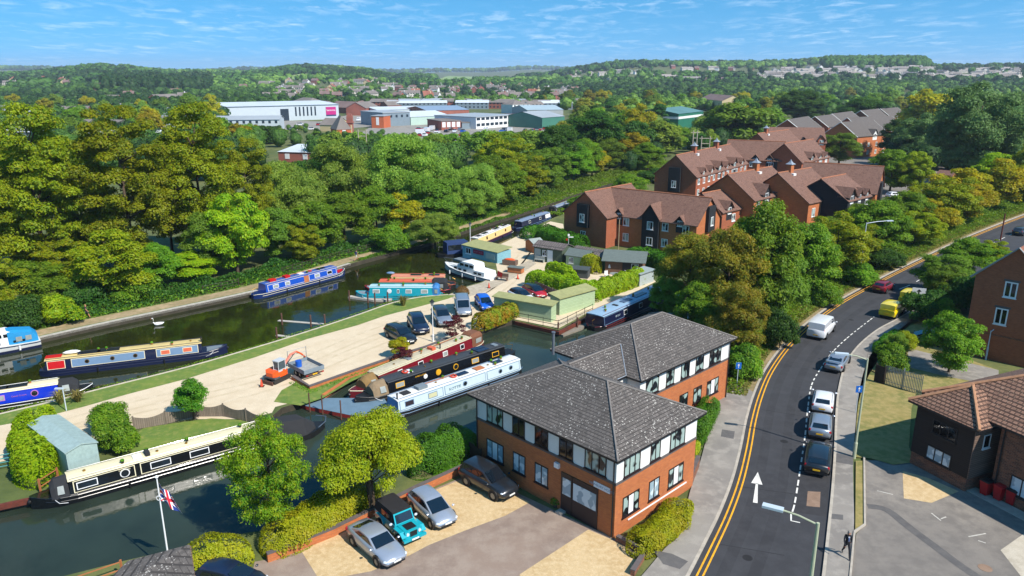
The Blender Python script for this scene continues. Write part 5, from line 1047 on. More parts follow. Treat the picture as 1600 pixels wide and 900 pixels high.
shed('shed', 'long dark green timber shed with a mossy sheet roof and pale door behind the bench', (834, 407), (878, 414), 3.2, 2.3, DGREEN, RF_ASB, .6, doors=((.14, 1.1, mat('faded_panel', '#9aa09c', .8, .1)), (.58, .95, mat('pale_door', '#c4cdd2', .6, .05)),), wins=((.38, .7, 1.0, 1.9, 2),))
shed('shed', 'dark green shed with its mossy roof running right towards the brown cabin', (892, 414), (948, 425), 3.2, 2.1, TEAL, RF_ASB, .6)
shed('summer_house', 'pale green summer house with grey felt roof and small white-framed window', (884, 418), (917, 423), 2.6, 2.0, PGREEN, RF_FELT, .7, wins=((.25, .7, .8, 1.7, 3),))
shed('playhouse', 'small black and grey store box in front of the pale green summer house', (895, 434), (918, 436), 1.6, 1.3, mat('dark_slate_box', '#3a4044', .7, .1), mat('charcoal_felt', '#3d4547', .9, .1), .25)
shed('cabin', 'brown brick and timber cabin with grey felt roof behind the white garden furniture', (945, 428), (1003, 432), 4.4, 2.2, brickmat('brown_cabin_wall', '#7a5a44', '#6a4c38', '#4a3628', bw=4, bh=.2, ms=.014), RF_FELT, .9, oh=.5, doors=((.58, 1.2, GUTTER),), wins=((.8, 1.0, .9, 1.8, 2),))
shed('shed', 'tiny cedar hut with a pale felt roof left of the long dark green shed', (821, 391), (834, 396), 1.8, 1.6, ORW, mat('pale_felt', '#8b938e', .9, .1), .5, kind='gablex')
shed('metal_fence_box', 'grey metal storage box beside the brown cabin and laurel hedge', (999, 448), (1021, 440), 1.6, 1.7, mat('grey_corrugated', '#9fa8a6', .6, .15, 6), mat('grey_lid', '#8a9492', .6, .1), .1, kind='pent')
shed('container', 'pale green container with olive roof on the quay, left one under the parked white car', (772, 488), (861, 504), 1.3, 2.0, PGREEN, RF_FELTOL, .15, kind='pent', z0=0)
shed('container', 'pale green container with olive roof on the quay, right one beside the laurel hedge', (874, 493), (929, 477), 1.6, 2.1, PGREEN, RF_FELTOL, .25, kind='pent')
ms_ = shed('metal_shed', 'narrow pale blue-green metal shed on the bank above the black narrowboat', (110, 750), (158, 732), 7.0, 2.1, mat('pale_metal_sheet', '#93a8a4', .55, .12, 4), mat('pale_metal_roof', '#93a6a2', .5, .12, 3), .3, kind='gablex', oh=.08)
cpo = thing('carport', 'weathered slate roof with ivy edge at the bottom left beside the clipped dome hedge', 'outbuilding', (*G(297, 862, 2.6), 0), R(40))
mb = MB(); q_ = [G(297, 858, 2.7), G(305, 905, 2.4), G(130, 945, 2.2), G(200, 880, 2.2)]; inv = Matrix.Rotation(-R(40), 3, 'Z'); q_ = [inv @ Vector((a - cpo.location.x, b - cpo.location.y, 0)) for a, b in q_]
top = [(q_[0].x, q_[0].y, 3.0), (q_[1].x, q_[1].y, 2.6), (q_[2].x, q_[2].y, 2.2), (q_[3].x, q_[3].y, 2.35)]; mb.add(top + [(x, y, z - .12) for x, y, z in top], [(0, 3, 2, 1), (4, 5, 6, 7), (0, 1, 5, 4), (1, 2, 6, 5), (2, 3, 7, 6), (3, 0, 4, 7)]); mb.obj('roof', RF_OFFICE, cpo)
for p in top: MB().bb(p[0] * .93 - .06, p[0] * .93 + .06, p[1] * .93 - .06, p[1] * .93 + .06, 0, p[2] - .13).obj('post', GREYW, cpo)
def lowwall(name, label, pts, wd, h, m, capm=None, z0=0.0, cat='wall'):
 o = thing(name, label, cat, (*pts[0], z0)); q = [(a - pts[0][0], b - pts[0][1]) for a, b in pts]; A, B2_ = offset(q, -wd / 2), offset(q, wd / 2)
 MB().loft([[(*a, -.3), (*b, -.3), (*b, h), (*a, h)] for a, b in zip(A, B2_)]).obj('brickwork', m, o)
 if capm: A, B2_ = offset(q, -wd / 2 - .03), offset(q, wd / 2 + .03); MB().loft([[(*a, h + .002), (*b, h + .002), (*b, h + .07), (*a, h + .07)] for a, b in zip(A, B2_)]).obj('coping', capm, o)
 return o
COP = mat('dark_coping', '#5b5250', .8, .15, 3)
lowwall('brick_wall', 'low orange brick retaining wall behind the cars parked by the office', HP((418, 878), (450, 866), (520, 838), (580, 808), (650, 772), (730, 735)), .24, .55, BR_ORANGE, COP)
lowwall('brick_wall', 'low dark-capped wall round the shrub bed at the office corner', HP((964, 845), (1008, 868), (988, 900)), .25, .35, BR_MIX, COP)
lowwall('brick_wall', 'short dark-capped brick wall by the office far corner at the footway', HP((1079, 757), (1090, 730)), .25, .9, BR_MIX, COP)
lowwall('brick_kerb', 'raised brick edge between the gravel yard and basin lawn behind the trailer', HP((458, 592), (484, 608), (560, 581), (620, 560), (668, 545), (700, 532)), .35, .28, BR_ORANGE, COP)
lowwall('brick_wall', 'brick quay edge beside the bow of the red narrowboat', HP((505, 618), (548, 590), (575, 580)), .3, .1, BR_ORANGE)
lowwall('quay_wall', 'rust-red sheet piling along the quay under the pale green containers', HP((805, 503), (873, 519), (928, 491)), .25, .08, m_sheetpile)
lowwall('quay_wall', 'rusty piling along the bank end left of the black narrowboat', HP((-10, 792), (60, 777), (86, 764)), .25, .08, m_sheetpile)
lowwall('garden_edging', 'pale edging board along the strip of rough grass by the lower footway', HP((1350, 717), (1351, 822), (1335, 833), (1328, 905)), .12, .18, m_kerb)
TIMG = brickmat('grey_fence_boards', '#877a6c', '#786c60', '#4a4038', bw=.14, bh=3, ms=.012, bmp=.01)
def fence(name, label, pts, h, m, postm, step=2.4, t=.04, z0=0.0, wavy=0.0, rails=0, railm=None, post=.1, cat='fence'):
 o = thing(name, label, cat, (*pts[0], z0)); q = [(a - pts[0][0], b - pts[0][1]) for a, b in pts]; Ls = [0]
 for a, b in zip(q, q[1:]): Ls.append(Ls[-1] + math.dist(a, b))
 n = max(1, int(Ls[-1] / step)); W_ = []
 for i in range(n + 1):
  s = Ls[-1] * i / n; k = min(len(q) - 2, max(j for j in range(len(Ls)) if Ls[j] <= s + 1e-6)); f = (s - Ls[k]) / (Ls[k + 1] - Ls[k]); W_.append((q[k][0] + (q[k + 1][0] - q[k][0]) * f, q[k][1] + (q[k + 1][1] - q[k][1]) * f))
 for a, b in zip(W_, W_[1:]):
  an = math.atan2(b[1] - a[1], b[0] - a[0]); L = math.dist(a, b); c_ = ((a[0] + b[0]) / 2, (a[1] + b[1]) / 2)
  if rails:
   mb = MB()
   for r in range(rails): mb.box(*c_, h * (r + 1) / rails - .05, L, t, .06, an)
   mb.obj('rail', railm or m, o)
  elif wavy:
   mb = MB(); K = 10; d = ((b[0] - a[0]) / L, (b[1] - a[1]) / L); rg = []
   for k in range(K + 1):
    s = L * k / K; hh = h - wavy * math.sin(math.pi * k / K); x, y = a[0] + d[0] * s, a[1] + d[1] * s; rg.append([(x - d[1] * t / 2, y + d[0] * t / 2, .05), (x + d[1] * t / 2, y - d[0] * t / 2, .05), (x + d[1] * t / 2, y - d[0] * t / 2, hh), (x - d[1] * t / 2, y + d[0] * t / 2, hh)])
   mb.loft(rg).obj('panel', m, o)
  else: MB().box(*c_, h / 2, L, t, h - .04, an).obj('panel', m, o)
 for x, y in W_: MB().bb(x - post / 2, x + post / 2, y - post / 2, y + post / 2, -.1, h + .08).obj('post', postm, o)
 return o
fence('wooden_fence', 'weathered grey wavy-topped fence along the lawn beside the small round tree', HP((210, 672), (245, 668), (285, 655), (325, 648), (360, 652), (420, 668)), 1.15, TIMG, TIMG, 2.4, wavy=.28)
fence('wooden_fence', 'low grey board fence in front of the laurel hedge by the red car', HP((835, 452), (872, 468), (900, 476)), 1.2, TIMG, TIMG, 1.8)
fence('park_rail_fence', 'dark rail fence beside the towpath behind the moored blue narrowboat', offset([p for p in north_bank if G(455, 440)[0] < p[0] < G(650, 385)[0]], 3.7), 1.15, m_bankwall, m_bankwall, 1.9, rails=3, post=.09)
fence('park_rail_fence', 'dark rail fence in the shade beside the towpath above the swan', offset([p for p in north_bank if G(310, 474)[0] < p[0] < G(400, 455)[0]], 3.6), 1.15, m_bankwall, m_bankwall, 1.9, rails=3, post=.09)
STEEL = mat('galvanised_steel', '#8f99a0', .45, .1, 3, metal=.6)
fence('quay_railing', 'thin black railing on the quay in front of the pale green containers', HP((803, 500), (873, 514), (926, 487)), 1.0, GUTTER, GUTTER, 1.8, t=.03, rails=2, post=.05)
pf = thing('palisade_fence', 'galvanised palisade railings between the dry lawn and the flats garden', 'fence', (*G(1380, 600), 0)); a_, b_ = G(1378, 600), G(1436, 618); mb = MB(); n_ = 24
for i in range(n_ + 1): f = i / n_; mb.box((b_[0] - a_[0]) * f, (b_[1] - a_[1]) * f, .95, .07, .03, 1.9, math.atan2(b_[1] - a_[1], b_[0] - a_[0]))
mb.obj('pales', STEEL, pf); mb = MB()
for z_ in (.4, 1.5): mb.box((b_[0] - a_[0]) / 2, (b_[1] - a_[1]) / 2, z_, math.dist(a_, b_), .04, .05, math.atan2(b_[1] - a_[1], b_[0] - a_[0]))
mb.obj('rail', STEEL, pf); MB().box((b_[0] - a_[0]) * .5, (b_[1] - a_[1]) * .5, 1.05, .1, .1, 2.1).obj('post', STEEL, pf)
fence('wooden_fence', 'brown board fence between the olive shrub and the metal railings', HP((1366, 597), (1380, 602)), 1.8, BROWNW, BROWNW, 1.5)
fence('wooden_fence', 'dark close-boarded gate fence left of the office corner', HP((731, 722), (752, 738)), 1.8, BROWNW, BROWNW, 1.5)
fence('wooden_fence', 'bright orange timber balustrade beside the slate carport', [G(a, b, .0) for a, b in ((112, 928), (160, 912), (192, 900))], 1.0, ORW, ORW, 1.6, rails=2)
fence('wooden_handrail', 'yellowish timber handrail down the bank left of the pale metal shed', HP((64, 770), (92, 752)), 1.0, ORW, ORW, 1.2, rails=2)
fence('metal_gate', 'turquoise metal field gate at the far left of the yard', HP((-40, 742), (0, 735), (32, 728)), 1.2, mat('turquoise_metal', '#4c8c8c', .6, .1), mat('turquoise_metal', '#4c8c8c'), 2.2, rails=4, post=.08)
fence('wooden_fence', 'close-boarded fence between the rear office block and the footway', HP((1131, 612), (1136, 585)), 1.8, TIMG, TIMG, 1.8)
# -- TOWN
TW_W = mat('white_cladding', '#b2bcc2', .5, .04, .5); TW_B = mat('blue_grey_cladding', '#75848e', .5, .06, .3); TW_G = mat('grey_sheet_roof', '#9aa0a4', .5, .08, .05); TW_WR = mat('white_sheet_roof', '#c6cccf', .45, .06, .05)
TW_TAN = mat('tan_brick', '#a3835e', .8, .1, .3); TW_RED = mat('town_red_brick', '#94584a', .85, .12, .2); TW_GRN = mat('green_sheet', '#3d7464', .6, .1, .2); TW_CREAM = mat('cream_render', '#c8b48a', .7, .06, .3); TW_DKR = mat('town_brown_roof', '#75605a', .9, .15, .2); TW_GRR = mat('town_grey_roof', '#746c66', .9, .15, .2); TW_GLS = mat('town_glass', '#2a3540', .2, .1, .5); MAG = mat('magenta_sign', '#b01870', .5, 0); PUR = mat('purple_sign', '#5c2f8c', .5, 0)
def block(name, label, pL, pR, depth, topL, wall, roof, kind='flat', rise=1.5, wins=None, cat='building', zo=0.0, group=None, band=None, oh=.25):
 """front wall between photo ground points, its height from the row of its left top"""
 a, b = P(*pL), P(*pR); ang = math.atan2(b[1] - a[1], b[0] - a[0]); L = math.dist(a[:2], b[:2]); h = ZAT(a[0], a[1], topL) - a[2]; o = thing(name, label, cat, (a[0], a[1], a[2]), ang, group)
 D = depth
 if kind == 'flat':
  MB().bb(0, L, 0, D, -3, h).obj('wall', wall, o); MB().bb(-oh, L + oh, -oh, D + oh, h + .01, h + .35).obj('roof', roof, o)
 elif kind == 'gable':
  MB().add([(0, 0, -3), (L, 0, -3), (L, D, -3), (0, D, -3), (0, 0, h), (L, 0, h), (L, D, h), (0, D, h), (0, D / 2, h + rise), (L, D / 2, h + rise)], [(0, 1, 5, 4), (2, 3, 7, 6), (1, 2, 6, 9, 5), (3, 0, 4, 8, 7)]).obj('wall', wall, o)
  MB().add([(-oh, -oh, h), (L + oh, -oh, h), (L + oh, D / 2, h + rise + .1), (-oh, D / 2, h + rise + .1), (L + oh, D + oh, h), (-oh, D + oh, h)], [(0, 1, 2, 3), (3, 2, 4, 5)]).obj('roof', roof, o)
 elif kind == 'gablex':
  MB().add([(0, 0, -3), (L, 0, -3), (L, D, -3), (0, D, -3), (0, 0, h), (L, 0, h), (L, D, h), (0, D, h), (L / 2, 0, h + rise), (L / 2, D, h + rise)], [(0, 1, 5, 8, 4), (2, 3, 7, 9, 6), (1, 2, 6, 5), (3, 0, 4, 7)]).obj('wall', wall, o)
  MB().add([(-oh, -oh, h), (-oh, D + oh, h), (L / 2, D + oh, h + rise + .1), (L / 2, -oh, h + rise + .1), (L + oh, -oh, h), (L + oh, D + oh, h)], [(0, 3, 2, 1), (3, 4, 5, 2)]).obj('roof', roof, o)
 elif kind == 'hip':
  MB().bb(0, L, 0, D, -3, h).obj('wall', wall, o); mb = MB(); hiproof(mb, -oh, L + oh, -oh, D + oh, h + .1, h + rise, t=.1); mb.obj('roof', [roof, wall], o)
 if wins:
  n_, w_, z_a, z_b, m_ = wins
  zs = [(z_a, z_b)] if not isinstance(z_a, tuple) else [z_a, z_b]
  for za_, zb_ in zs:
   for i in range(n_): s = L * (i + .5) / n_; MB().bb(s - w_ / 2, s + w_ / 2, -.08, 0, za_, zb_).obj('window', m_, o)
 if band: MB().bb(-.05, L + .05, -.06, D + .05, band[0], band[1]).obj('cladding_band', band[2], o)
 return o, L, h
wh, L_, h_ = block('warehouse', 'long white retail warehouse with a magenta sign', (352, 192), (530, 186), 70, 167, TW_W, TW_WR, 'gable', 1.2, oh=.6)
for f in range(6): x = L_ * (.60 + .035 * f); MB().bb(x, x + .9, -.1, 0, 2.6, h_ - 1).obj('slot_window', TW_GLS, wh)
mg = MB().bb(L_ * .88, L_ * .88 + 6.4, -.2, 0, 2.8, h_ - 1.5).obj('sign_panel', MAG, wh); lettering(wh, 'bensons', '-Y', L_ * .88 + 3.2, (h_ + 1.4) / 2 + .35, -.22, 1.7, UPVC)
MB().bb(L_ * .88, L_ * .88 + 6.4, -.16, 0, 2.0, 2.78).obj('sign_base', mat('navy_panel', '#26305c', .5, 0), wh); MB().bb(L_, L_ + .2, 55, 61, h_ - 4, h_ - .4).obj('end_sign', PUR, wh); MB().bb(L_ * .47, L_ * .47 + 5, -.1, 0, 0, h_ - 2).obj('loading_door', TW_GLS, wh)
block('office_block', 'blue-grey clad office with a row of small square windows in the business park', (599, 198), (641, 196), 26, 177, TW_B, TW_G, wins=(5, 1.2, 4.6, 5.9, TW_GLS))
block('industrial_unit', 'low white-roofed unit behind the blue-grey office', (590, 182), (668, 180), 40, 172, TW_W, TW_WR, 'gable', 1.2)
block('industrial_unit', 'pale green-fronted unit with a white sheet roof right of the blue-grey office', (642, 196), (704, 193), 34, 183, mat('pale_green_cladding', '#a9c0b4', .5, .05, .3), TW_WR, 'gable', 2.2)
block('industrial_unit', 'long grey-blue-roofed unit with a brick end behind the green-fronted unit', (668, 184), (733, 182), 40, 173, TW_RED, mat('slate_blue_roof', '#7f92a6', .5, .06, .1), 'gable', 2)
block('stair_tower', 'plain orange brick block with one white door left of the blue-grey office', (581, 200), (600, 200.5), 9, 181.5, mat('bright_brick', '#b8603a', .85, .08, .2), TW_G, wins=(1, 1.6, 1.5, 5.5, UPVC))
block('industrial_unit', 'red brick and white unit facing the car park full of white vans', (690, 204), (720, 203), 20, 190, TW_RED, TW_GRR, wins=(4, 1.8, 1.5, 4, UPVC))
block('industrial_unit', 'dark glazed low unit in front of the white office right of the van park', (722, 202), (744, 201), 16, 192, TW_B, TW_GRR)
block('office_block', 'white flat-roofed office with two window bands right of the van park', (744, 202), (806, 197), 30, 184, UPVC, TW_G, wins=(9, 2.6, (1.4, 2.8), (4.4, 5.8), TW_GLS))
block('office_block', 'tan brick flat-roofed office with square windows beside the green-sided unit', (808, 198), (846, 197), 22, 182, TW_TAN, TW_DKR, wins=(6, 1.4, (1.2, 2.6), (4.4, 5.7), TW_GLS))
block('industrial_unit', 'green-sided unit with a grey-brown roof at the right of the business park', (847, 201), (882, 198), 26, 184, TW_GRN, TW_G, 'gable', 2.5)
block('industrial_unit', 'broad pale grey roofed hall behind the tan brick office', (824, 183), (880, 182), 40, 172, TW_G, mat('pale_blue_roof', '#9fb0b6', .5, .05, .1), 'gable', 2.2)
block('villa', 'white rendered villa with grey roofs behind the broad pale roofed hall', (801, 178), (828, 177), 14, 164, WHITE, TW_GRR, 'hip', 3, wins=(4, 1.2, (1.2, 2.8), (4.4, 6), TW_GLS))
block('villa', 'right wing of white terrace next to the white rendered villa', (830, 176), (853, 175), 12, 166, WHITE, TW_GRR, 'gable', 3, wins=(4, 1.1, (1.2, 2.8), (4.4, 5.8), TW_GLS))
block('industrial_unit', 'dark green shed with a bright white eave in the tree mass', (1059, 203), (1098, 197), 26, 178, mat('deep_green_sheet', '#1f6650', .6, .08, .2), mat('teal_roof', '#547a78', .6, .1, .1), 'gable', 2.2, band=(5.2, 6.4, UPVC))
block('house', 'big yellow brick house with a brown roof on the slope above the green shed', (1093, 171), (1127, 176), 16, 154, TW_CREAM, TW_DKR, 'gable', 3.6, wins=(4, 1.1, (1.5, 3), (5, 6.4), TW_GLS))
block('house', 'orange brick row with a steep gable above the long white warehouse end', (549, 180), (571, 180), 18, 167, mat('bright_brick', '#b8603a'), TW_DKR, 'gablex', 3.6, wins=(2, 1.2, 2, 3.6, TW_GLS))
block('house', 'long brown-roofed brick row left of the steep orange gable', (515, 176), (549, 178), 14, 167, TW_RED, TW_DKR, 'gable', 4)
block('house', 'brown-roofed brick row right of the steep orange gable', (572, 181), (592, 178), 14, 169, TW_RED, TW_GRR, 'gable', 3.6)
block('house', 'brick house with two gables above the left part of the white warehouse', (456, 170), (484, 172), 14, 159, TW_RED, TW_GRR, 'hip', 3.5)
block('house', 'hipped grey-brown roofed house between the double gables and the long row', (484, 173), (515, 174), 14, 166, TW_RED, TW_GRR, 'hip', 4)
block('house', 'long low brown terrace behind the white-roofed units', (606, 172), (640, 171), 12, 165, TW_RED, TW_GRR, 'gable', 3)
lodge = block('lodge', 'orange brick lodge with a steep grey hip roof in front of the business park', (527, 214), (549, 213), 10, 203, mat('bright_brick', '#b8603a'), TW_GRR, 'hip', 6.0, wins=(1, 1.5, 1.2, 3.2, UPVC))
block('building', 'low slate-roofed range left of the orange brick lodge', (500, 205), (527, 206), 12, 195, TW_CREAM, TW_GRR, 'gable', 3)
tw = P(548, 212); o = thing('brick_tower', 'slim brick and cream tower chimney beside the orange brick lodge', 'tower', tw); hh = ZAT(tw[0], tw[1], 178) - tw[2]
MB().bb(-1.3, 1.3, -1.3, 1.3, -1, hh * .9).obj('shaft', TW_RED, o); MB().bb(-1.6, 1.6, -1.6, 1.6, hh * .58, hh * .64).bb(-1.0, 1.0, -1.0, 1.0, hh * .9, hh).obj('cap', TW_RED, o)
for s in (-.8, .8): MB().bb(s - .35, s + .35, -1.36, -1.3, 1, hh * .5).obj('cream_panel', TW_CREAM, o)
block('industrial_unit', 'red brick workshop with a white lined sheet roof behind the left willows', (436, 256), (492, 258), 26, 237, TW_RED, TW_WR, 'gable', 1.2, wins=(2, 1.6, 1.6, 3.2, UPVC))
block('industrial_unit', 'white sheds glimpsed through the tall yellow-green trees, left one', (2, 262), (50, 256), 20, 234, TW_W, TW_WR, 'gable', 1.5)
block('industrial_unit', 'blue and white shed glimpsed through the tall yellow-green trees, middle one', (150, 228), (182, 228), 18, 212, mat('blue_band', '#3a5aa8', .5, 0), TW_WR, 'gable', 1.5)
block('industrial_unit', 'low white roof behind the tall yellow-green trees right of the red cladding', (118, 166), (146, 164), 20, 158, TW_W, TW_WR, 'gable', 1.0)
block('house', 'red brick houses seen over the tall yellow-green trees, left pair', (166, 164), (184, 164), 10, 154, TW_RED, TW_GRR, 'gable', 3)
block('house', 'grey-roofed terrace seen over the tall yellow-green trees, right pair', (246, 162), (282, 160), 10, 153, TW_RED, TW_GRR, 'gable', 3)
sheet('car_park', [P(a, b)[:2] for a, b in ((560, 212), (590, 190), (800, 188), (905, 196), (900, 216), (640, 222))], 0.03, groundmat('car_park_tarmac', ['#8a867e', '#7a766f', '#9a958c'], (.05, .3, 4), bmp=0))
sheet('car_park', [P(a, b)[:2] for a, b in ((330, 205), (340, 186), (500, 190), (560, 176), (600, 182), (580, 198), (520, 203))], 0.03, MATS['car_park_tarmac'])
sheet('estate_ground', GP((1100, 345), (1180, 330), (1420, 330), (1500, 300), (1480, 255), (1380, 250), (1250, 215), (1150, 235), (1030, 290)), 0.02, m_asph_old)
def hproto(k, wallc, roofc, L, D, h, r, chim=True, gable=True):
 mb = MB(); mb.add([(-L / 2, -D / 2, -3), (L / 2, -D / 2, -3), (L / 2, D / 2, -3), (-L / 2, D / 2, -3), (-L / 2, -D / 2, h), (L / 2, -D / 2, h), (L / 2, D / 2, h), (-L / 2, D / 2, h), (-L / 2, 0, h + r), (L / 2, 0, h + r)], [(0, 1, 5, 4), (2, 3, 7, 6), (1, 2, 6, 9, 5), (3, 0, 4, 8, 7)], 0)
 e = .4; mb.add([(-L / 2 - e, -D / 2 - e, h - .1), (L / 2 + e, -D / 2 - e, h - .1), (L / 2 + e, 0, h + r + .1), (-L / 2 - e, 0, h + r + .1), (L / 2 + e, D / 2 + e, h - .1), (-L / 2 - e, D / 2 + e, h - .1)], [(0, 1, 2, 3), (3, 2, 4, 5)], 1)
 if chim: mb.bb(L / 4 - .5, L / 4 + .5, -.5, .5, h + r - .8, h + r + 1.1, 0)
 for zz in (1.0, 3.6):
  for i in range(int(L / 3)):
   s = -L / 2 + L * (i + .5) / int(L / 3); mb.bb(s - .6, s + .6, -D / 2 - .06, -D / 2, zz, zz + 1.3, 2)
 me = bpy.data.meshes.new('house'); me.from_pydata(mb.v, [], mb.f)
 for m_ in (wallc, roofc, TW_GLS if k != 'b' else UPVC): me.materials.append(m_)
 me.polygons.foreach_set('material_index', mb.m); return me
PALE = mat('pale_render', '#c9c3b8', .7, .06, .3); GREYR2 = mat('pale_grey_roof', '#8e8680', .9, .1, .2); REDR = mat('red_tile_roof', '#8c5644', .9, .15, .2)
HPR = {'red brick house with a brown roof': hproto('a', TW_RED, TW_DKR, 10, 8, 5, 3.2), 'white house with a grey roof': hproto('b', WHITE, TW_GRR, 9, 8, 5, 3.0), 'pale terrace with a light grey roof': hproto('c', PALE, GREYR2, 28, 8, 4.8, 2.6), 'cream bungalow with a brown roof': hproto('d', TW_CREAM, TW_DKR, 11, 8, 2.8, 2.8), 'terrace with a dark grey roof': hproto('e', PALE, TW_GRR, 24, 8, 5, 3), 'house with a bright red roof': hproto('f', TW_CREAM, REDR, 10, 9, 5, 3.4)}
HK = list(HPR)
hzones = [((1200, 1600), (108, 125), 118, [2, 2, 4, 1, 2, 2], 'on the right hillside'), ((850, 1100), (107, 128), 30, [2, 2, 1, 4, 0], 'on the central slope'), ((1080, 1220), (108, 132), 20, [0, 3, 2, 1], 'above the yellow house'), ((430, 620), (128, 158), 40, [0, 1, 4, 3, 4, 1, 5], 'among left-centre trees'), ((620, 900), (136, 166), 60, [0, 1, 4, 4, 3, 0, 1, 5], 'behind the business park'), ((0, 110), (126, 136), 12, [0, 4, 5], 'below the left hill'), ((110, 420), (132, 160), 10, [0, 1, 4], 'behind the tall trees'), ((780, 880), (150, 176), 8, [0, 4, 1], 'beside the white villa')]
gh = random.Random(5); HPL = []; HLB = []
for (x0, x1), (r0, r1), n_, ks, where in hzones:
 k = 0; t_ = 0
 while k < n_ and t_ < n_ * 30:
  t_ += 1; px_ = gh.uniform(x0, x1); py_ = gh.uniform(r0, r1)
  if py_ > r0 + 8 and py_ > 140 and (350 < px_ < 940) and py_ > 158: continue
  x, y, z = P(px_, py_); kd = HK[gh.choice(ks)]
  if any((x - a) ** 2 + (y - b) ** 2 < 20 ** 2 for a, b in HPL): continue
  HPL.append((x, y)); o = link('house', HPR[kd]); o.location = (x, y, z); o.rotation_euler = (0, 0, gh.choice([.2, .3, -.3, .25, 1.4, 1.7]) + gh.uniform(-.15, .15)); o.scale = (1, 1, 1.0)
  tag(o, None, 'house', f'houses {where}'); HLB.append((o, px_, kd, where)); k += 1
relabel(HLB)
UN = [hproto('g', TW_B, TW_WR, 26, 14, 5, 1.6, False), hproto('h', TW_W, TW_G, 34, 16, 5.5, 1.4, False), hproto('i', TW_RED, TW_GRR, 22, 12, 5, 2.2, False)]; UNN = ['blue-grey unit', 'white unit', 'brick unit']; UL = []
for (x0, x1), (r0, r1), n_, where in (((590, 900), (166.5, 171), 16, 'behind the white-roofed units'), ((350, 400), (199, 203), 2, 'before the long white warehouse'), ((0, 330), (172, 232), 22, 'behind the tall left trees')):
 for i in range(n_):
  px_ = x0 + (x1 - x0) * (i + gh.uniform(.1, .9)) / n_; py_ = gh.uniform(r0, r1); x, y, z = P(px_, py_); k = gh.randrange(3); o = link('industrial_unit', UN[k]); o.location = (x, y, z); o.rotation_euler = (0, 0, gh.uniform(-.3, .3)); tag(o, None, 'building', 'industrial units ' + where); UL.append((o, px_, UNN[k], where))
relabel(UL)
def hpole(px_, py_, top, label, w_=2.2):
 x, y = G(px_, py_); h = ZAT(x, y, top); o = thing('utility_pole', label, 'utility pole', (x, y, 0));
 for s in (-w_ / 2, w_ / 2): MB().cyl((s, 0, h / 2), .16, h, 8).obj('post', mat('grey_pole', '#a39a88', .9, .1), o)
 MB().box(0, 0, h - .6, w_ + 1.4, .15, .2).box(0, 0, h - 2.2, w_, .12, .2).box(0, 0, h * .6, w_, .12, .2).obj('crossarm', mat('grey_pole', '#a39a88'), o)
hpole(1083, 262, 204, 'twin-post utility pole left of the chimneyed flats, taller one', 1.2); hpole(1100, 258, 213, 'ladder-like twin-post utility pole just behind the chimneyed flats', 2.6); hpole(568, 250, 202, 'twin-post utility pole in front of the business park', 2.6)
# -- VEHICLES
TYRE = mat('tyre_rubber', '#121214', 0.85, 0); RIM = mat('alloy_rim', '#8c9096', 0.35, 0, metal=.8); CARGL = mat('car_glass', '#101820', 0.05, 0, spec=0.8, coat=0.5); TRIM = mat('black_trim', '#131417', 0.55, 0)
LAMPW = mat('headlamp_glass', '#c4ccd4', 0.1, 0, spec=.8); LAMPR = mat('tail_lamp_red', '#a01018', 0.25, 0); PLW = mat('plate_white', '#d8d8d4', .5, 0); PLY = mat('plate_yellow', '#d8a818', .5, 0)
P_SILV = paint('paint_silver', '#9aa2ac', .55); P_SIL2 = paint('paint_pale_silver', '#a8b0bc', .5); P_BLK = paint('paint_black', '#16181c'); P_NAVY = paint('paint_navy', '#141c34'); P_WHITE = paint('paint_white', '#d8dade'); P_RED = paint('paint_red', '#a01420'); P_DRED = paint('paint_dark_red', '#741420'); P_BLUE = paint('paint_blue', '#1558c0'); P_YEL = paint('paint_yellow', '#e0c80c'); P_TURQ = paint('paint_turquoise', '#0e9aa8'); P_GREY = paint('paint_gunmetal', '#3a4048', .4); P_DGREY = paint('paint_dark_grey', '#24282e', .3)
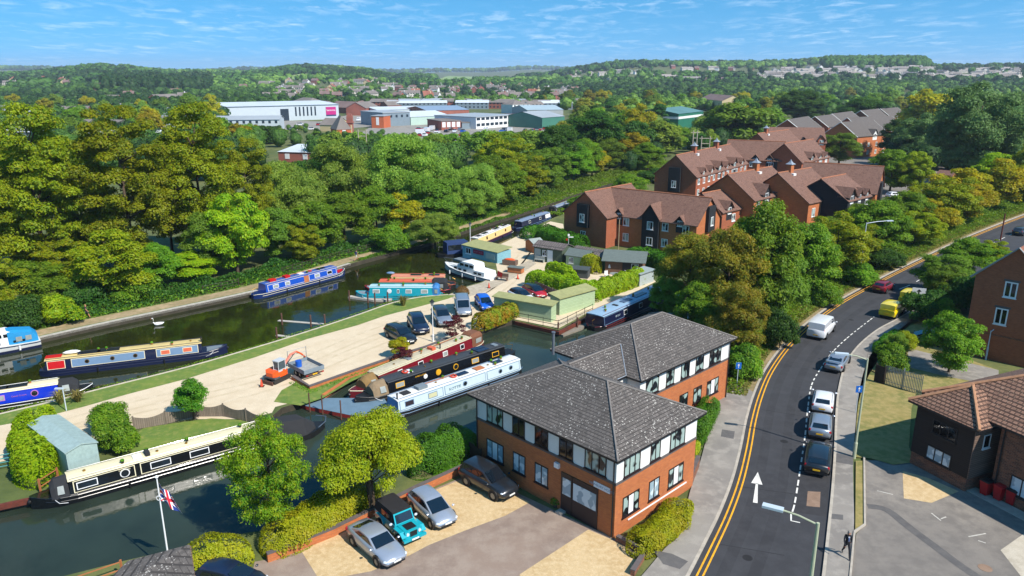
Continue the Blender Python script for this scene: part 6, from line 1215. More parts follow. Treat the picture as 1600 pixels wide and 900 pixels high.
CARS = {
 'coupe': dict(L=4.6, W=1.78, prof=((0, .42, .80, .80), (.03, .26, .92, .90), (.14, .2, 1.0, .97), (.3, .2, .98, 1), (.55, .2, .94, 1), (.72, .2, .90, .98), (.88, .22, .80, .94), (.97, .28, .68, .84), (1, .4, .58, .72)), gh=(.10, .30, .56, .74), H=1.38, wr=.33),
 'hatch': dict(L=4.05, W=1.74, prof=((0, .45, .86, .84), (.025, .28, 1.0, .93), (.1, .2, 1.02, .98), (.3, .2, .98, 1), (.6, .2, .95, 1), (.76, .2, .93, .98), (.9, .22, .80, .93), (.97, .28, .68, .84), (1, .4, .56, .74)), gh=(.015, .13, .54, .80), H=1.48, wr=.32),
 'estate': dict(L=4.7, W=1.8, prof=((0, .45, .88, .86), (.025, .28, 1.0, .93), (.1, .2, 1.02, .98), (.3, .2, 1.0, 1), (.6, .2, .97, 1), (.74, .2, .94, .98), (.9, .22, .82, .93), (.97, .28, .7, .84), (1, .4, .58, .74)), gh=(.02, .08, .56, .74), H=1.5, wr=.33),
 'suv': dict(L=4.6, W=1.88, prof=((0, .5, .98, .88), (.025, .34, 1.1, .94), (.1, .28, 1.12, .98), (.3, .27, 1.1, 1), (.6, .27, 1.07, 1), (.74, .27, 1.05, .98), (.9, .28, .96, .95), (.97, .34, .85, .88), (1, .45, .72, .8)), gh=(.02, .1, .53, .74), H=1.7, wr=.37),
 'van': dict(L=5.2, W=1.95, prof=((0, .4, 1.15, .96), (.01, .32, 1.2, .98), (.1, .28, 1.2, 1), (.3, .27, 1.2, 1), (.6, .27, 1.18, 1), (.8, .27, 1.12, .99), (.92, .28, .98, .96), (.98, .34, .84, .88), (1, .45, .7, .78)), gh=(.005, .015, .70, .86), H=2.0, wr=.35, blind=True),
 'svan': dict(L=4.4, W=1.85, prof=((0, .4, 1.1, .95), (.01, .3, 1.12, .98), (.1, .25, 1.12, 1), (.3, .25, 1.12, 1), (.6, .25, 1.1, 1), (.76, .25, 1.05, .99), (.9, .26, .92, .95), (.97, .32, .8, .88), (1, .42, .66, .78)), gh=(.005, .02, .60, .82), H=1.82, wr=.33, blind=True),
 'mpv': dict(L=4.8, W=1.88, prof=((0, .5, 1.0, .92), (.015, .3, 1.12, .97), (.1, .25, 1.14, 1), (.3, .25, 1.12, 1), (.6, .25, 1.1, 1), (.76, .25, 1.05, .98), (.9, .26, .92, .94), (.97, .32, .8, .86), (1, .42, .66, .76)), gh=(.01, .04, .62, .82), H=1.85, wr=.34),
}
def car(kind, label, xy, ang, pm, name='parked_car', cat='car', roofm=None, plate=PLW, group=None, z=0.0, rails=False, extras=None):
 S = CARS[kind]; L, W, H = S['L'], S['W'], S['H']; hw = W / 2; o = thing(name, label, cat, (xy[0], xy[1], z), ang, group)
 def X(f): return (f - .5) * L
 rings = []
 for f, zl, zs, wf in S['prof']:
  w_ = hw * wf; x = X(f); zm = (zl + zs) / 2
  rings.append([(x, 0, zl), (x, w_ * .8, zl), (x, w_ * .96, zl + .1), (x, w_, zm), (x, w_ * .97, zs - .1), (x, w_ * .86, zs), (x, 0, zs + .045), (x, -w_ * .86, zs), (x, -w_ * .97, zs - .1), (x, -w_, zm), (x, -w_ * .96, zl + .1), (x, -w_ * .8, zl)])
 MB().loft(rings).obj('body', pm, o, smooth=True, auto=50)
 zs = lambda f: np.interp(f, [p[0] for p in S['prof']], [p[2] for p in S['prof']])
 rb, rt, ft, fb = S['gh']; wb = hw * .90; wt = hw * (.74 if kind not in ('van', 'svan', 'mpv') else (.84 if kind == 'mpv' else .89)); zt = H - .06
 def ring(fx_b, fx_t, t): pass
 zb1, zb0 = zs(rb) - .03, zs(fb) - .03; xs = [(X(rb), zb1, wb * .95), (X(fb), zb0, wb * .94)]
 R_ = [];
 for k in range(9):
  t = k / 8; xr = X(rt) + (X(ft) - X(rt)) * t; bulge = .06 * (1 - (2 * t - 1) ** 2); R_.append((xr, zt + bulge, wt))
 sec = []
 sec.append([(X(rb), y * wb * .93, zb1) for y in (1, .8, .4, 0, -.4, -.8, -1)])
 for (xr, zr, w_) in R_: sec.append([(xr, y * w_, zr - (.07 if abs(y) == 1 else (.02 if abs(y) == .8 else 0))) for y in (1, .8, .4, 0, -.4, -.8, -1)])
 sec.append([(X(fb), y * wb * .93, zb0) for y in (1, .8, .4, 0, -.4, -.8, -1)])
 mb = MB(); mb.loft(sec, caps=False, closed=False)
 for s in (1, -1):
  pts = [(X(rb), s * wb * .93, zb1)] + [(xr, s * w_, zr - .07) for xr, zr, w_ in R_] + [(X(fb), s * wb * .93, zb0)]; mb.poly(pts[::-1] if s > 0 else pts)
 mb.obj('roof', roofm or pm, o, smooth=True, auto=35)
 def lerp(a, b, t): return tuple(a[i] + (b[i] - a[i]) * t for i in range(3))
 def glass(nm, q, off, m=CARGL, par=None):
  c = Vector([sum(p[i] for p in q) / len(q) for i in range(3)]); qq = [Vector(p) + Vector(off) for p in q]; mb = MB(); mb.poly(qq); mb.poly([p - Vector(off) * .5 for p in qq][::-1]); return mb.obj(nm, m, par or o)
 A = [(X(fb), wb * .93, zb0), (X(fb), -wb * .93, zb0), (X(ft), -wt, zt - .07), (X(ft), wt, zt - .07)]
 T0, T1, c0_, c1_ = .06, .93, .07, .93
 def panel(A, u0, u1, v0, v1): return [lerp(lerp(A[0], A[1], u), lerp(A[3], A[2], u), v) for u, v in ((u0, v0), (u1, v0), (u1, v1), (u0, v1))]
 q_ = panel(A, .07, .93, .05, .9); glass('windscreen', [(p[0], p[1], p[2] + .04) for p in q_], (.03, 0, .03))
 Bk = [(X(rb), -wb * .93, zb1), (X(rb), wb * .93, zb1), (X(rt), wt, zt - .07), (X(rt), -wt, zt - .07)]
 q_ = panel(Bk, .1, .9 if not S.get('blind') else .1001, .28 if kind != 'coupe' else .15, .9); glass('rear_window', [(p[0], p[1], p[2] + .02) for p in q_], (-.035, 0, .02))
 for s in (1, -1):
  Sd = [(X(rb), s * wb * .93, zb1), (X(fb), s * wb * .93, zb0), (X(ft), s * wt, zt - .07), (X(rt), s * wt, zt - .07)]
  spans = ((.10, .40), (.43, .66), (.69, .9)) if kind in ('estate', 'suv', 'mpv') else ((.16, .46), (.49, .88))
  if S.get('blind'): spans = ((.74, .95),)
  for u0, u1 in spans:
   q_ = [lerp(lerp(Sd[0], Sd[1], u), lerp(Sd[3], Sd[2], u * 1.0), v) for u, v in ((u0, .2), (u1, .2), (u1 if u1 < .85 else u1 - .03, .86), (u0 if u0 > .12 else u0 + .02, .86))]
   if s > 0: q_ = q_[::-1]
   glass('side_window', q_, (0, s * .022, .006))
 wx = (L * .305, -L * .29)
 for x in wx:
  for s in (1, -1):
   arch = MB().cyl((x, s * (hw - .06), S['wr'] + .03), S['wr'] + .07, .15, 20, axis='Y'); arch.obj('wheel_arch', TRIM, o)
   w_ = MB().wheel((x, s * (hw - .06), S['wr']), S['wr'], S['wr'] * .6, .2).obj('wheel', TYRE, o)
   mb = MB().cyl((x, s * (hw - .0), S['wr']), S['wr'] * .62, .04, 16, axis='Y').cyl((x, s * (hw + .02), S['wr']), .07, .03, 10, axis='Y')
   for k in range(5): a = k * 2 * math.pi / 5; mb.box(x + math.cos(a) * S['wr'] * .32, s * (hw + .022), S['wr'] + math.sin(a) * S['wr'] * .32, S['wr'] * .5, .02, .05, ry=-a)
   mb.obj('rim', RIM, w_)
 fx, rx = X(.965), X(.03); zf = np.interp(.965, [p[0] for p in S['prof']], [p[2] for p in S['prof']])
 for s in (1, -1):
  MB().ell((X(.95), s * hw * .70, zf - .10), (.16, .2, .09), 10, 6).obj('headlight', LAMPW, o, smooth=True)
  MB().ell((X(.028), s * hw * .80, zs(.03) - .16), (.09, .15, .15 if kind not in ('van', 'svan') else .26), 10, 6).obj('taillight', LAMPR, o, smooth=True)
  MB().ell((X(fb) - .12, s * (hw + .09), zb0 + .12), (.08, .11, .07), 8, 5).obj('wing_mirror', pm, o, smooth=True)
 MB().box(X(.99) + .015, 0, .5, .05, W * .42, .14).obj('grille', TRIM, o); MB().box(X(.995) + .02, 0, .36, .05, W * .6, .1).obj('air_intake', TRIM, o)
 MB().box(X(1) + .03, 0, .5, .02, .5, .11).obj('number_plate', PLW, o); MB().box(X(0) - .03, 0, .62 if kind != 'coupe' else .7, .02, .5, .11).obj('number_plate', PLY, o)
 MB().box(X(.01) - .015, 0, .36, .06, W * .82, .14).obj('rear_bumper', TRIM, o)
 if rails:
  for s in (1, -1): MB().tube([(X(rt), s * wt * .93, zt), (X(rt) + .2, s * wt * .93, zt + .1), (X(ft) - .2, s * wt * .93, zt + .1), (X(ft), s * wt * .93, zt)], .02, 5).obj('roof_rail', RIM, o)
 if extras: extras(o, X, S, pm)
 return o
def wheelpos(rear, front, side, kind):
 """rear and front wheel contact points of the visible flank; side +1 when that flank is the car's left"""
 a, b = G(*rear), G(*front); ang = math.atan2(b[1] - a[1], b[0] - a[0]); S = CARS[kind]; m_ = ((a[0] + b[0]) / 2, (a[1] + b[1]) / 2); hw = S['W'] / 2 - .06
 n_ = (-math.sin(ang), math.cos(ang)); return (m_[0] - n_[0] * side * hw, m_[1] - n_[1] * side * hw), ang
def rearpos(rear, front, kind, z=0.0):
 a, b = G(*rear), G(*front); ang = math.atan2(b[1] - a[1], b[0] - a[0]); L = CARS[kind]['L']; return (a[0] + math.cos(ang) * L / 2, a[1] + math.sin(ang) * L / 2), ang
W_ = wheelpos
c_, a_ = W_((550, 851), (591, 887), -1, 'coupe'); car('coupe', 'silver coupe with a kidney-shaped grille, nearest the bottom edge of the office parking', c_, a_, P_SIL2, z=.02)
c_, a_ = W_((641, 796), (677, 829), -1, 'hatch'); car('hatch', 'pale silver hatchback between the turquoise open car and the dark car', c_, a_, P_SIL2, z=.02)
c_, a_ = W_((729, 759), (770, 782), -1, 'suv'); car('suv', 'black-brown sporty car parked against the office wall', c_, a_, P_DGREY, z=.02)
c_ = G(362, 918); car('hatch', 'dark car cut off by the bottom edge below the clipped dome hedge', c_, R(-15), P_NAVY)
c_, a_ = W_((602, 526), (630, 541), -1, 'estate'); car('estate', 'black estate car at the left end of the row on the gravel yard', c_, a_, P_BLK, rails=True)
c_, a_ = W_((637, 509), (646, 524), -1, 'suv'); car('suv', 'navy four-by-four with white number plate, second in the row on the gravel yard', c_, a_, P_NAVY, rails=True)
c_, a_ = W_((674, 497), (684, 512), -1, 'suv'); car('suv', 'silver-blue sports utility car behind the lamp post on the gravel yard', c_, a_, P_SILV, roofm=P_GREY)
c_, a_ = W_((710, 479), (714, 497), -1, 'mpv'); car('mpv', 'tall silver people carrier behind the purple-leaved shrub', c_, a_, P_SILV, rails=True)
c_, a_ = W_((742, 475), (752, 487), -1, 'hatch'); car('hatch', 'bright blue car at the right end of the row on the gravel yard', c_, a_, P_BLUE)
c_, a_ = W_((818, 459), (837, 468), -1, 'hatch'); car('hatch', 'red car with a black roof in front of the grey board fence', c_, a_, P_RED, roofm=P_BLK)
c_, a_ = W_((797, 467), (816, 475), -1, 'hatch'); car('hatch', 'white car with a dark roof beside the red one behind the pale green container', c_, a_, P_WHITE, roofm=P_BLK)
def spoiler(o, X, S, pm): MB().box(X(.04), 0, 1.2, .32, 1.35, .04).box(X(.06), .5, 1.08, .12, .04, .22).box(X(.06), -.5, 1.08, .12, .04, .22).obj('spoiler', pm, o)
for kd, lb, r_, f_, pm, nm, ex, ct in (('coupe', 'silver coupe with a high rear spoiler, front of the parked line on the road', (1300, 584), (1321, 553), P_SILV, 'parked_car', spoiler, 'car'), ('hatch', 'white hatchback parked at the kerb with red tail lights', (1283, 650), (1288, 614), P_WHITE, 'parked_car', None, 'car'), ('hatch', 'grey hatchback parked at the kerb between the white hatchback and the black estate', (1279, 690), (1282, 655), P_SILV, 'parked_car', None, 'car'), ('estate', 'black estate with yellow rear plate, nearest of the parked line on the road', (1274, 747), (1279, 708), P_BLK, 'parked_car', None, 'car'), ('svan', 'bright yellow delivery van nearer the viewer, with open driver side', (1384, 499), (1412, 479), P_YEL, 'delivery_van', None, 'van'), ('svan', 'bright yellow delivery van farther away, half behind the road sign', (1414, 479), (1437, 463), P_YEL, 'delivery_van', None, 'van'), ('van', 'white van driving away up the road behind the yellow vans', (1273, 532), (1306, 499), P_WHITE, 'white_van', None, 'van'), ('hatch', 'dark red hatchback driving away up the road', (1371, 459), (1394, 446), P_DRED, 'moving_car', None, 'car'), ('hatch', 'dark blue-grey car at the right edge far up the road', (1588, 369), (1612, 357), P_GREY, 'moving_car', None, 'car')):
 c_, a_ = rearpos(r_, f_, kd); car(kd, lb, c_, a_, pm, name=nm, cat=ct, extras=ex, z=.02)
c_ = G(1446, 538); car('hatch', 'black car half hidden by trees in the flats garden', c_, R(160), P_BLK, z=.1)
for (px_, py_, an, pm, lb) in ((1397, 309, 20, P_WHITE, 'small white car in the estate yard below the black end bay'), (1310, 238, 10, P_WHITE, 'white car in the estate yard behind the end block'), (1440, 275, 30, P_SILV, 'silver car under trees left of the low garage'), (1508, 278, 60, P_WHITE, 'white vehicle between the low garage and the golden tree')):
 car('hatch', lb, G(px_, py_), R(an), pm)
a0, b0 = G(590, 822), G(626, 855); an = math.atan2(b0[1] - a0[1], b0[0] - a0[0]); nn_ = (-math.sin(an), math.cos(an)); cx, cy = ((a0[0] + b0[0]) / 2 + nn_[0] * .75, (a0[1] + b0[1]) / 2 + nn_[1] * .75)
J = thing('off_road_car', 'turquoise off-road car with a black soft top and black bonnet panel', 'car', (cx, cy, .02), an)
MB().bb(-1.75, .75, -.72, .72, .5, 1.1).bb(.75, 1.75, -.55, .55, .55, 1.08).bb(1.7, 1.78, -.6, .6, .55, 1.1).obj('body', P_TURQ, J)
mb = MB()
for s in (1, -1): mb.loft([[(x, s * .5, z), (x, s * .85, z), (x, s * .85, z + .07), (x, s * .5, z + .07)] for x, z in ((.55, .55), (.8, .95), (1.55, .98), (1.85, .75))]); mb.loft([[(x, s * .6, z), (x, s * .85, z), (x, s * .85, z + .07), (x, s * .6, z + .07)] for x, z in ((-.5, .6), (-.75, .95), (-1.4, .95), (-1.7, .7))])
mb.obj('wheel_arch', P_TURQ, J)
mb = MB(); mb.loft([[(x, -w2, 1.1), (x, w2, 1.1), (x, w2 * .9, zz), (x, -w2 * .9, zz)] for x, w2, zz in ((-1.78, .7, 1.72), (-1.6, .72, 1.78), (-.2, .72, 1.82), (.42, .7, 1.78))]); mb.obj('soft_top', mat('black_canvas', '#1c1a1c', .9, .1, 4), J)
MB().add([(.78, -.68, 1.1), (.78, .68, 1.1), (.5, .64, 1.72), (.5, -.64, 1.72), (.74, -.68, 1.1), (.74, .68, 1.1), (.46, .64, 1.72), (.46, -.64, 1.72)], [(0, 1, 2, 3), (4, 7, 6, 5), (3, 2, 6, 7), (0, 3, 7, 4), (1, 5, 6, 2)]).obj('windscreen_frame', P_TURQ, J)
MB().add([(.775, -.58, 1.17), (.775, .58, 1.17), (.54, .56, 1.66), (.54, -.56, 1.66)], [(0, 1, 2, 3)]).obj('windscreen', CARGL, J).location = (.02, 0, .01)
MB().bb(.95, 1.6, -.34, .34, 1.082, 1.1).obj('bonnet_panel', TRIM, J); MB().bb(1.78, 1.98, -.8, .8, .5, .66).obj('bumper', P_TURQ, J); MB().box(1.79, 0, .85, .02, .5, .35).obj('grille', TRIM, J); MB().box(2.0, 0, .58, .02, .5, .11).obj('number_plate', PLW, J)
for s in (1, -1):
 MB().cyl((1.8, s * .42, .9), .1, .06, 12, axis='X').obj('headlight', LAMPW, J); MB().box(-.3, s * .735, 1.4, 1.0, .02, .4).obj('side_window', CARGL, J); MB().ell((.6, s * .9, 1.2), (.07, .12, .09), 8, 5).obj('wing_mirror', LAMPW, J)
 for x in (1.2, -1.1):
  w_ = MB().wheel((x, s * .74, .36), .37, .2, .24).obj('wheel', TYRE, J); MB().cyl((x, s * .8, .36), .21, .14, 14, axis='Y').obj('rim', RIM, w_)
ORG = mat('digger_orange', '#e0581c', .45, .08, 3, dirt=.2); DGR = mat('digger_grey', '#4a4c50', .6, .1, 3); CABW = mat('cab_grey_white', '#b4b8ba', .5, .05); SALM = mat('faded_orange_paint', '#c8705c', .6, .15, 4); RUST = mat('rust_brown', '#5a3c30', .8, .25, 4)
ea, eb = G(420, 600), G(452, 585); an = math.atan2(eb[1] - ea[1], eb[0] - ea[0]); ex = thing('mini_digger', 'orange mini digger with a pale cab, its arm resting in the grey trailer', 'digger', (*G(434, 594), 0), an); ex.scale = (.84, .84, .84)
for s in (.65, -.65):
 mb = MB(); ring = [(math.cos(t) * .28 + (1.0 if abs(t) < math.pi / 2 else -1.0), math.sin(t) * .28 + .28) for t in [math.pi * k / 6 - math.pi / 2 for k in range(7)] + [math.pi * k / 6 + math.pi / 2 for k in range(7)]]
 mb.loft([[(x, s - .16, z) for x, z in ring], [(x, s + .16, z) for x, z in ring]]); mb.obj('track', mat('rubber_track', '#2c2824', .9, .2, 4), ex)
MB().bb(-.8, .8, -.5, .5, .3, .6).obj('undercarriage', RUST, ex); MB().box(-1.5, 0, .25, .12, 1.6, .4).obj('blade', RUST, ex)
hs_ = MB(); hs_.loft([[(x, -w2, z0), (x, w2, z0), (x, w2, z1), (x, -w2, z1)] for x, w2, z0, z1 in ((-1.15, .5, .75, 1.25), (-.9, .8, .65, 1.45), (.3, .85, .65, 1.45), (.8, .8, .65, 1.3))]); hs_.obj('house', ORG, ex); MB().bb(-1.2, -.4, -.86, .86, .6, .8).obj('counterweight', DGR, ex)
cb = MB();
for x, y in ((-.5, -.05), (-.5, -.8), (.6, -.05), (.6, -.8)): cb.tube([(x, y, 1.3), (x * .9, y, 2.5)], .05, 4)
cb.bb(-.55, .62, -.86, .02, 2.45, 2.56).bb(-.5, .6, -.84, 0, 1.3, 1.5).obj('cab', CABW, ex); MB().bb(-.44, .54, -.78, -.08, 1.5, 2.42).obj('cab_glass', mat('hazy_glass', '#4a5458', .15, .2, 2), ex)
MB().tube([(.8, .1, .9), (1.5, .1, 1.6), (2.3, .1, 2.25), (3.2, .1, 2.35)], [.14, .15, .15, .11], 6).obj('boom', SALM, ex); MB().tube([(3.2, .1, 2.35), (3.9, .1, 1.9), (4.6, .1, 1.2)], [.12, .11, .08], 6).obj('arm', ORG, ex); MB().tube([(1.4, .1, 1.2), (2.9, .1, 2.2)], .05, 6).obj('ram', GUTTER, ex); MB().box(4.7, .1, .95, .4, .5, .35, ry=.5).obj('bucket', RUST, ex)
ta, tb = G(482, 600), G(468, 586); tf = G(513, 590); an = math.atan2(tf[1] - ta[1], tf[0] - ta[0]); tr = thing('trailer', 'grey drop-side trailer with a yellow plate beside the orange mini digger', 'trailer', (*G(490, 590), 0), an + R(90) - R(90))
MB().bb(-1.05, 1.05, -.2, 2.8, .62, .72).obj('bed', mat('trailer_floor', '#9a9890', .8, .15, 3), tr)
for x0, x1, y0, y1 in ((-1.08, 1.08, -.24, -.2), (-1.08, -1.04, -.2, 2.8), (1.04, 1.08, -.2, 2.8), (-1.04, 1.04, 2.76, 2.8)): MB().bb(x0, x1, y0, y1, .66, 1.06).obj('side_board', mat('grey_steel_board', '#75828c', .5, .08, 2), tr)
for s in (-1, 1):
 for y in (.9, 1.6): w_ = MB().wheel((0, 0, 0), .3, .17, .18).obj('wheel', TYRE, tr); w_.location = (s * 1.0 * .88, y, .3); w_.rotation_euler = (0, 0, math.pi / 2); MB().cyl((0, 0, 0), .18, .12, 12, axis='Y').obj('rim', RIM, w_)
MB().box(0, -.28, .5, 1.9, .06, .14).obj('light_board', RUST, tr); MB().box(0, -.33, .5, .5, .02, .12).obj('number_plate', PLY, tr)
for s in (-.85, .85): MB().box(s, -.33, .5, .22, .03, .1).obj('taillight', LAMPR, tr)
mb = MB().tube([(-1, 2.8, .7), (-1, 2.8, 2.2)], .03, 5).tube([(1, 2.8, .7), (1, 2.8, 2.2)], .03, 5)
for z_ in (1.3, 1.7, 2.15): mb.tube([(-1, 2.8, z_), (1, 2.8, z_)], .018, 4)
mb.obj('headboard_frame', STEEL, tr); tag(MB().cyl((0, 0, .3), .3, .62, 14).obj('blue_drum', mat('blue_plastic', '#1456b4', .4, .05), loc=(tr.location.x + math.cos(an) * -.4 - math.sin(an) * 1.9, tr.location.y + math.sin(an) * -.4 + math.cos(an) * 1.9, .72)), 'blue plastic drum standing in the grey trailer', 'drum')
def cone(px_, py_, label, z=0.0):
 o = thing('traffic_cone', label, 'cone', (*G(px_, py_), z)); MB().cyl((0, 0, .4), .15, .7, 12, r2=.03).obj('body', mat('cone_orange', '#d8482c', .6, .05), o); MB().bb(-.22, .22, -.22, .22, 0, .06).obj('base', GUTTER, o)
cone(409, 604, 'orange traffic cone left of the mini digger blade'); cone(764, 450, 'orange traffic cone on the quay near the white cruiser'); cone(809, 436, 'orange cone beside the wooden planter carts')
mb_ = MB(); mb_.loft([[(x, -.88 * w2, .3), (x, .88 * w2, .3), (x, .9 * w2, z), (x, -.9 * w2, z)] for x, z, w2 in ((-2.1, .8, .9), (-2.0, 1.0, 1), (1.1, .95, 1), (1.9, .8, .97), (2.1, .6, .85))], 0); mb_.loft([[(x, -.7 * w2, z0), (x, .7 * w2, z0), (x, .65 * w2, z1), (x, -.65 * w2, z1)] for x, z0, z1, w2 in ((-1.95, .95, 1.0, 1), (-1.4, .95, 1.45, 1), (.2, .95, 1.45, 1), (1.0, .93, .96, 1))], 1)
for x in (-1.3, 1.3):
 for s in (-.85, .85): mb_.cyl((x, s, .32), .32, .15, 10, 2, axis='Y')
def small(pm, vanh=None):
 if vanh:
  m2 = MB(); m2.loft([[(x, -w2, .35), (x, w2, .35), (x, w2, z), (x, -w2, z)] for x, z, w2 in ((-2.6, 2.3, .95), (1.3, 2.35, .98), (1.9, 1.3, .95), (2.6, 1.0, .9))], 0); m2.bb(1.35, 1.75, -.9, .9, 1.4, 2.0, 1)
  for x in (-1.6, 1.7):
   for s in (-.9, .9): m2.cyl((x, s, .35), .35, .15, 10, 2, axis='Y')
 else: m2 = mb_
 me = bpy.data.meshes.new('distant_car'); me.from_pydata(m2.v, [], m2.f); [me.materials.append(q) for q in (pm, CARGL, TYRE)]; me.polygons.foreach_set('material_index', m2.m); return me
DVL = []; SM = [small(P_WHITE), small(P_SILV), small(P_BLK), small(P_RED), small(P_BLUE), small(P_WHITE, 1), small(P_WHITE, 1)]; SMN = ['white car', 'silver car', 'black car', 'red car', 'blue car', 'white van', 'white van']
gc = random.Random(8)
for (x0, x1, r0, r1, n_, where) in ((655, 800, 203.5, 213, 34, 'in the van park below the brick and white unit'), (815, 880, 201, 206, 10, 'in front of the tan brick office'), (360, 520, 196, 203, 16, 'in front of the long white warehouse'), (560, 600, 184, 192, 6, 'between the warehouse end and the orange brick block')):
 for i in range(n_):
  px_ = gc.uniform(x0, x1); py_ = gc.choice([r0 + (r1 - r0) * k / 3 for k in range(4)]); k = gc.choice([0, 0, 1, 1, 2, 3, 4, 5, 6]); x, y = G(px_, py_); o = link('distant_vehicle', SM[k]); o.location = (x, y, .03); o.rotation_euler = (0, 0, gc.choice([1.4, 1.4, -1.7, .1]) + gc.uniform(-.1, .1)); tag(o, None, SMN[k].split()[1], f'vehicles {where}'); DVL.append((o, px_, SMN[k], where))
relabel(DVL)
# -- BOATS
HULLB = mat('black_hull', '#131416', .5, .1, 2, dirt=.1); CREAM = mat('cream_roof_paint', '#d8cda8', .55, .05, 1.5); WROOF = mat('white_roof_paint', '#d6d6d2', .55, .04, 1.5, dirt=.15); SOLAR = mat('solar_panel', '#161c30', .15, 0, spec=.8); CANB = mat('black_boat_canvas', '#222326', .9, .1, 3); CANBR = mat('tan_boat_canvas', '#7c6a52', .9, .12, 3); CANRB = mat('brown_boat_canvas', '#6e4630', .9, .12, 3)
VINYL = mat('clear_vinyl', '#8f9490', .2, .15, 2); BGL = mat('boat_glass', '#1a2024', .08, 0, spec=.8); GOLDT = mat('gold_trim', '#c8923a', .5, 0); CREAMT = mat('cream_trim', '#d8cfae', .55, 0); DECKG = mat('grey_deck', '#6c7880', .8, .1, 2); BRASS = mat('brass', '#a8803c', .3, 0, metal=.8)
def narrowboat(label, c, ang, L, hull, side, roof, trim=CREAMT, cab=(.12, .86), wins=(), panels=(), hood=None, cratch=None, roofbits=(), bowm=None, name='narrowboat', B=2.08, ch=1.0, gun=.62, stripe=None, bulk=None, ties=True, names=()):
 """bow at +X; near side is -Y. wins: (fraction, length, kind); positions are fractions of the length from the stern"""
 o = thing(name, label, 'narrowboat', (*c, WZ), ang); hb = B / 2
 def X(f): return (f - .5) * L
 st = [(0, .30, .55), (.02, .62, .62), (.06, .92, .6), (.1, 1, .6), (.3, 1, .6), (.6, 1, .6), (.84, 1, .62), (.90, .9, .68), (.95, .62, .78), (.985, .26, .9), (1.0, .06, .95)]
 mb = MB(); mb.loft([[(X(f), -hb * w * .94, -.35), (X(f), hb * w * .94, -.35), (X(f), hb * w, z * gun / .62), (X(f), -hb * w, z * gun / .62)] for f, w, z in st]); mb.obj('hull', hull, o, smooth=True, auto=30)
 mb = MB()
 for s in (1, -1): mb.tube([(X(f), s * (hb * w + .01), z * gun / .62 - .02) for f, w, z in st], .035, 5); mb.tube([(X(f), s * (hb * w * .985 + .01), z * gun / .62 - .3) for f, w, z in st[2:9]], .03, 5)
 mb.obj('rubbing_strake', stripe or hull, o)
 x0, x1 = X(cab[0]), X(cab[1]); z0 = gun; z1 = gun + ch; wb, wt = hb - .13, hb - .27
 MB().add([(x0, -wb, z0), (x1, -wb, z0), (x1, wb, z0), (x0, wb, z0), (x0 + .05, -wt, z1), (x1 - .05, -wt, z1), (x1 - .05, wt, z1), (x0 + .05, wt, z1)], [(0, 1, 5, 4), (2, 3, 7, 6), (1, 2, 6, 5), (3, 0, 4, 7)]).obj('cabin', side, o)
 if bulk: MB().add([(x1 + .01, -wb + .03, z0 + .02), (x1 + .01, wb - .03, z0 + .02), (x1 - .03, wt - .03, z1 - .02), (x1 - .03, -wt + .03, z1 - .02)], [(0, 1, 2, 3)]).obj('bulkhead', bulk, o).location = (.012, 0, 0)
 mb = MB(); ys = [-1, -.96, -.5, 0, .5, .96, 1]; zz = [0, .05, .1, .13, .1, .05, 0]; mb.loft([[(x, y * (wt + .03), z1 + q) for y, q in zip(ys, zz)] for x in (x0 - .02, x1 + .02)]); mb.obj('roof', roof, o)
 for s in (1, -1): MB().tube([(x0 + .1, s * (wt - .1), z1 + .14), (x1 - .1, s * (wt - .1), z1 + .14)], .022, 5).obj('handrail', stripe or trim, o)
 def onside(f, ln, za, zb, t0, t1, nm, m, s=-1, par=None, f2=None):
  xa, xb = (X(f) - ln / 2, X(f) + ln / 2) if f2 is None else (X(f), X(f2)); k = lambda z: wb + (wt - wb) * (z - z0) / (z1 - z0)
  v = [];
  for t in (t0, t1): v += [(xa, s * (k(za) + t), za), (xb, s * (k(za) + t), za), (xb, s * (k(zb) + t), zb), (xa, s * (k(zb) + t), zb)]
  return MB().add(v, [(4, 5, 6, 7), (0, 3, 2, 1), (0, 1, 5, 4), (1, 2, 6, 5), (2, 3, 7, 6), (3, 0, 4, 7)]).obj(nm, m, par or o)
 for p in panels:   # (f0,f1,material,trim)
  if len(p) > 3 and p[3]: onside(p[0], 0, z0 + .1, z1 - .07, .002, .012, 'coach_line', p[3], f2=p[1])
  onside(p[0] + .06 / L * 1.0, 0, z0 + .15, z1 - .12, .003, .018, 'painted_panel', p[2], f2=p[1] - .06 / L)
 for wd in wins:
  f, ln, kd = wd[:3]; wm_ = wd[3] if len(wd) > 3 else UPVC; gm_ = wd[4] if len(wd) > 4 else BGL
  if kd == 'p':   # porthole
   k = z0 + .55 * ch; w_ = MB().cyl((X(f), -(wb + wt) / 2 - .03, k), ln / 2 + .05, .05, 20, axis='Y').obj('porthole', wm_, o); MB().cyl((X(f), -(wb + wt) / 2 - .06, k), ln / 2 - .02, .03, 20, axis='Y').obj('pane', gm_, w_)
  elif kd == 'd': onside(f, ln, z0 + .02, z1 - .1, .015, .03, 'side_hatch', gm_)
  else: w_ = onside(f, ln, z0 + .28 * ch, z0 + .78 * ch, .01, .035, 'window', wm_); onside(f, ln - .12, z0 + .28 * ch + .06, z0 + .78 * ch - .06, .03, .045, 'pane', gm_, par=w_)
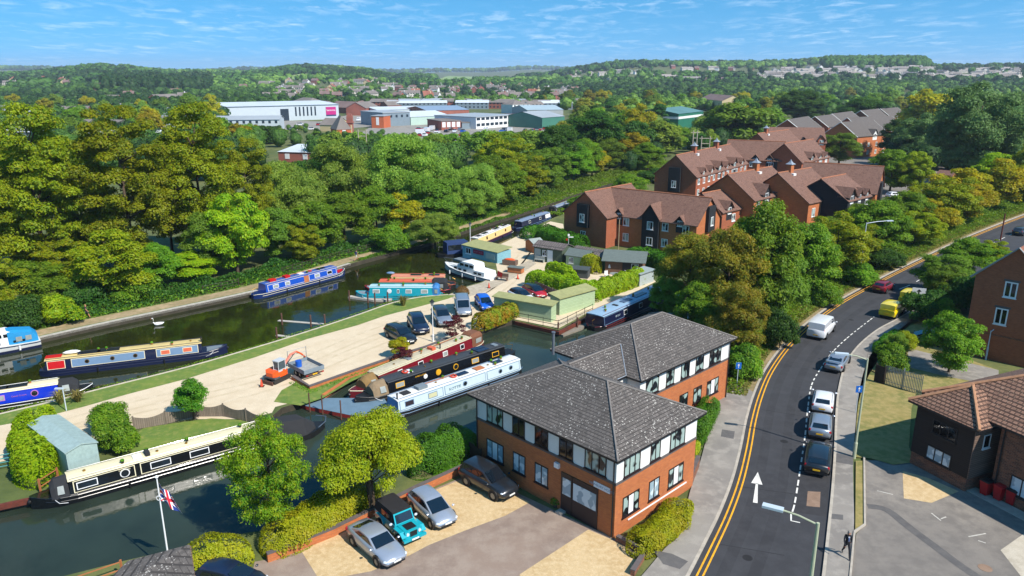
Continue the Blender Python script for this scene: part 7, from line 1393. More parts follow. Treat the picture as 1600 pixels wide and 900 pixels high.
 if hood:           # stern canopy
  xa = X(.035); v = [[(x, -w2, z0 - .02), (x, w2, z0 - .02), (x, w2 * .95, zc_), (x, w2 * .6, zt_), (x, -w2 * .6, zt_), (x, -w2 * .95, zc_)] for x, w2, zc_, zt_ in ((xa, .72, z0 + .9, z0 + 1.15), (xa + .3, .9, z0 + 1.0, z0 + 1.3), (x0 - .2, .92, z0 + 1.0, z0 + 1.35), (x0 + .1, .9, z0 + .95, z0 + 1.2))]; h_ = MB().loft(v).obj('stern_canopy', hood, o)
  for s in (-1,): MB().box((xa + x0) / 2, s * .935, z0 + .55, (x0 - xa) * .5, .02, .5).obj('canopy_window', VINYL, h_)
 if cratch:
  xe = X(.945); v = [[(x, -w2, z0), (x, w2, z0), (x, .72 * w2, (zt_ + z0) / 2 + .15), (x, .15 * w2, zt_), (x, -.15 * w2, zt_), (x, -.72 * w2, (zt_ + z0) / 2 + .15)] for x, w2, zt_ in ((x1 + .01, hb - .14, z1 + .2), (x1 + (xe - x1) * .6, hb * .92, z1 + .18), (x1 + (xe - x1) * .8, hb * .8, z1 - .15))]; h_ = MB().loft(v).obj('cratch_cover', cratch, o)
  MB().add([(x1 + .3, -hb * .84, z0 + .25), (x1 + .3 + (xe - x1) * .3, -hb * .79, z0 + .25), (x1 + .25 + (xe - x1) * .3, -hb * .53, z0 + .75), (x1 + .3, -hb * .56, z0 + .75)], [(0, 1, 2, 3)]).obj('cover_window', VINYL, h_).location = (0, -.12, .05)
 else: MB().add([(X(.87), -.75, gun + .02), (X(.93), -.6, gun + .12), (X(.985), -.12, gun + .27), (X(.985), .12, gun + .27), (X(.93), .6, gun + .12), (X(.87), .75, gun + .02)], [(0, 1, 2, 3, 4, 5)]).obj('foredeck', bowm or DECKG, o)
 for rb in roofbits:
  kd, f = rb[:2]; x = X(f); zr = z1 + .13
  if kd == 'solar': MB().box(x, rb[3] if len(rb) > 3 else 0, zr + .06, rb[2], .62, .05).obj('solar_panel', SOLAR, o)
  elif kd == 'vent': MB().cyl((x, 0, zr + .03), .1, .1, 10).obj('roof_vent', BRASS, o)
  elif kd == 'chim': MB().cyl((x, -.5, zr + .2), .07, .5, 10).cyl((x, -.5, zr + .45), .1, .05, 10).obj('chimney', CANB, o)
  elif kd == 'box': MB().box(x, 0, zr + .12, rb[2], .75, .26).obj('roof_box', rb[3] if len(rb) > 3 else DECKG, o)
  elif kd == 'ring': MB().wheel((0, 0, 0), .33, .2, .1, 14).obj('lifebuoy', mat('lifebuoy_red', '#c8442c', .6, 0), o, loc=(x, 0, zr + .08)).rotation_euler = (math.pi / 2, 0, 0)
  elif kd == 'hatch': MB().box(x, 0, zr + .03, rb[2], .7, .08).obj('roof_hatch', rb[3] if len(rb) > 3 else UPVC, o)
  elif kd == 'pole': MB().tube([(x - rb[2] / 2, .3, zr + .1), (x + rb[2] / 2, .3, zr + .1)], .035, 6).obj('boat_pole', ORW, o)
  elif kd == 'kayak': MB().loft([[(x + t * rb[2] / 2, .2 + w2 * math.cos(a), zr + .2 + w2 * .6 * math.sin(a)) for a in [k * math.pi / 4 for k in range(8)]] for t, w2 in ((-1, .02), (-.6, .25), (0, .33), (.6, .25), (1, .02))]).obj('covered_dinghy', rb[3], o, smooth=True)
 for k in range(4):
  f = rnd.uniform(cab[0] + .05, cab[1] - .05); s = rnd.choice((.38, -.38)); a_ = MB().cyl((X(f), s, z1 + .2), .1, .16, 8, r2=.13).obj('plant_pot', rnd.choice((ORW, GUTTER, BRASS)), o); MB().ell((X(f), s, z1 + .33), (.15, .15, .12), 7, 5).obj('potted_plant', L_BRIGHT, a_)
 MB().tube([(X(.93), -.5, gun + .1), (X(.93) - .4, -hb - .25, gun - .15), (X(.93) - .9, -hb - .1, gun - .35)], .02, 4).obj('mooring_rope', UPVC, o)
 MB().tube([(X(.015), 0, gun), (X(.005), 0, gun + .55), (X(.045), 0, gun + .75)], .03, 6).obj('tiller', BRASS, o)
 for s in (-1,):
  for f in (.3, .65): MB().cyl((X(f), s * (hb + .08), gun - .35), .07, .4, 8).obj('fender', HULLB, o)
 MB().ell((X(1) + .05, 0, .55), (.14, .2, .16), 8, 5).obj('bow_fender', HULLB, o)
 for txt, f, zz_, sz, m_ in names:
  t = lettering(o, txt, '-Y', X(f), z0 + zz_, -(wb + wt) / 2 - .055, sz, m_);
 return o
def side2c(pS, pB, B=2.08, near=True):
 """stern and bow photo points at the near waterline -> centre, heading, length"""
 a, b = G(*pS, WZ), G(*pB, WZ); an = math.atan2(b[1] - a[1], b[0] - a[0]); L = math.dist(a, b); n = (-math.sin(an), math.cos(an)); m_ = ((a[0] + b[0]) / 2, (a[1] + b[1]) / 2)
 s = 1 if (n[0] * m_[0] + n[1] * m_[1]) > 0 else -1
 return (m_[0] + n[0] * s * B / 2, m_[1] + n[1] * s * B / 2), an, L, s
def flipped(c, an): return c, an
BLW = mat('deep_navy_paint', '#141a38', .35, .05, coat=.5); BLKP = mat('gloss_black_paint', '#101114', .25, .05, coat=.6); BURG = mat('burgundy_paint', '#6e1420', .35, .08, coat=.4); PALEB = mat('pale_blue_paint', '#b8cad2', .4, .04, coat=.3); ROY = mat('royal_blue_paint', '#0a2cb0', .3, .05, coat=.5); SLB = mat('slate_blue_paint', '#6a84a0', .4, .05, coat=.3); REDP = mat('bright_red_paint', '#b81418', .4, .05); BRB = mat('mid_blue_paint', '#1448a8', .35, .05, coat=.4); CYN = mat('cyan_paint', '#1290a0', .4, .06, coat=.3); GRNP = mat('sea_green_paint', '#1c7868', .4, .06); ORP = mat('faded_orange_roof', '#c86040', .6, .1, 2); YCR = mat('buttercream_paint', '#d8bc80', .5, .06); RUSTH = mat('rusty_red_hull', '#7a2a20', .7, .2, 2)
def boatL(label, pL, pR, **k):
 """boat whose bow points left in the photo: heading from right to left, near side +Y -> built with heading left-to-right and fractions mirrored"""
 c, an, L, s = side2c(pL, pR); o = narrowboat(label, c, an, L, **k); return o
def mirror_x(o):
 o.scale = (-1, 1, 1)
def mk(label, pL, pR, bow='R', **k):
 c, an, L, s = side2c(pL, pR); o = narrowboat(label, c, an, L, **k)
 if bow == 'L':      # swap ends by mirroring the parts' geometry along X (kept as real mesh, no negative scale)
  for ch in KIDS[o.name] + [g_ for ch2 in KIDS[o.name] for g_ in KIDS.get(ch2.name, [])]:
   if ch.name.startswith('lettering'): ch.location.x = -ch.location.x; continue
   me = ch.data; n = len(me.vertices); a = np.empty(n * 3, np.float32); me.vertices.foreach_get('co', a); a[0::3] *= -1; me.vertices.foreach_set('co', a); me.flip_normals(); me.update(); ch.location.x = -ch.location.x
 return o
mk('long black narrowboat with cream roof and dark hood in front of the pale metal shed', (52, 806), (440, 694), bow='L', hull=BLKP, side=BLKP, roof=CREAM, stripe=BLKP, cab=(.06, .865), cratch=CANB, panels=((.13, .60, BLKP, CREAMT), (.62, .85, BLKP, CREAMT)), wins=((.80, 1.3, 'w', UPVC), (.66, .55, 'p', UPVC), (.52, 1.4, 'w', UPVC), (.36, 1.4, 'w', UPVC)), roofbits=(('vent', .8), ('vent', .66), ('vent', .52), ('hatch', .6, .6), ('vent', .4), ('box', .56, .3, CANB)), names=(('Chloe Jo', .66, .82, .22, CREAMT),))
def roofline(p1, p2, pxL, pxR, ch=1.0):
 """boat found from its near roof edge in the photo"""
 z = WZ + .62 + ch; a, b = G(*p1, z), G(*p2, z); an = math.atan2(b[1] - a[1], b[0] - a[0]); n = (-math.sin(an), math.cos(an)); f = lambda s: (a[0] + n[0] * .77 + math.cos(an) * s, a[1] + n[1] * .77 + math.sin(an) * s); l_, r_ = colat(f, pxL, 0, -20, 30), colat(f, pxR, 0, -20, 30); return f((l_ + r_) / 2), an, r_ - l_
def mkp(label, par, bow='L', **k):
 c, an, L = par; o = narrowboat(label, c, an, L, **k)
 if bow == 'L':
  for ch in KIDS[o.name] + [g_ for ch2 in KIDS[o.name] for g_ in KIDS.get(ch2.name, [])]:
   if ch.name.startswith('lettering'): ch.location.x = -ch.location.x; continue
   me = ch.data; n = len(me.vertices); a = np.empty(n * 3, np.float32); me.vertices.foreach_get('co', a); a[0::3] *= -1; me.vertices.foreach_set('co', a); me.flip_normals(); me.update(); ch.location.x = -ch.location.x
 return o
mkp('pale blue narrowboat with a blue front bulkhead and small portholes, nearest the office', roofline((625, 626), (800, 566), 588, 812), hull=HULLB, side=PALEB, roof=WROOF, stripe=SLB, cab=(.04, .90), bulk=mat('bulkhead_blue', '#3e7cb0', .45, .04), trim=UPVC, panels=((.05, .3, PALEB, SLB), (.31, .6, PALEB, SLB), (.61, .89, PALEB, SLB)), wins=((.83, .95, 'w', SLB, mat('dark_blind', '#282028', .5, 0)), (.68, 1.0, 'w', SLB, mat('cream_blind', '#b8b894', .6, .05)), (.46, .4, 'p', SLB), (.2, .36, 'p', SLB), (.12, .36, 'p', SLB)), roofbits=(('chim', .89), ('hatch', .82, .8, CANB), ('box', .72, 1.0, DECKG), ('vent', .62), ('ring', .5), ('solar', .44, 1.2), ('pole', .6, 4.0), ('hatch', .32, 1.0, ORW), ('vent', .25), ('solar', .18, 1.0)), names=(('KOTTIE', .53, .5, .4, mat('name_grey_blue', '#7c98a8', .5, 0)),))
YEL = mat('window_yellow', '#d8a020', .5, 0)
mkp('black narrowboat with yellow-framed windows and tan canvas, between burgundy and pale blue boats', roofline((605, 599), (770, 547), 556, 802), hull=HULLB, side=BLKP, roof=mat('dark_grey_roof', '#33373c', .7, .1, 2), stripe=HULLB, cab=(.1, .845), cratch=CANBR, panels=(), wins=((.78, .95, 'w', YEL, VINYL), (.63, .34, 'p', UPVC, UPVC), (.55, .5, 'p', YEL, YEL), (.44, .5, 'p', YEL), (.31, .9, 'w', YEL, VINYL), (.17, .9, 'w', YEL)), roofbits=(('hatch', .7, .6), ('vent', .6), ('solar', .24, 1.4, -.35), ('solar', .24, 1.4, .35), ('hatch', .14, .5, DECKG), ('ring', .72)), names=(('AMBER LIGHT', .66, .8, .2, YEL),))
mkp('burgundy narrowboat with a weathered cream roof and brown canvas at both ends', roofline((585, 590), (735, 529), 546, 752), hull=mat('burgundy_hull', '#5a121c', .5, .1), side=BURG, roof=mat('weathered_cream_roof', '#b4aa90', .7, .12, 2), stripe=CREAMT, cab=(.13, .845), cratch=mat('ochre_canvas', '#7a6038', .9, .12, 3), hood=CANRB, wins=((.22, .6, 'w', UPVC), (.36, .7, 'w', UPVC, VINYL), (.55, .7, 'w', UPVC), (.7, .6, 'w', UPVC)), roofbits=(('vent', .7), ('chim', .38), ('vent', .5), ('hatch', .6, .5, DECKG), ('box', .42, .5, ORP), ('pole', .3, 3.5)))
mk('dark blue narrowboat with slate-blue panels and a red end box moored by the lawn', (60, 592), (356, 556), hull=mat('navy_hull', '#161e3c', .4, .08), side=BLW, roof=mat('roof_cream_navy', '#c4ae74', .6, .1, 1.0), stripe=BLW, cab=(.04, .86), panels=((.01 + .04, .14, REDP, CREAMT), (.17, .55, SLB, CREAMT), (.61, .84, SLB, CREAMT)), wins=((.25, .3, 'p', BRASS), (.38, .3, 'p', BRASS), (.5, .3, 'p', BRASS), (.66, .9, 'w', CREAMT, ORP), (.78, .9, 'w', CREAMT, ORP)), roofbits=(('hatch', .08, 1.4, REDP), ('kayak', .17, 1.6, UPVC), ('solar', .26, 2.0), ('solar', .36, 2.0), ('chim', .86), ('vent', .8)))
mk('royal blue narrowboat with a cream roof and black front canvas at the left edge', (-130, 664), (146, 620), hull=HULLB, side=ROY, roof=CREAM, stripe=UPVC, cab=(.04, .80), cratch=CANB, wins=((.44, 1.3, 'w', mat('pink_trim', '#b070b8', .5, 0), VINYL), (.66, .5, 'p', mat('pink_trim', '#b070b8'), BGL)), roofbits=(('solar', .45, 1.6), ('solar', .56, 1.6)), names=(('Casual Crown', .57, .55, .2, mat('pink_trim', '#b070b8')),))
mk('blue narrowboat with a red and blue cluttered roof moored at the towpath', (402, 469), (546, 430), hull=mat('blue_hull', '#12285c', .4, .08), side=BRB, roof=mat('roof_red_blue', '#3c5aa0', .6, .1, .8, col2='#244488'), stripe=CREAMT, cab=(.1, .87), bowm=REDP, bulk=BRB, panels=((.12, .5, BRB, CREAMT), (.55, .86, BRB, CREAMT)), wins=((.2, .9, 'w', UPVC, VINYL), (.32, .8, 'w', UPVC, VINYL), (.52, .8, 'd', UPVC, ORW), (.64, .9, 'w', UPVC, VINYL), (.78, .9, 'w', UPVC)), roofbits=(('box', .2, 1.0, REDP), ('box', .35, .8, REDP), ('hatch', .5, .8), ('pole', .4, 5), ('ring', .6), ('solar', .72, 1.4)))
def atpx(xL, xR, row, d):
 a, b = G(xL, row, WZ), G(xR, row, WZ); y = a[1] + 1.04 + d; k = y / a[1]; f = lambda s: (s, y); l_, r_ = colat(f, xL, 0, -60, 60), colat(f, xR, 0, -60, 60); return ((l_ + r_) / 2, y), R(-1), r_ - l_
mkp('cyan narrowboat with white lettering and a blue tarpaulin over its stern', atpx(556, 692, 469, 0), hull=CYN, side=CYN, roof=mat('pale_cyan_roof', '#a8c4c8', .5, .06), stripe=CYN, cab=(.1, .83), hood=mat('blue_tarpaulin', '#2c6ca4', .7, .15, 3), wins=((.75, .9, 'w', UPVC, VINYL), (.6, .5, 'p', UPVC, UPVC), (.5, .3, 'w', UPVC), (.38, .8, 'w', UPVC, VINYL), (.2, .9, 'w', UPVC, VINYL)), roofbits=())
mkp('green-sided narrowboat with a faded red roof between the cyan and cream boats', atpx(570, 704, 469, 2.6), hull=HULLB, side=GRNP, roof=ORP, stripe=REDP, cab=(.2, .82), hood=CANB, wins=((.6, .8, 'w'), (.4, .8, 'w')), roofbits=(('pole', .5, 3),))
mkp('buttercream narrowboat with a salmon roof and two solar panels, behind the faded red one', atpx(594, 712, 469, 5.2), hull=HULLB, side=YCR, roof=mat('salmon_roof', '#c88468', .6, .1), stripe=ORP, cab=(.14, .84), wins=((.7, .8, 'w'), (.5, .8, 'w'), (.3, .8, 'w')), roofbits=(('solar', .28, 1.5), ('solar', .52, 1.5), ('kayak', .86, 1.2, SLB)))
mk('buttercream narrowboat with a white roof moored beyond the sky-blue boatyard office', (742, 391), (806, 363), hull=BLW, side=YCR, roof=WROOF, stripe=BURG, cab=(.1, .9), wins=((.3, .5, 'w', BRASS), (.5, .4, 'w', BRASS), (.75, .4, 'p', BRASS)), roofbits=(('hatch', .2, 1.4, CANB), ('solar', .35, 1.6), ('solar', .62, 1.8), ('solar', .82, 1.8), ('chim', .9)))
mk('navy narrowboat with a grey roof left of the brick flats, nearer of two there', (812, 362), (866, 343), hull=BLW, side=BLW, roof=mat('slate_roof_paint', '#7c8aa0', .5, .06), stripe=SLB, cab=(.08, .9), wins=((.3, .8, 'w'), (.6, .8, 'w')), panels=((.75, .9, UPVC, None),))
mk('dark narrowboat nearly hidden by the bank just before the flats, farther of two', (868, 338), (905, 324), hull=HULLB, side=BLW, roof=mat('slate_roof_paint', '#7c8aa0'), cab=(.08, .9), hood=CANB)
nb_o = mk('big navy wide narrowboat with a pale blue roof lying under the trees behind the office', (936, 520), (1052, 466), hull=HULLB, side=BLW, roof=mat('pale_blue_roof_paint', '#8ba6bc', .35, .06, 1), stripe=BURG, cab=(.03, .9), B=2.9, ch=1.15, wins=((.3, .8, 'w'), (.5, .8, 'w')), panels=((.02 + .02, .28, BLW, SLB),), roofbits=(('vent', .15), ('hatch', .28, .4, CANB), ('hatch', .6, 2.6, SOLAR), ('hatch', .42, 2.0, mat('mid_blue_panel', '#4c5c74', .4, .05))), names=(('ISIS LILY', .2, .62, .3, PALEB),))
def cruiser(label, c, ang, L, B, canopy, hullm, topm=None, dark=BLW, flag=False, fly=True):
 o = thing('cabin_cruiser', label, 'cruiser', (*c, WZ), ang); hb = B / 2; X = lambda f: (f - .5) * L; topm = topm or WROOF
 st = [(0, .86, .8), (.05, .92, .8), (.3, 1, .85), (.6, .98, .95), (.8, .78, 1.05), (.92, .42, 1.15), (1, .04, 1.22)]
 MB().loft([[(X(f), -hb * w * .7, -.35), (X(f), hb * w * .7, -.35), (X(f), hb * w * .93, .15), (X(f), hb * w, z), (X(f), -hb * w, z), (X(f), -hb * w * .93, .15)] for f, w, z in st]).obj('hull', topm, o, smooth=True, auto=40)
 MB().loft([[(X(f), -hb * w * .95, -.3), (X(f), hb * w * .95, -.3), (X(f), hb * w * .96 + .012, .3), (X(f), -hb * w * .96 - .012, .3)] for f, w, z in st]).obj('lower_hull', dark, o, smooth=True)
 mb = MB();
 for s in (1, -1): mb.tube([(X(f), s * (hb * w + .02), z - .12) for f, w, z in st], .04, 5)
 mb.obj('rubbing_strake', dark, o)
 cb_ = MB().loft([[(X(f), -hb * w, z0), (X(f), hb * w, z0), (X(f), hb * w * .9, z1), (X(f), -hb * w * .9, z1)] for f, w, z0, z1 in ((.12, .82, .75, 1.45), (.4, .84, .8, 1.5), (.62, .78, .85, 1.5), (.84, .45, .95, 1.15))]).obj('cabin', topm, o)
 wh_ = MB().loft([[(X(f), -hb * w, 1.4), (X(f), hb * w, 1.4), (X(f), hb * w * .88, z1), (X(f), -hb * w * .88, z1)] for f, w, z1 in ((.32, .74, 2.2), (.36, .76, 2.3), (.56, .76, 2.3), (.66, .7, 1.6))]).obj('wheelhouse', topm, o)
 for f in (.37, .46, .55): MB().box(X(f), -hb * .71, 1.85, L * .07, .06, .42).obj('window', BGL, wh_)
 for f in (.2, .28, .48, .58, .68): MB().box(X(f), -hb * .83 if f < .6 else -hb * .72, 1.15, L * .055, .07, .26).obj('window', BGL, cb_)
 if canopy:
  MB().loft([[(X(f), -hb * w, z0), (X(f), hb * w, z0), (X(f), hb * w * .9, z1 - .15), (X(f), hb * w * .5, z1), (X(f), -hb * w * .5, z1), (X(f), -hb * w * .9, z1 - .15)] for f, w, z0, z1 in ((.02, .8, .8, 1.5), (.08, .86, .8, 2.0), (.3, .86, .85, 2.3), (.36, .84, .9, 2.3))]).obj('canopy', canopy, o)
  for f in (.13, .24): MB().box(X(f), -hb * .85, 1.35, L * .07, .06, .5).obj('canopy_window', VINYL, o)
 mb = MB()
 for s in (1, -1):
  pts = [(X(f), s * hb * w * .97, z + .6) for f, w, z in ((.62, .96, 1.0), (.8, .78, 1.08), (.92, .42, 1.18), (1.02, .04, 1.25))]; mb.tube(pts, .022, 5)
  for p in pts[:3]: mb.tube([p, (p[0], p[1], p[2] - .6)], .018, 4)
 mb.obj('pulpit_rail', RIM, o)
 for f in (.25, .5, .75): MB().cyl((X(f), -hb - .04, .45), .1, .5, 8).obj('fender', UPVC, o)
 if flag: MB().add([(X(-.02), 0, 1.0), (X(-.02), 0, 1.9), (X(-.1), -.1, 1.7), (X(-.1), .1, .9)], [(0, 1, 2, 3)]).obj('ensign', REDP, o)
 return o
def lmr(pL, pR, B):
 c, an, L, s = side2c(pL, pR, B); return c, an, L
c_, an_, L_ = lmr((684, 424), (764, 446), 3.0); o = cruiser('white cabin cruiser with a navy lower hull and red ensign beside the sky-blue boatyard office', c_, an_ , L_, 3.0, None, None, flag=True)
o.rotation_euler.z = an_ + math.pi;
for ch in KIDS[o.name] + [g_ for c2 in KIDS[o.name] for g_ in KIDS.get(c2.name, [])]:
 me = ch.data
 if ch.name.split('.')[0] in ('window', 'fender', 'canopy_window'):
  n = len(me.vertices); a = np.empty(n * 3, np.float32); me.vertices.foreach_get('co', a); a[1::3] *= -1; me.vertices.foreach_set('co', a); me.flip_normals()
c_, an_, L_ = lmr((-75, 570), (66, 543), 2.9); o = cruiser('white cabin cruiser with a bright blue canopy at the far left', c_, an_, L_, 2.9, mat('canopy_blue', '#1480b4', .7, .08, 3), None)
o.rotation_euler.z = an_ + math.pi
for ch in KIDS[o.name] + [g_ for c2 in KIDS[o.name] for g_ in KIDS.get(c2.name, [])]:
 me = ch.data
 if ch.name.split('.')[0] in ('window', 'fender', 'canopy_window'):
  n = len(me.vertices); a = np.empty(n * 3, np.float32); me.vertices.foreach_get('co', a); a[1::3] *= -1; me.vertices.foreach_set('co', a); me.flip_normals()
ba_, bb_ = G(723, 402, -.3), G(777, 415, -.3); an = math.atan2(bb_[1] - ba_[1], bb_[0] - ba_[0]); Lb = math.dist(ba_, bb_); bo = thing('floating_office', 'sky-blue timber boatyard office with an olive felt roof and a magenta sign', 'floating office', (*ba_, -.3), an)
SKYB = brickmat('sky_blue_boards', '#7fb0bc', '#78a8b4', '#5c8894', bw=9, bh=.2, ms=.012, bmp=.01, stain=.06); hB = ZAT(*ba_, 383) + .3
MB().bb(0, Lb, 0, 3.0, 0, hB).obj('wall', SKYB, bo); MB().add([(-.15, -.15, hB + .0), (Lb + .15, -.15, hB), (Lb + .15, 3.2, hB + .35), (-.15, 3.2, hB + .35), (-.15, -.15, hB + .1), (Lb + .15, -.15, hB + .1), (Lb + .15, 3.2, hB + .45), (-.15, 3.2, hB + .45)], [(0, 3, 2, 1), (4, 5, 6, 7), (0, 1, 5, 4), (1, 2, 6, 5), (2, 3, 7, 6), (3, 0, 4, 7)]).obj('roof', RF_FELTOL, bo)
win(bo, '-Y', 0, Lb * .1, Lb * .25, hB * .42, hB * .88, 2, UPVC, BGL, fw=.08); MB().bb(Lb * .32, Lb * .62, -.05, 0, hB * .55, hB * .88).obj('sign', mat('crimson_sign', '#8c1438', .5, 0), bo); MB().bb(Lb * .68, Lb * .93, -.05, 0, hB * .4, hB * .85).obj('notice_panel', mat('pale_panel', '#a8b4b0', .6, .1), bo)
lettering(bo, 'BOAT SALES', '-Y', Lb * .47, hB * .715, -.056, .34, mat('sign_pink', '#c87890', .5, 0)); MB().bb(-.5, Lb + .3, -1.6, 3.3, -.9, -.02).obj('pontoon_hull', DECKG, bo)
c_, an_, L_, s_ = side2c((694, 404), (724, 401), 2.6); wbt = thing('workboat', 'navy workboat with a tall canvas cab left of the sky-blue office', 'boat', (*c_, WZ), an_); MB().loft([[(x, -w2, -.3), (x, w2, -.3), (x, w2 * 1.05, .55), (x, -w2 * 1.05, .55)] for x, w2 in ((-2.3, .5), (-1.4, 1.15), (3.5, 1.3))]).obj('hull', HULLB, wbt); MB().loft([[(x, -1.1, .5), (x, 1.1, .5), (x, 1.0, 2.4), (x, -1.0, 2.4)] for x in (-1.0, 2.6)]).obj('cab', mat('navy_canvas', '#1c3460', .8, .1, 3), wbt); MB().bb(-.8, 1.4, -1.14, -1.06, 1.2, 2.0).obj('cab_window', BGL, wbt)
pts = [G(a, b, -.25) for a, b in ((462, 631), (563, 652), (612, 640), (600, 622), (500, 622))]; pc = pts[0]; pt = thing('work_pontoon', 'flat steel work barge with a grey-blue deck and rust-red side below the black boat', 'pontoon', (*pc, 0)); q_ = [(a - pc[0], b - pc[1]) for a, b in pts]; MB().prism(q_, -1.3, -.27).obj('hull', mat('red_oxide', '#8c2a24', .7, .15, 2), pt); MB().prism(q_, -.268, -.24).obj('deck', mat('blue_grey_deck', '#5c7484', .8, .1, 1), pt)
for px_, py_ in ((484, 638), (504, 642), (533, 650)): x, y = G(px_, py_, -.25); MB().cyl((x - pc[0], y - pc[1], .0), .06, 2.4, 8).obj('mooring_post', RUST, pt)
c_, an_, L_, s_ = side2c((436, 700), (484, 690), 2.4); cv = thing('covered_boat', 'small boat shrouded in black tarpaulin right of the long black narrowboat', 'boat', (*c_, WZ), an_ + .3); MB().loft([[(x, -w2, -.3), (x, w2, -.3), (x, w2 * 1.1, .5), (x, -w2 * 1.1, .5)] for x, w2 in ((-2.2, .9), (1.2, 1.1), (2.2, .7), (3.0, .1))]).obj('hull', HULLB, cv); MB().loft([[(x, -w2, .5), (x, w2, .5), (x, w2 * .5, z_), (x, -w2 * .5, z_)] for x, w2, z_ in ((-2.7, 1.1, 1.2), (-1.5, 1.25, 2.1), (.8, 1.2, 1.7), (1.9, .6, .9))]).obj('tarpaulin', CANB, cv); MB().tube([(1.8, -1.2, .8), (2.7, -.8, .9), (3.2, 0, .9), (2.7, .8, .9)], .04, 6).obj('rail', RIM, cv)
def jetty(label, pts, wd, posts, m, zt=-.35, name='jetty'):
 o = thing(name, label, 'jetty', (*pts[0], 0)); q = [(a - pts[0][0], b - pts[0][1]) for a, b in pts]; A, B2_ = offset(q, -wd / 2), offset(q, wd / 2); MB().loft([[(*a, zt - .25), (*b, zt - .25), (*b, zt), (*a, zt)] for a, b in zip(A, B2_)]).obj('deck', m, o)
 for px_, py_ in posts: x, y = G(px_, py_, WZ); MB().cyl((x - pts[0][0], y - pts[0][1], -.2), .1, 2.0, 8).obj('post', RUST, o)
 return o
GW = mat('weathered_jetty_boards', '#a8a298', .8, .15, 3)
jetty('narrow grey jetty with rusty posts in front of the cyan narrowboat', [G(546, 463, -.4), G(585, 468, -.4), G(612, 468, -.4)], .7, ((546, 470), (575, 473), (606, 473), (586, 474)), GW)
jetty('floating grey boom with rusty posts in the dark water, longer one', [G(435, 501, -.6), G(510, 507, -.6)], .45, ((441, 507), (486, 510), (508, 509)), GW, -.55, 'floating_boom'); jetty('floating grey boom close to the lawn edge, shorter one', [G(432, 524, -.6), G(456, 527, -.6)], .45, ((433, 530),), GW, -.55, 'floating_boom')
jetty('old grey timber jetty under the rusty quay near the big navy boat', [G(872, 520, -.3), G(900, 510, -.3), G(924, 492, -.3)], 1.6, ((872, 522), (902, 514)), mat('old_grey_timber', '#7c7468', .9, .15, 3), -.4)
# -- LAMPS, SIGNS, FLAG, FURNITURE, PEOPLE, SWANS
LPOLE = mat('pale_green_pole', '#a8ac90', .6, .08, 2); LHEAD = mat('lamp_head_grey', '#b4c0c8', .45, 0); SIGNB = mat('sign_blue', '#1560b8', .5, 0)
def lamp(label, base, h, arm, led=True, m=LPOLE, z=0.1, r=.09):
 o = thing('street_lamp', label, 'street lamp', (*base, z)); MB().tube([(0, 0, -.2), (0, 0, 1.2), (0, 0, 1.25), (0, 0, h)], [r * 1.5, r * 1.5, r, r * .7], 10).obj('pole', m, o)
 ax, ay = arm; L = math.hypot(ax, ay); MB().tube([(0, 0, h - .1), (ax * .5, ay * .5, h + .12), (ax, ay, h + .2)], .045, 6).obj('arm', m, o); an = math.atan2(ay, ax); MB().box(ax * (1 + .3 / L), ay * (1 + .3 / L), h + .2, .95, .34, .12, an).obj('lamp_head', LHEAD, o); return o
b0 = G(1278, 820, 8.0); hd = G(1208, 796, 8.2); lamp('tall pale green street lamp at the bottom edge with its head over the road', (b0[0], b0[1]), 8.0, ((hd[0] - b0[0]) * .86, (hd[1] - b0[1]) * .86), r=.11)
MB().tube([(b0[0] - .35, b0[1] - .5, 0.1), (b0[0] - .3, b0[1] - .35, 5.2)], [.09, .07], 8).obj('signpost', UPVC, None); tag(bpy.data.objects['signpost'], 'white post standing close to the tall street lamp at the bottom edge', 'post')
b1 = G(1334, 716); hd = G(1318, 556, 8.1); lamp('tall pale green street lamp on the footway edge beside the dark boarded house', b1, 7.95, ((hd[0] - b1[0]) * .9, (hd[1] - b1[1]) * .9))
b2 = G(1354, 349, 8.0); lamp('grey street lamp rising from the verge trees with its arm to the right', b2, 8.0, (3.0, .3), m=LHEAD)
lamp('short lamp post in front of the tall brick gable wall', G(1540, 562), 3.0, (.7, .2), m=LHEAD, r=.06); lamp('slim white lamp post behind the rear office roof among dark trees', G(1074, 512), 6.0 * .6, (-.7, .2), m=LHEAD, r=.07, z=0)
xq, yq = G(1563, 376); o = thing('pole', 'dark brown pole beside the road near the dark junction', 'pole', (xq, yq, 0)); MB().cyl((0, 0, 2.3), .12, 4.8, 8).obj('shaft', m_sheetpile, o)
def lantern(label, base, h, white=True):
 o = thing('lantern_post', label, 'lamp post', (*base, 0)); MB().tube([(0, 0, 0), (0, 0, .8), (0, 0, .85), (0, 0, h - .7)], [.1, .1, .055, .045], 8).obj('pole', UPVC if white else GUTTER, o)
 MB().loft([[(math.cos(a) * r, math.sin(a) * r, z) for a in [k * math.pi / 3 for k in range(6)]] for r, z in ((.1, h - .7), (.24, h - .25))]).obj('lantern_glass', VINYL, o); MB().loft([[(math.cos(a) * r, math.sin(a) * r, z) for a in [k * math.pi / 3 for k in range(6)]] for r, z in ((.3, h - .249), (.12, h - .08), (.03, h + .05))]).obj('lantern_cap', GUTTER, o)
lantern('white lamp post with a black lantern between the navy and silver-blue cars', G(677, 534), ZAT(*G(677, 534), 468)); lantern('white lamp post with a lantern behind the sky-blue boatyard office', G(735, 390), 4.6)
o = thing('lantern_post', 'pale slim lamp post with a small angled head beside the pale metal shed', 'lamp post', (*G(104, 642), 0)); hl = ZAT(*G(104, 642), 607); MB().cyl((0, 0, hl / 2), .045, hl, 8).obj('pole', LHEAD, o); MB().box(-.3, 0, hl, .7, .2, .1).obj('lamp_head', LHEAD, o)
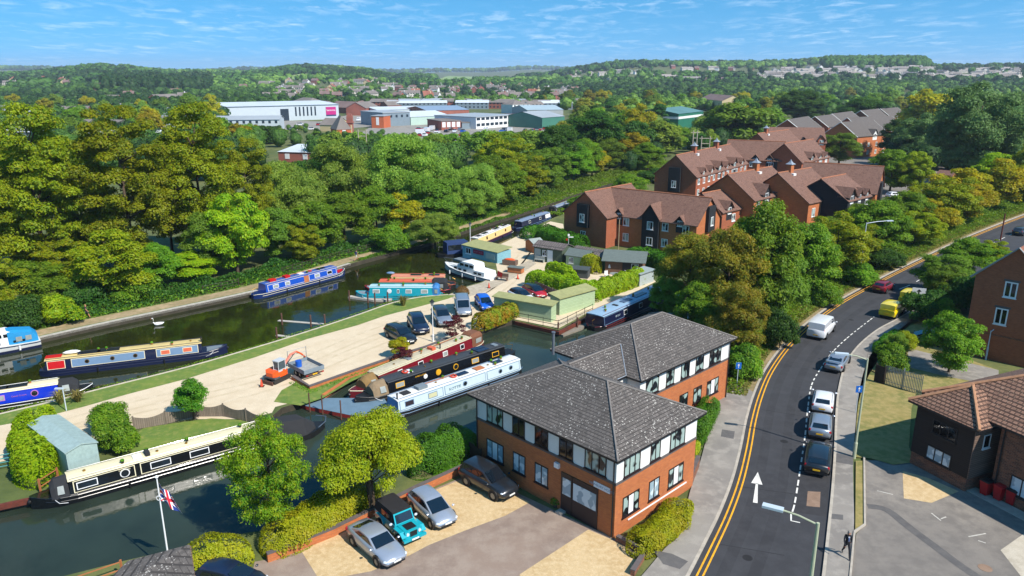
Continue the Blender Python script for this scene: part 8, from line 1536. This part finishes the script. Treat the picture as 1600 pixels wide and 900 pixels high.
def sign(label, base, h, w_, hh, m, ang=0.0, name='road_sign', arrow=None, two=0.0, pz=0.1):
 o = thing(name, label, 'sign', (*base, pz), ang)
 for s in ((-two / 2, two / 2) if two else (0,)): MB().cyl((s, .05, h / 2), .035, h, 8).obj('post', LHEAD, o)
 MB().bb(-w_ / 2, w_ / 2, -.03, .0, h - hh, h).obj('plate', m, o)
 if arrow: MB().add([(-.05 * w_, -.035, h - hh * .85), (.05 * w_, -.035, h - hh * .85), (.05 * w_, -.035, h - hh * .45), (.2 * w_, -.035, h - hh * .45), (0, -.035, h - hh * .15), (-.2 * w_, -.035, h - hh * .45), (-.05 * w_, -.035, h - hh * .45)], [(0, 1, 2, 3, 4, 5, 6)]).obj('arrow_symbol', arrow, o)
 return o
sign('small blue cycle sign on a grey post at the end of the left footway', G(1151, 606), 2.4, .5, .62, SIGNB, arrow=UPVC); sign('small blue sign on a post beside the silver coupe footway', G(1337, 647), 2.5, .55, .6, SIGNB, arrow=UPVC)
sign('white rectangular direction sign with a black arrow behind the yellow vans', G(1431, 487), 2.9, 1.5, 1.0, UPVC, arrow=GUTTER, two=1.0, ang=-.35)
fp = sign('white fingerpost by the laurel hedge left of the brick flats', G(888, 396), 3.2, .3, .35, UPVC, name='fingerpost', pz=0); MB().box(.35, -.05, 2.7, .8, .03, .16).obj('finger', UPVC, fp); MB().box(-.3, -.05, 2.3, .25, .03, .3).obj('notice', REDP, fp)
fb_ = G(265, 884); fh = ZAT(*fb_, 747); fo = thing('flagpole', 'white flagpole with a white ball finial at the waterside', 'flagpole', (*fb_, 0)); MB().tube([(0, 0, 0), (0, 0, fh)], [.055, .035], 10).obj('pole', UPVC, fo); MB().ell((0, 0, fh + .07), (.1, .1, .1), 10, 6).obj('finial', UPVC, fo); MB().wheel((.0, -.08, fh - 1.25), .16, .12, .03, 14).obj('halyard_ring', UPVC, fo)
def flagmat():
 m, n, l, b = base_mat('union_flag'); uv = n.new('ShaderNodeAttribute'); uv.attribute_name = 'flag'; s = n.new('ShaderNodeSeparateXYZ'); l.new(uv.outputs['Vector'], s.inputs[0])
 def mt(op, a, b_, c=None):
  t = n.new('ShaderNodeMath'); t.operation = op
  for i, v in enumerate((a, b_) if c is None else (a, b_, c)):
   if isinstance(v, (int, float)): t.inputs[i].default_value = v
   else: l.new(v, t.inputs[i])
  return t.outputs[0]
 x, y = s.outputs['X'], s.outputs['Y']; u = mt('ABSOLUTE', mt('SUBTRACT', x, .5), 0); v = mt('ABSOLUTE', mt('SUBTRACT', y, .5), 0); d1 = mt('ABSOLUTE', mt('SUBTRACT', u, v), 0)
 c = mix(n, l, mt('LESS_THAN', d1, .10), (.01, .03, .2), (.8, .8, .8)); c = mix(n, l, mt('LESS_THAN', d1, .035), c, (.6, .01, .03)); c = mix(n, l, mt('MAXIMUM', mt('LESS_THAN', u, .1), mt('LESS_THAN', v, .15)), c, (.8, .8, .8)); c = mix(n, l, mt('MAXIMUM', mt('LESS_THAN', u, .055), mt('LESS_THAN', v, .09)), c, (.6, .01, .03)); l.new(c, b.inputs['Base Color']); b.inputs['Roughness'].default_value = .8; return m
V = []; Q = []; UVs = []; nx_, ny_ = 16, 12
for j in range(ny_ + 1):
 for i in range(nx_ + 1):
  u, v = i / nx_, j / ny_; x = .05 + u * (.75 + .4 * (1 - v)); z = fh - .3 - (1 - v) * 1.15 - u * .95; V.append((x, .1 * math.sin(u * 9 + v * 2), z)); UVs.append((u, v, 0))
for j in range(ny_):
 for i in range(nx_): a = j * (nx_ + 1) + i; Q.append((a, a + 1, a + nx_ + 2, a + nx_ + 1))
me = bpy.data.meshes.new('union_flag'); me.from_pydata(V, [], Q); at = me.attributes.new('flag', 'FLOAT_VECTOR', 'POINT'); at.data.foreach_set('vector', [q for p in UVs for q in p]); me.materials.append(flagmat()); me.polygons.foreach_set('use_smooth', [True] * len(Q)); fl = link('flag', me); fl.location = (*fb_, 0); tag(fl, 'red white and blue union flag drooping from the white pole', 'flag')
SKIN = mat('skin', '#b47a5c', .6, 0); HAIRM = {k: mat('hair_' + k, c, .8, 0) for k, c in (('grey', '#77706a'), ('brown', '#3c2a1c'), ('fair', '#96784e'))}
def person(label, xy, ang, top, legs, hair, arms_bare=False, legs_bare=False, stride=.32, h=1.75, z=0.0, suit=False, group=None):
 k = h / 1.75; J = {}; E = []
 def j(n_, p, r, par=None): J[n_] = (len(J), p, r); (E.append((J[par][0], J[n_][0])) if par else None)
 j('pelvis', (0, 0, .95), .15); j('waist', (0, 0, 1.08), .13, 'pelvis'); j('chest', (0.01, 0, 1.32), .165, 'waist'); j('neck', (0.02, 0, 1.5), .06, 'chest'); j('head', (.04, 0, 1.62), .095, 'neck'); j('crown', (.03, 0, 1.7), .075, 'head')
 for s, n_ in ((1, 'l'), (-1, 'r')):
  f = s * stride; j('sh' + n_, (0, s * .19, 1.42), .062, 'chest'); j('el' + n_, (-f * .35, s * .25, 1.16), .045, 'sh' + n_); j('wr' + n_, (-f * .7 + .08, s * .24, .93), .034, 'el' + n_); j('ha' + n_, (-f * .75 + .1, s * .235, .84), .04, 'wr' + n_)
  j('hip' + n_, (0, s * .1, .9), .1, 'pelvis'); j('kn' + n_, (f * .55 + .04, s * .1, .5), .065, 'hip' + n_); j('an' + n_, (f * 1.0 - (.1 if f < 0 else 0), s * .1, .1 + (.05 if f < 0 else 0)), .045, 'kn' + n_); j('to' + n_, (f * 1.0 + .14 - (.1 if f < 0 else 0), s * .11, .04 + (.01 if f < 0 else 0)), .04, 'an' + n_)
 me = bpy.data.meshes.new('body'); me.from_pydata([tuple(c * k for c in v[1]) for v in J.values()], E, []); o = bpy.data.objects.new('body', me); C.objects.link(o); md = o.modifiers.new('s', 'SKIN'); sv = me.skin_vertices[0].data
 for (i, p, r) in J.values(): sv[i].radius = (r * k, r * k * (.8 if r > .12 else 1)); sv[i].use_root = i == 0
 o.modifiers.new('b', 'SUBSURF').levels = 1; dg = bpy.context.evaluated_depsgraph_get(); m2 = bpy.data.meshes.new_from_object(o.evaluated_get(dg)); bpy.data.objects.remove(o)
 m2.materials.clear(); [m2.materials.append(q) for q in (SKIN, top, legs, GUTTER)]
 for p in m2.polygons:
  c = p.center / k; out_ = abs(c.y) > .185 and c.z < 1.38; p.use_smooth = True
  if c.z > 1.49 or (out_ and c.z < .89): mi = 0
  elif c.z < .12: mi = 3
  elif out_ and arms_bare and c.z < 1.3: mi = 0
  elif c.z < .55 and legs_bare: mi = 0
  else: mi = 2 if c.z < (.86 if suit else .98) else 1
  p.material_index = mi
 r_ = thing('person', label, 'person', (*xy, z), ang, group); link('body', m2, r_)
 MB().ell((.015 * k, 0, 1.665 * k), (.1 * k, .088 * k, .1 * k), 12, 8).obj('hair', hair, r_, smooth=True); mb = MB(); mb.box(.13 * k, 0, 1.6 * k, .03, .02, .035)
 for s in (1, -1): mb.box(.03 * k, s * .095 * k, 1.61 * k, .03, .015, .05)
 mb.obj('nose_and_ears', SKIN, r_)
 if suit: MB().add([(.135, -.05, 1.44), (.135, .05, 1.44), (.19, 0, 1.12)], [(0, 1, 2)]).obj('shirt', UPVC, r_).scale = (k, k, k); MB().bb(.16, .185, -.016, .016, 1.14, 1.42).obj('tie', mat('blue_tie', '#6a7cb0', .5, 0), r_)
 return r_
person('man in a dark suit and tie walking down the footway at the bottom', G(1321, 872), R(-97), mat('dark_suit', '#10121c', .8, 0), mat('dark_suit', '#10121c'), HAIRM['grey'], z=KZ, suit=True)
person('walker in a dark dress striding along the towpath at the left', G(136, 498), R(15), mat('dark_dress', '#2c2c34', .9, 0), mat('dark_dress', '#2c2c34'), HAIRM['fair'], True, True, z=.02)
person('walker in a blue top and pale shorts on the towpath, nearest of three', G(557, 408), R(40), mat('blue_top', '#3a4c74', .9, 0), mat('pale_shorts', '#b8b0a0', .9, 0), HAIRM['brown'], True, True, z=.02)
person('walker in a dark red top with bare arms, middle of three on the towpath', G(599, 391), R(215), mat('maroon_top', '#6c3838', .9, 0), mat('dark_shorts', '#2c3038', .9, 0), HAIRM['brown'], True, True, z=.02)
person('walker in a white top, farthest of three on the towpath', G(621, 384), R(215), mat('white_top', '#c8ccd0', .9, 0), mat('dark_shorts', '#2c3038'), HAIRM['grey'], True, True, z=.02)
def swan(px_, py_, an, label):
 o = thing('swan', label, 'swan', (*G(px_, py_, WZ), WZ), an); W2 = mat('swan_white', '#dcdcd8', .7, 0)
 mb = MB(); mb.loft([[(x, y * math.cos(a), zc_ + z * math.sin(a)) for a in [k * math.pi / 5 for k in range(10)]] for x, y, z, zc_ in ((-.62, .03, .03, .3), (-.4, .2, .14, .2), (0, .27, .22, .16), (.3, .2, .2, .16), (.45, .08, .1, .2))]); mb.tube([(.35, 0, .2), (.55, 0, .4), (.5, 0, .65), (.52, 0, .85), (.62, 0, .9), (.7, 0, .86)], [.1, .07, .05, .045, .06, .03], 8); mb.obj('body', W2, o, smooth=True); MB().tube([(.68, 0, .87), (.8, 0, .82)], [.03, .01], 6).obj('beak', ORG, o)
swan(248, 508, R(200), 'white swan gliding on the open dark water of the canal'); swan(690, 383, R(170), 'white swan by the small willow left of the navy workboat')
def chair(px_, py_, an, label):
 o = thing('garden_chair', label, 'chair', (*G(px_, py_), 0), an, 'white garden chairs'); MB().bb(-.25, .25, -.25, .25, .4, .46).obj('seat', UPVC, o); MB().bb(-.27, .27, .22, .27, .46, .98).obj('backrest', UPVC, o)
 for x in (-.22, .22):
  for y in (-.2, .22): MB().bb(x - .025, x + .025, y - .025, y + .025, 0, .4).obj('leg', UPVC, o)
chair(948, 434, .4, 'white garden chair left of the pale table, nearest the folded parasol'); chair(966, 428, 2.6, 'white garden chair behind the pale table'); chair(974, 433, -1.4, 'white garden chair right of the pale table')
o = thing('garden_table', 'round pale table between white chairs in the cabin garden', 'table', (*G(960, 435), 0)); MB().cyl((0, 0, .72), .7, .05, 18).obj('tabletop', VINYL, o); MB().cyl((0, 0, .35), .3, .7, 10).obj('pedestal', VINYL, o)
o = thing('parasol', 'folded white parasol beside the white garden chairs', 'parasol', (*G(952, 428), 0)); MB().cyl((0, 0, 1.1), .03, 2.2, 6).obj('pole', UPVC, o); MB().cyl((0, 0, 1.6), .28, 1.3, 8, r2=.04).obj('canopy', UPVC, o)
o = thing('garden_bench', 'pale bench against the long dark green shed', 'bench', (*G(843, 409.5), 0), R(-28)); MB().bb(-.8, .8, -.3, .2, .4, .46).obj('seat', VINYL, o); MB().bb(-.8, .8, .18, .24, .46, .9).obj('backrest', VINYL, o)
for x in (-.75, .75): MB().bb(x - .04, x + .04, -.28, .22, 0, .4).obj('leg', VINYL, o)
o = thing('picnic_bench', 'grey wooden bench on the quay by the white cruiser stern', 'bench', (*G(784, 438), 0), R(-20)); MB().bb(-.9, .9, -.3, .3, .42, .48).obj('seat', GREYW, o); MB().bb(-.9, .9, .28, .33, .48, .95).obj('backrest', GREYW, o)
for x in (-.8, .8): MB().bb(x - .04, x + .04, -.3, .3, 0, .42).obj('leg', GREYW, o)
for px_, py_, m_, lb in ((797, 414, ORG, 'wooden planter crate of orange-red flowers beside the sky-blue office'), (806, 426, ORW, 'cedar hutch with a grey lid on the quay beside the planter crate')):
 o = thing('planter', lb, 'planter', (*G(px_, py_), 0), R(-25)); MB().bb(-1.1, 1.1, -.5, .5, .1, .8).obj('crate', GREYW if m_ is ORG else ORW, o); MB().ell((0, 0, .85), (.9, .4, .2), 10, 6).obj('contents', m_, o) if m_ is ORG else MB().bb(-1.2, 1.2, -.6, .6, .8, .88).obj('lid', RF_FELT, o)
o = thing('clipped_shrub', 'brownish clipped round shrub on the quay above the silver people carrier', 'shrub', (*G(722, 459), 0)); g_ = np.random.default_rng(3); d = unit(1600, g_); d[:, 2] = abs(d[:, 2]); V_, Q_ = leaves(d * [1.0, .8, 1.1] * g_.uniform(.85, 1.05, (1600, 1)), d, .14, g_); link('foliage', npmesh('foliage', V_, Q_, leafmat('leaf_rust', '#6c5030', '#5c5c2c', '#84603c', .3)), o); MB().ell((0, 0, .4), (.85, .65, .62), 10, 6).obj('inner_block', MATS['leaf_rust'], o)  # solid inner block under the leaf shell
sheet('garden_lawn', GP((910, 446), (930, 440), (945, 444), (940, 452), (915, 452)), .03, m_lawn)
for px_, py_, lb in ((902, 801, 'yellow-flowering pot plant left of the office entrance step'), (868, 792, 'dark pot with green plant by the office wall')):
 o = thing('pot_plant', lb, 'plant', (*G(px_, py_), .02)); MB().cyl((0, 0, .15), .16, .3, 12, r2=.2).obj('pot', mat('clay_pot', '#4c3a30', .8, .1), o); d = unit(300, g_); d[:, 2] = abs(d[:, 2]); V_, Q_ = leaves(d * [.4, .35, .35] + [0, 0, .32], d, .1, g_); link('foliage', npmesh('foliage', V_, Q_, L_GOLD if px_ > 890 else L_BRIGHT), o)
tag(MB().box(*G(879, 800), .08, .9, .5, .16, OFR).obj('door_step', m_kerb), 'pale doorstep in front of the office entrance screen', 'step')
HZ = [[(0, 124), (100, 124), (110, 134), (0, 138)], [(440, 128), (560, 128), (760, 140), (890, 150), (890, 170), (560, 162), (440, 150)], [(850, 122), (940, 112), (1100, 106), (1110, 118), (980, 126), (860, 130)], [(1040, 108), (1200, 106), (1600, 110), (1600, 127), (1200, 126), (1060, 118)]]
# -- MIDDLE DISTANCE TREES (each a thing) AND FAR WOODS (stuff)
BLOCKERS = []   # polygons on the ground where nothing grows
def clearpx(*pts): BLOCKERS.append([P(a, b)[:2] for a, b in pts])
clearpx((350, 172), (560, 166), (900, 172), (895, 200), (880, 212), (650, 216), (560, 206), (470, 200), (350, 205))   # business park
clearpx((995, 290), (1035, 262), (1180, 225), (1215, 185), (1420, 180), (1400, 240), (1380, 345), (1100, 345), (860, 410), (860, 330))
clearpx((400, 232), (492, 236), (490, 256), (420, 262))
clearpx((1080, 175), (1140, 175), (1140, 205), (1060, 205))
clearpx((1455, 275), (1510, 275), (1510, 300), (1450, 300))
clearpx((0, 225), (60, 225), (60, 260), (0, 262)); clearpx((1030, 190), (1090, 190), (1090, 215), (1030, 215))
for f in FIELDS: clearpx(*f)
BLOCKERS.append([(a, b) for a, b in canal]); BLOCKERS.append([(a, b) for a, b in offset(north_bank, -3)] + [(a, b) for a, b in offset(north_bank, 4)][::-1])
kindlab = {'far_green': 'mid-green', 'far_mid': 'olive-green', 'far_dark': 'dark green', 'far_cone': 'dark pointed', 'far_willow': 'grey-green', 'far_gold': 'yellowish', 'far_olive': 'brownish green', 'far_purple': 'purple'}
marks = [(60, 'behind the tall trees at the left edge'), (200, 'behind the middle of the tall yellow-green trees'), (330, 'just left of the long white warehouse'), (450, 'in front of the long white warehouse'), (560, 'near the brick tower chimney'), (640, 'below the blue-grey office block'), (740, 'below the car park with white vans'), (830, 'near the white villa'), (920, 'right of the green-sided unit'), (1000, 'in the broad central tree mass'), (1080, 'near the green shed with the white edge'), (1160, 'near the yellow brick house'), (1260, 'behind the brick flats'), (1360, 'beyond the farthest row of flats'), (1450, 'left of the huge grey-green willow'), (1540, 'behind the huge grey-green willow')]
seen = {}
def autolabel(key, px, py, h):
 m = min(marks, key=lambda q: abs(q[0] - px))[1]; dist = 'nearer' if py > 200 else ('middling' if py > 165 else 'far')
 return (f"{kindlab[key]} {dist} tree", m)
ML = []; g = random.Random(99); placed = [(a, b, c) for a, b, c in TREES]
def clear_at(x, y, r):
 for pl_ in BLOCKERS:
  if inpoly(x, y, pl_): return False
 return True
zones = [ # (x0,x1,row0,row1,count,kinds)
 (330, 900, 262, 236, 30, ['far_willow', 'far_green', 'far_mid', 'far_willow', 'far_green']),
 (860, 1120, 262, 205, 26, ['far_dark', 'far_green', 'far_willow', 'far_olive', 'far_dark']),
 (380, 1000, 235, 206, 34, ['far_green', 'far_mid', 'far_dark', 'far_willow']),
 (0, 420, 235, 172, 34, ['far_green', 'far_mid', 'far_willow', 'far_gold']),
 (830, 1240, 205, 160, 60, ['far_dark', 'far_green', 'far_mid', 'far_cone', 'far_olive', 'far_gold']),
 (1200, 1600, 215, 160, 60, ['far_dark', 'far_green', 'far_mid', 'far_olive', 'far_willow']),
 (1400, 1600, 262, 215, 14, ['far_dark', 'far_green', 'far_mid']),
 (0, 900, 172, 150, 60, ['far_dark', 'far_green', 'far_mid', 'far_cone', 'far_gold']),
]
cand = []
LX = [(0, 140), (340, 150), (360, 192), (430, 196), (470, 208), (560, 206), (640, 212), (760, 205), (850, 205), (890, 185), (930, 150), (2000, 140)]
def HLIM(px, x, y):
 if (418 < px < 498 and y < 238) or (1050 < px < 1100 and y < 350): return max(2.0, float(ZAT(x, y, 254 if px < 600 else 196)))
 return 99 if y > 430 else max(3.0, float(ZAT(x, y, np.interp(px, *zip(*LX)))))
for (x0, x1, r0, r1, n, ks) in zones:
 t = 0; k = 0
 while k < n and t < n * 40:
  t += 1; px = g.uniform(x0, x1); py = g.uniform(r1, r0); x, y, z = P(px, py); h = g.uniform(8, 14) * (1.1 if y > 500 else 1); r = h * 0.45; h = min(h, HLIM(px, x, y)); r = min(r, h * .6)
  if not clear_at(x, y, r) or any((x - a) ** 2 + (y - b) ** 2 < (0.75 * (r + c)) ** 2 for a, b, c in placed): continue
  placed.append((x, y, r)); cand.append((g.choice(ks), px, py, x, y, z, h, r)); k += 1
cand = cand[:235]
TLB = []
for (key, px, py, x, y, z, h, r) in cand:
 k_, m_ = autolabel(key, px, py, h); TLB.append((tree(key, x, y, h, r, 'tree', group='trees around the town', z=z, parts=y < 260), px, k_, m_))
relabel(TLB)
def farwood(name, label, pts, hs_, rs, m, q=40, size=2.2, seed=1):
 g = np.random.default_rng(seed); n = len(pts); pts = np.array(pts); d = unit(n * q, g); d[:, 2] = np.abs(d[:, 2]) * 0.9
 k = np.repeat(np.arange(n), q); rr = rs[k] * g.uniform(0.75, 1.05, n * q)
 c = pts[k].copy(); c[:, 0] += d[:, 0] * rr; c[:, 1] += d[:, 1] * rr; c[:, 2] += hs_[k] * 0.42 + d[:, 2] * hs_[k] * 0.55
 nn = d + unit(n * q, g) * 0.45; nn /= np.linalg.norm(nn, axis=1)[:, None]
 V, Fq = leaves(c, nn, 1.0, g, asp=0.8)
 sc = np.repeat(rs[k] * size / 5.0, 4)[:, None]; ctr = np.repeat(c, 4, axis=0); V = ctr + (V - ctr) * sc
 iv, jf = icosph(0, 1); CV = (pts[:, None, :] + np.array([0, 0, 1.0]) * (hs_ * 0.45)[:, None, None] + iv[None] * np.stack([rs * .8, rs * .8, hs_ * .5], 1)[:, None, :]).reshape(-1, 3)
 CF = (jf[None] + (np.arange(n) * 12)[:, None, None]).reshape(-1, 3)
 me = bpy.data.meshes.new(name); AV = np.concatenate([V, CV]); nq = len(Fq); nt_ = len(CF)
 me.vertices.add(len(AV)); me.vertices.foreach_set('co', AV.astype(np.float32).ravel()); li = np.concatenate([Fq.ravel(), (CF + len(V)).ravel()])
 me.loops.add(len(li)); me.loops.foreach_set('vertex_index', li.astype(np.int32)); me.polygons.add(nq + nt_)
 me.polygons.foreach_set('loop_start', np.concatenate([np.arange(nq) * 4, nq * 4 + np.arange(nt_) * 3]).astype(np.int32)); me.polygons.foreach_set('loop_total', np.concatenate([np.full(nq, 4), np.full(nt_, 3)]).astype(np.int32))
 me.materials.append(m); me.update(); o = link(name, me); tag(o, label, None, None, 'stuff'); return o
FW = {'a': leafmat('wood_green', '#4a6c28', '#365822', '#688436', 0.2, 0.012), 'b': leafmat('wood_dark', '#2e4e24', '#244420', '#426030', 0.15, 0.02), 'c': leafmat('wood_light', '#708e38', '#5a7c30', '#8a9a44', 0.2, 0.03)}
gg = np.random.default_rng(42); buckets = {'a': [], 'b': [], 'c': []}
HOUSEZONES = [([P(a, b)[:2] for a, b in z_], kp) for z_, kp in zip(HZ, (.7, .72, .88, .94))]
near_pl = np.array([(a, b) for a, b, c in placed])
def try_add(x, y, hmin, hmax, keep_houses=0.5):
 for pl_ in BLOCKERS:
  if inpoly(x, y, pl_): return
 for hz, kp in HOUSEZONES:
  if inpoly(x, y, hz) and gg.random() < kp: return
 z = float(terr(x, y)); h = min(gg.uniform(hmin, hmax), HLIM(PX(x, y, 0)[0], x, y)); v = math.sin(x * .007 + 1) * math.cos(y * .006 + x * .003) + gg.uniform(-.8, .8)
 buckets['b' if v > 0.35 else ('c' if v < -0.75 else 'a')].append((x, y, z, h, h * gg.uniform(.42, .6) * (1.35 if y > 900 else 1)))
def band(D0, D1, n, hmin, hmax, kh, amax=37.5):
 for _ in range(n):
  a = R(gg.uniform(-amax, amax)); D = math.sqrt(gg.uniform(D0 ** 2, D1 ** 2)); x, y = D * math.sin(a), D * math.cos(a)
  if y < 200: continue
  if D < 600 and len(near_pl) and (((near_pl - (x, y)) ** 2).sum(1) < 30).any(): continue
  try_add(x, y, hmin, hmax, kh)
band(215, 700, 3200, 6, 11, 0.9); band(700, 1300, 4200, 5, 10, 0.82); band(1300, 2000, 3600, 8, 15, 0.80); band(2000, 2650, 3800, 10, 18, 0.9); band(5300, 7000, 1800, 22, 36, 0.0)
for _ in range(260):
 x, y, z = P(gg.uniform(165, 330), gg.uniform(128, 146)); buckets['b'].append((x, y, z, gg.uniform(17, 24), gg.uniform(6, 8)))
for _ in range(500):
 x, y, z = P(gg.uniform(1285, 1450), gg.uniform(100, 108)); buckets['a'].append((x, y, z, gg.uniform(17, 23), gg.uniform(7, 10)))
for kk, nm in (('a', 'far_woodland'), ('b', 'dark_far_woodland'), ('c', 'pale_far_woodland')):
 B = np.array(buckets[kk]); D = np.hypot(B[:, 0], B[:, 1])
 for lo, hi, q, sz in ((0, 450, 420, .62), (450, 1200, 80, 1.5), (1200, 9999, 26, 2.6)):
  Q = B[(D >= lo) & (D < hi)]
  if len(Q): farwood(nm, None, Q[:, :3], Q[:, 3], Q[:, 4], FW[kk], q=q, size=sz, seed=int(lo) + ord(kk))
# -- haze
m = bpy.data.materials.new('haze'); m.use_nodes = True; n = m.node_tree.nodes; n.clear(); o_ = n.new('ShaderNodeOutputMaterial'); v_ = n.new('ShaderNodeVolumePrincipled')
v_.inputs['Color'].default_value = (0.72, 0.84, 1.0, 1); v_.inputs['Density'].default_value = 0.00011; v_.inputs['Anisotropy'].default_value = 0.1; m.node_tree.links.new(v_.outputs[0], o_.inputs['Volume'])
hz = MB().bb(-9500, 9500, -700, 9000, -4, 135).obj('haze', m, kind='stuff')
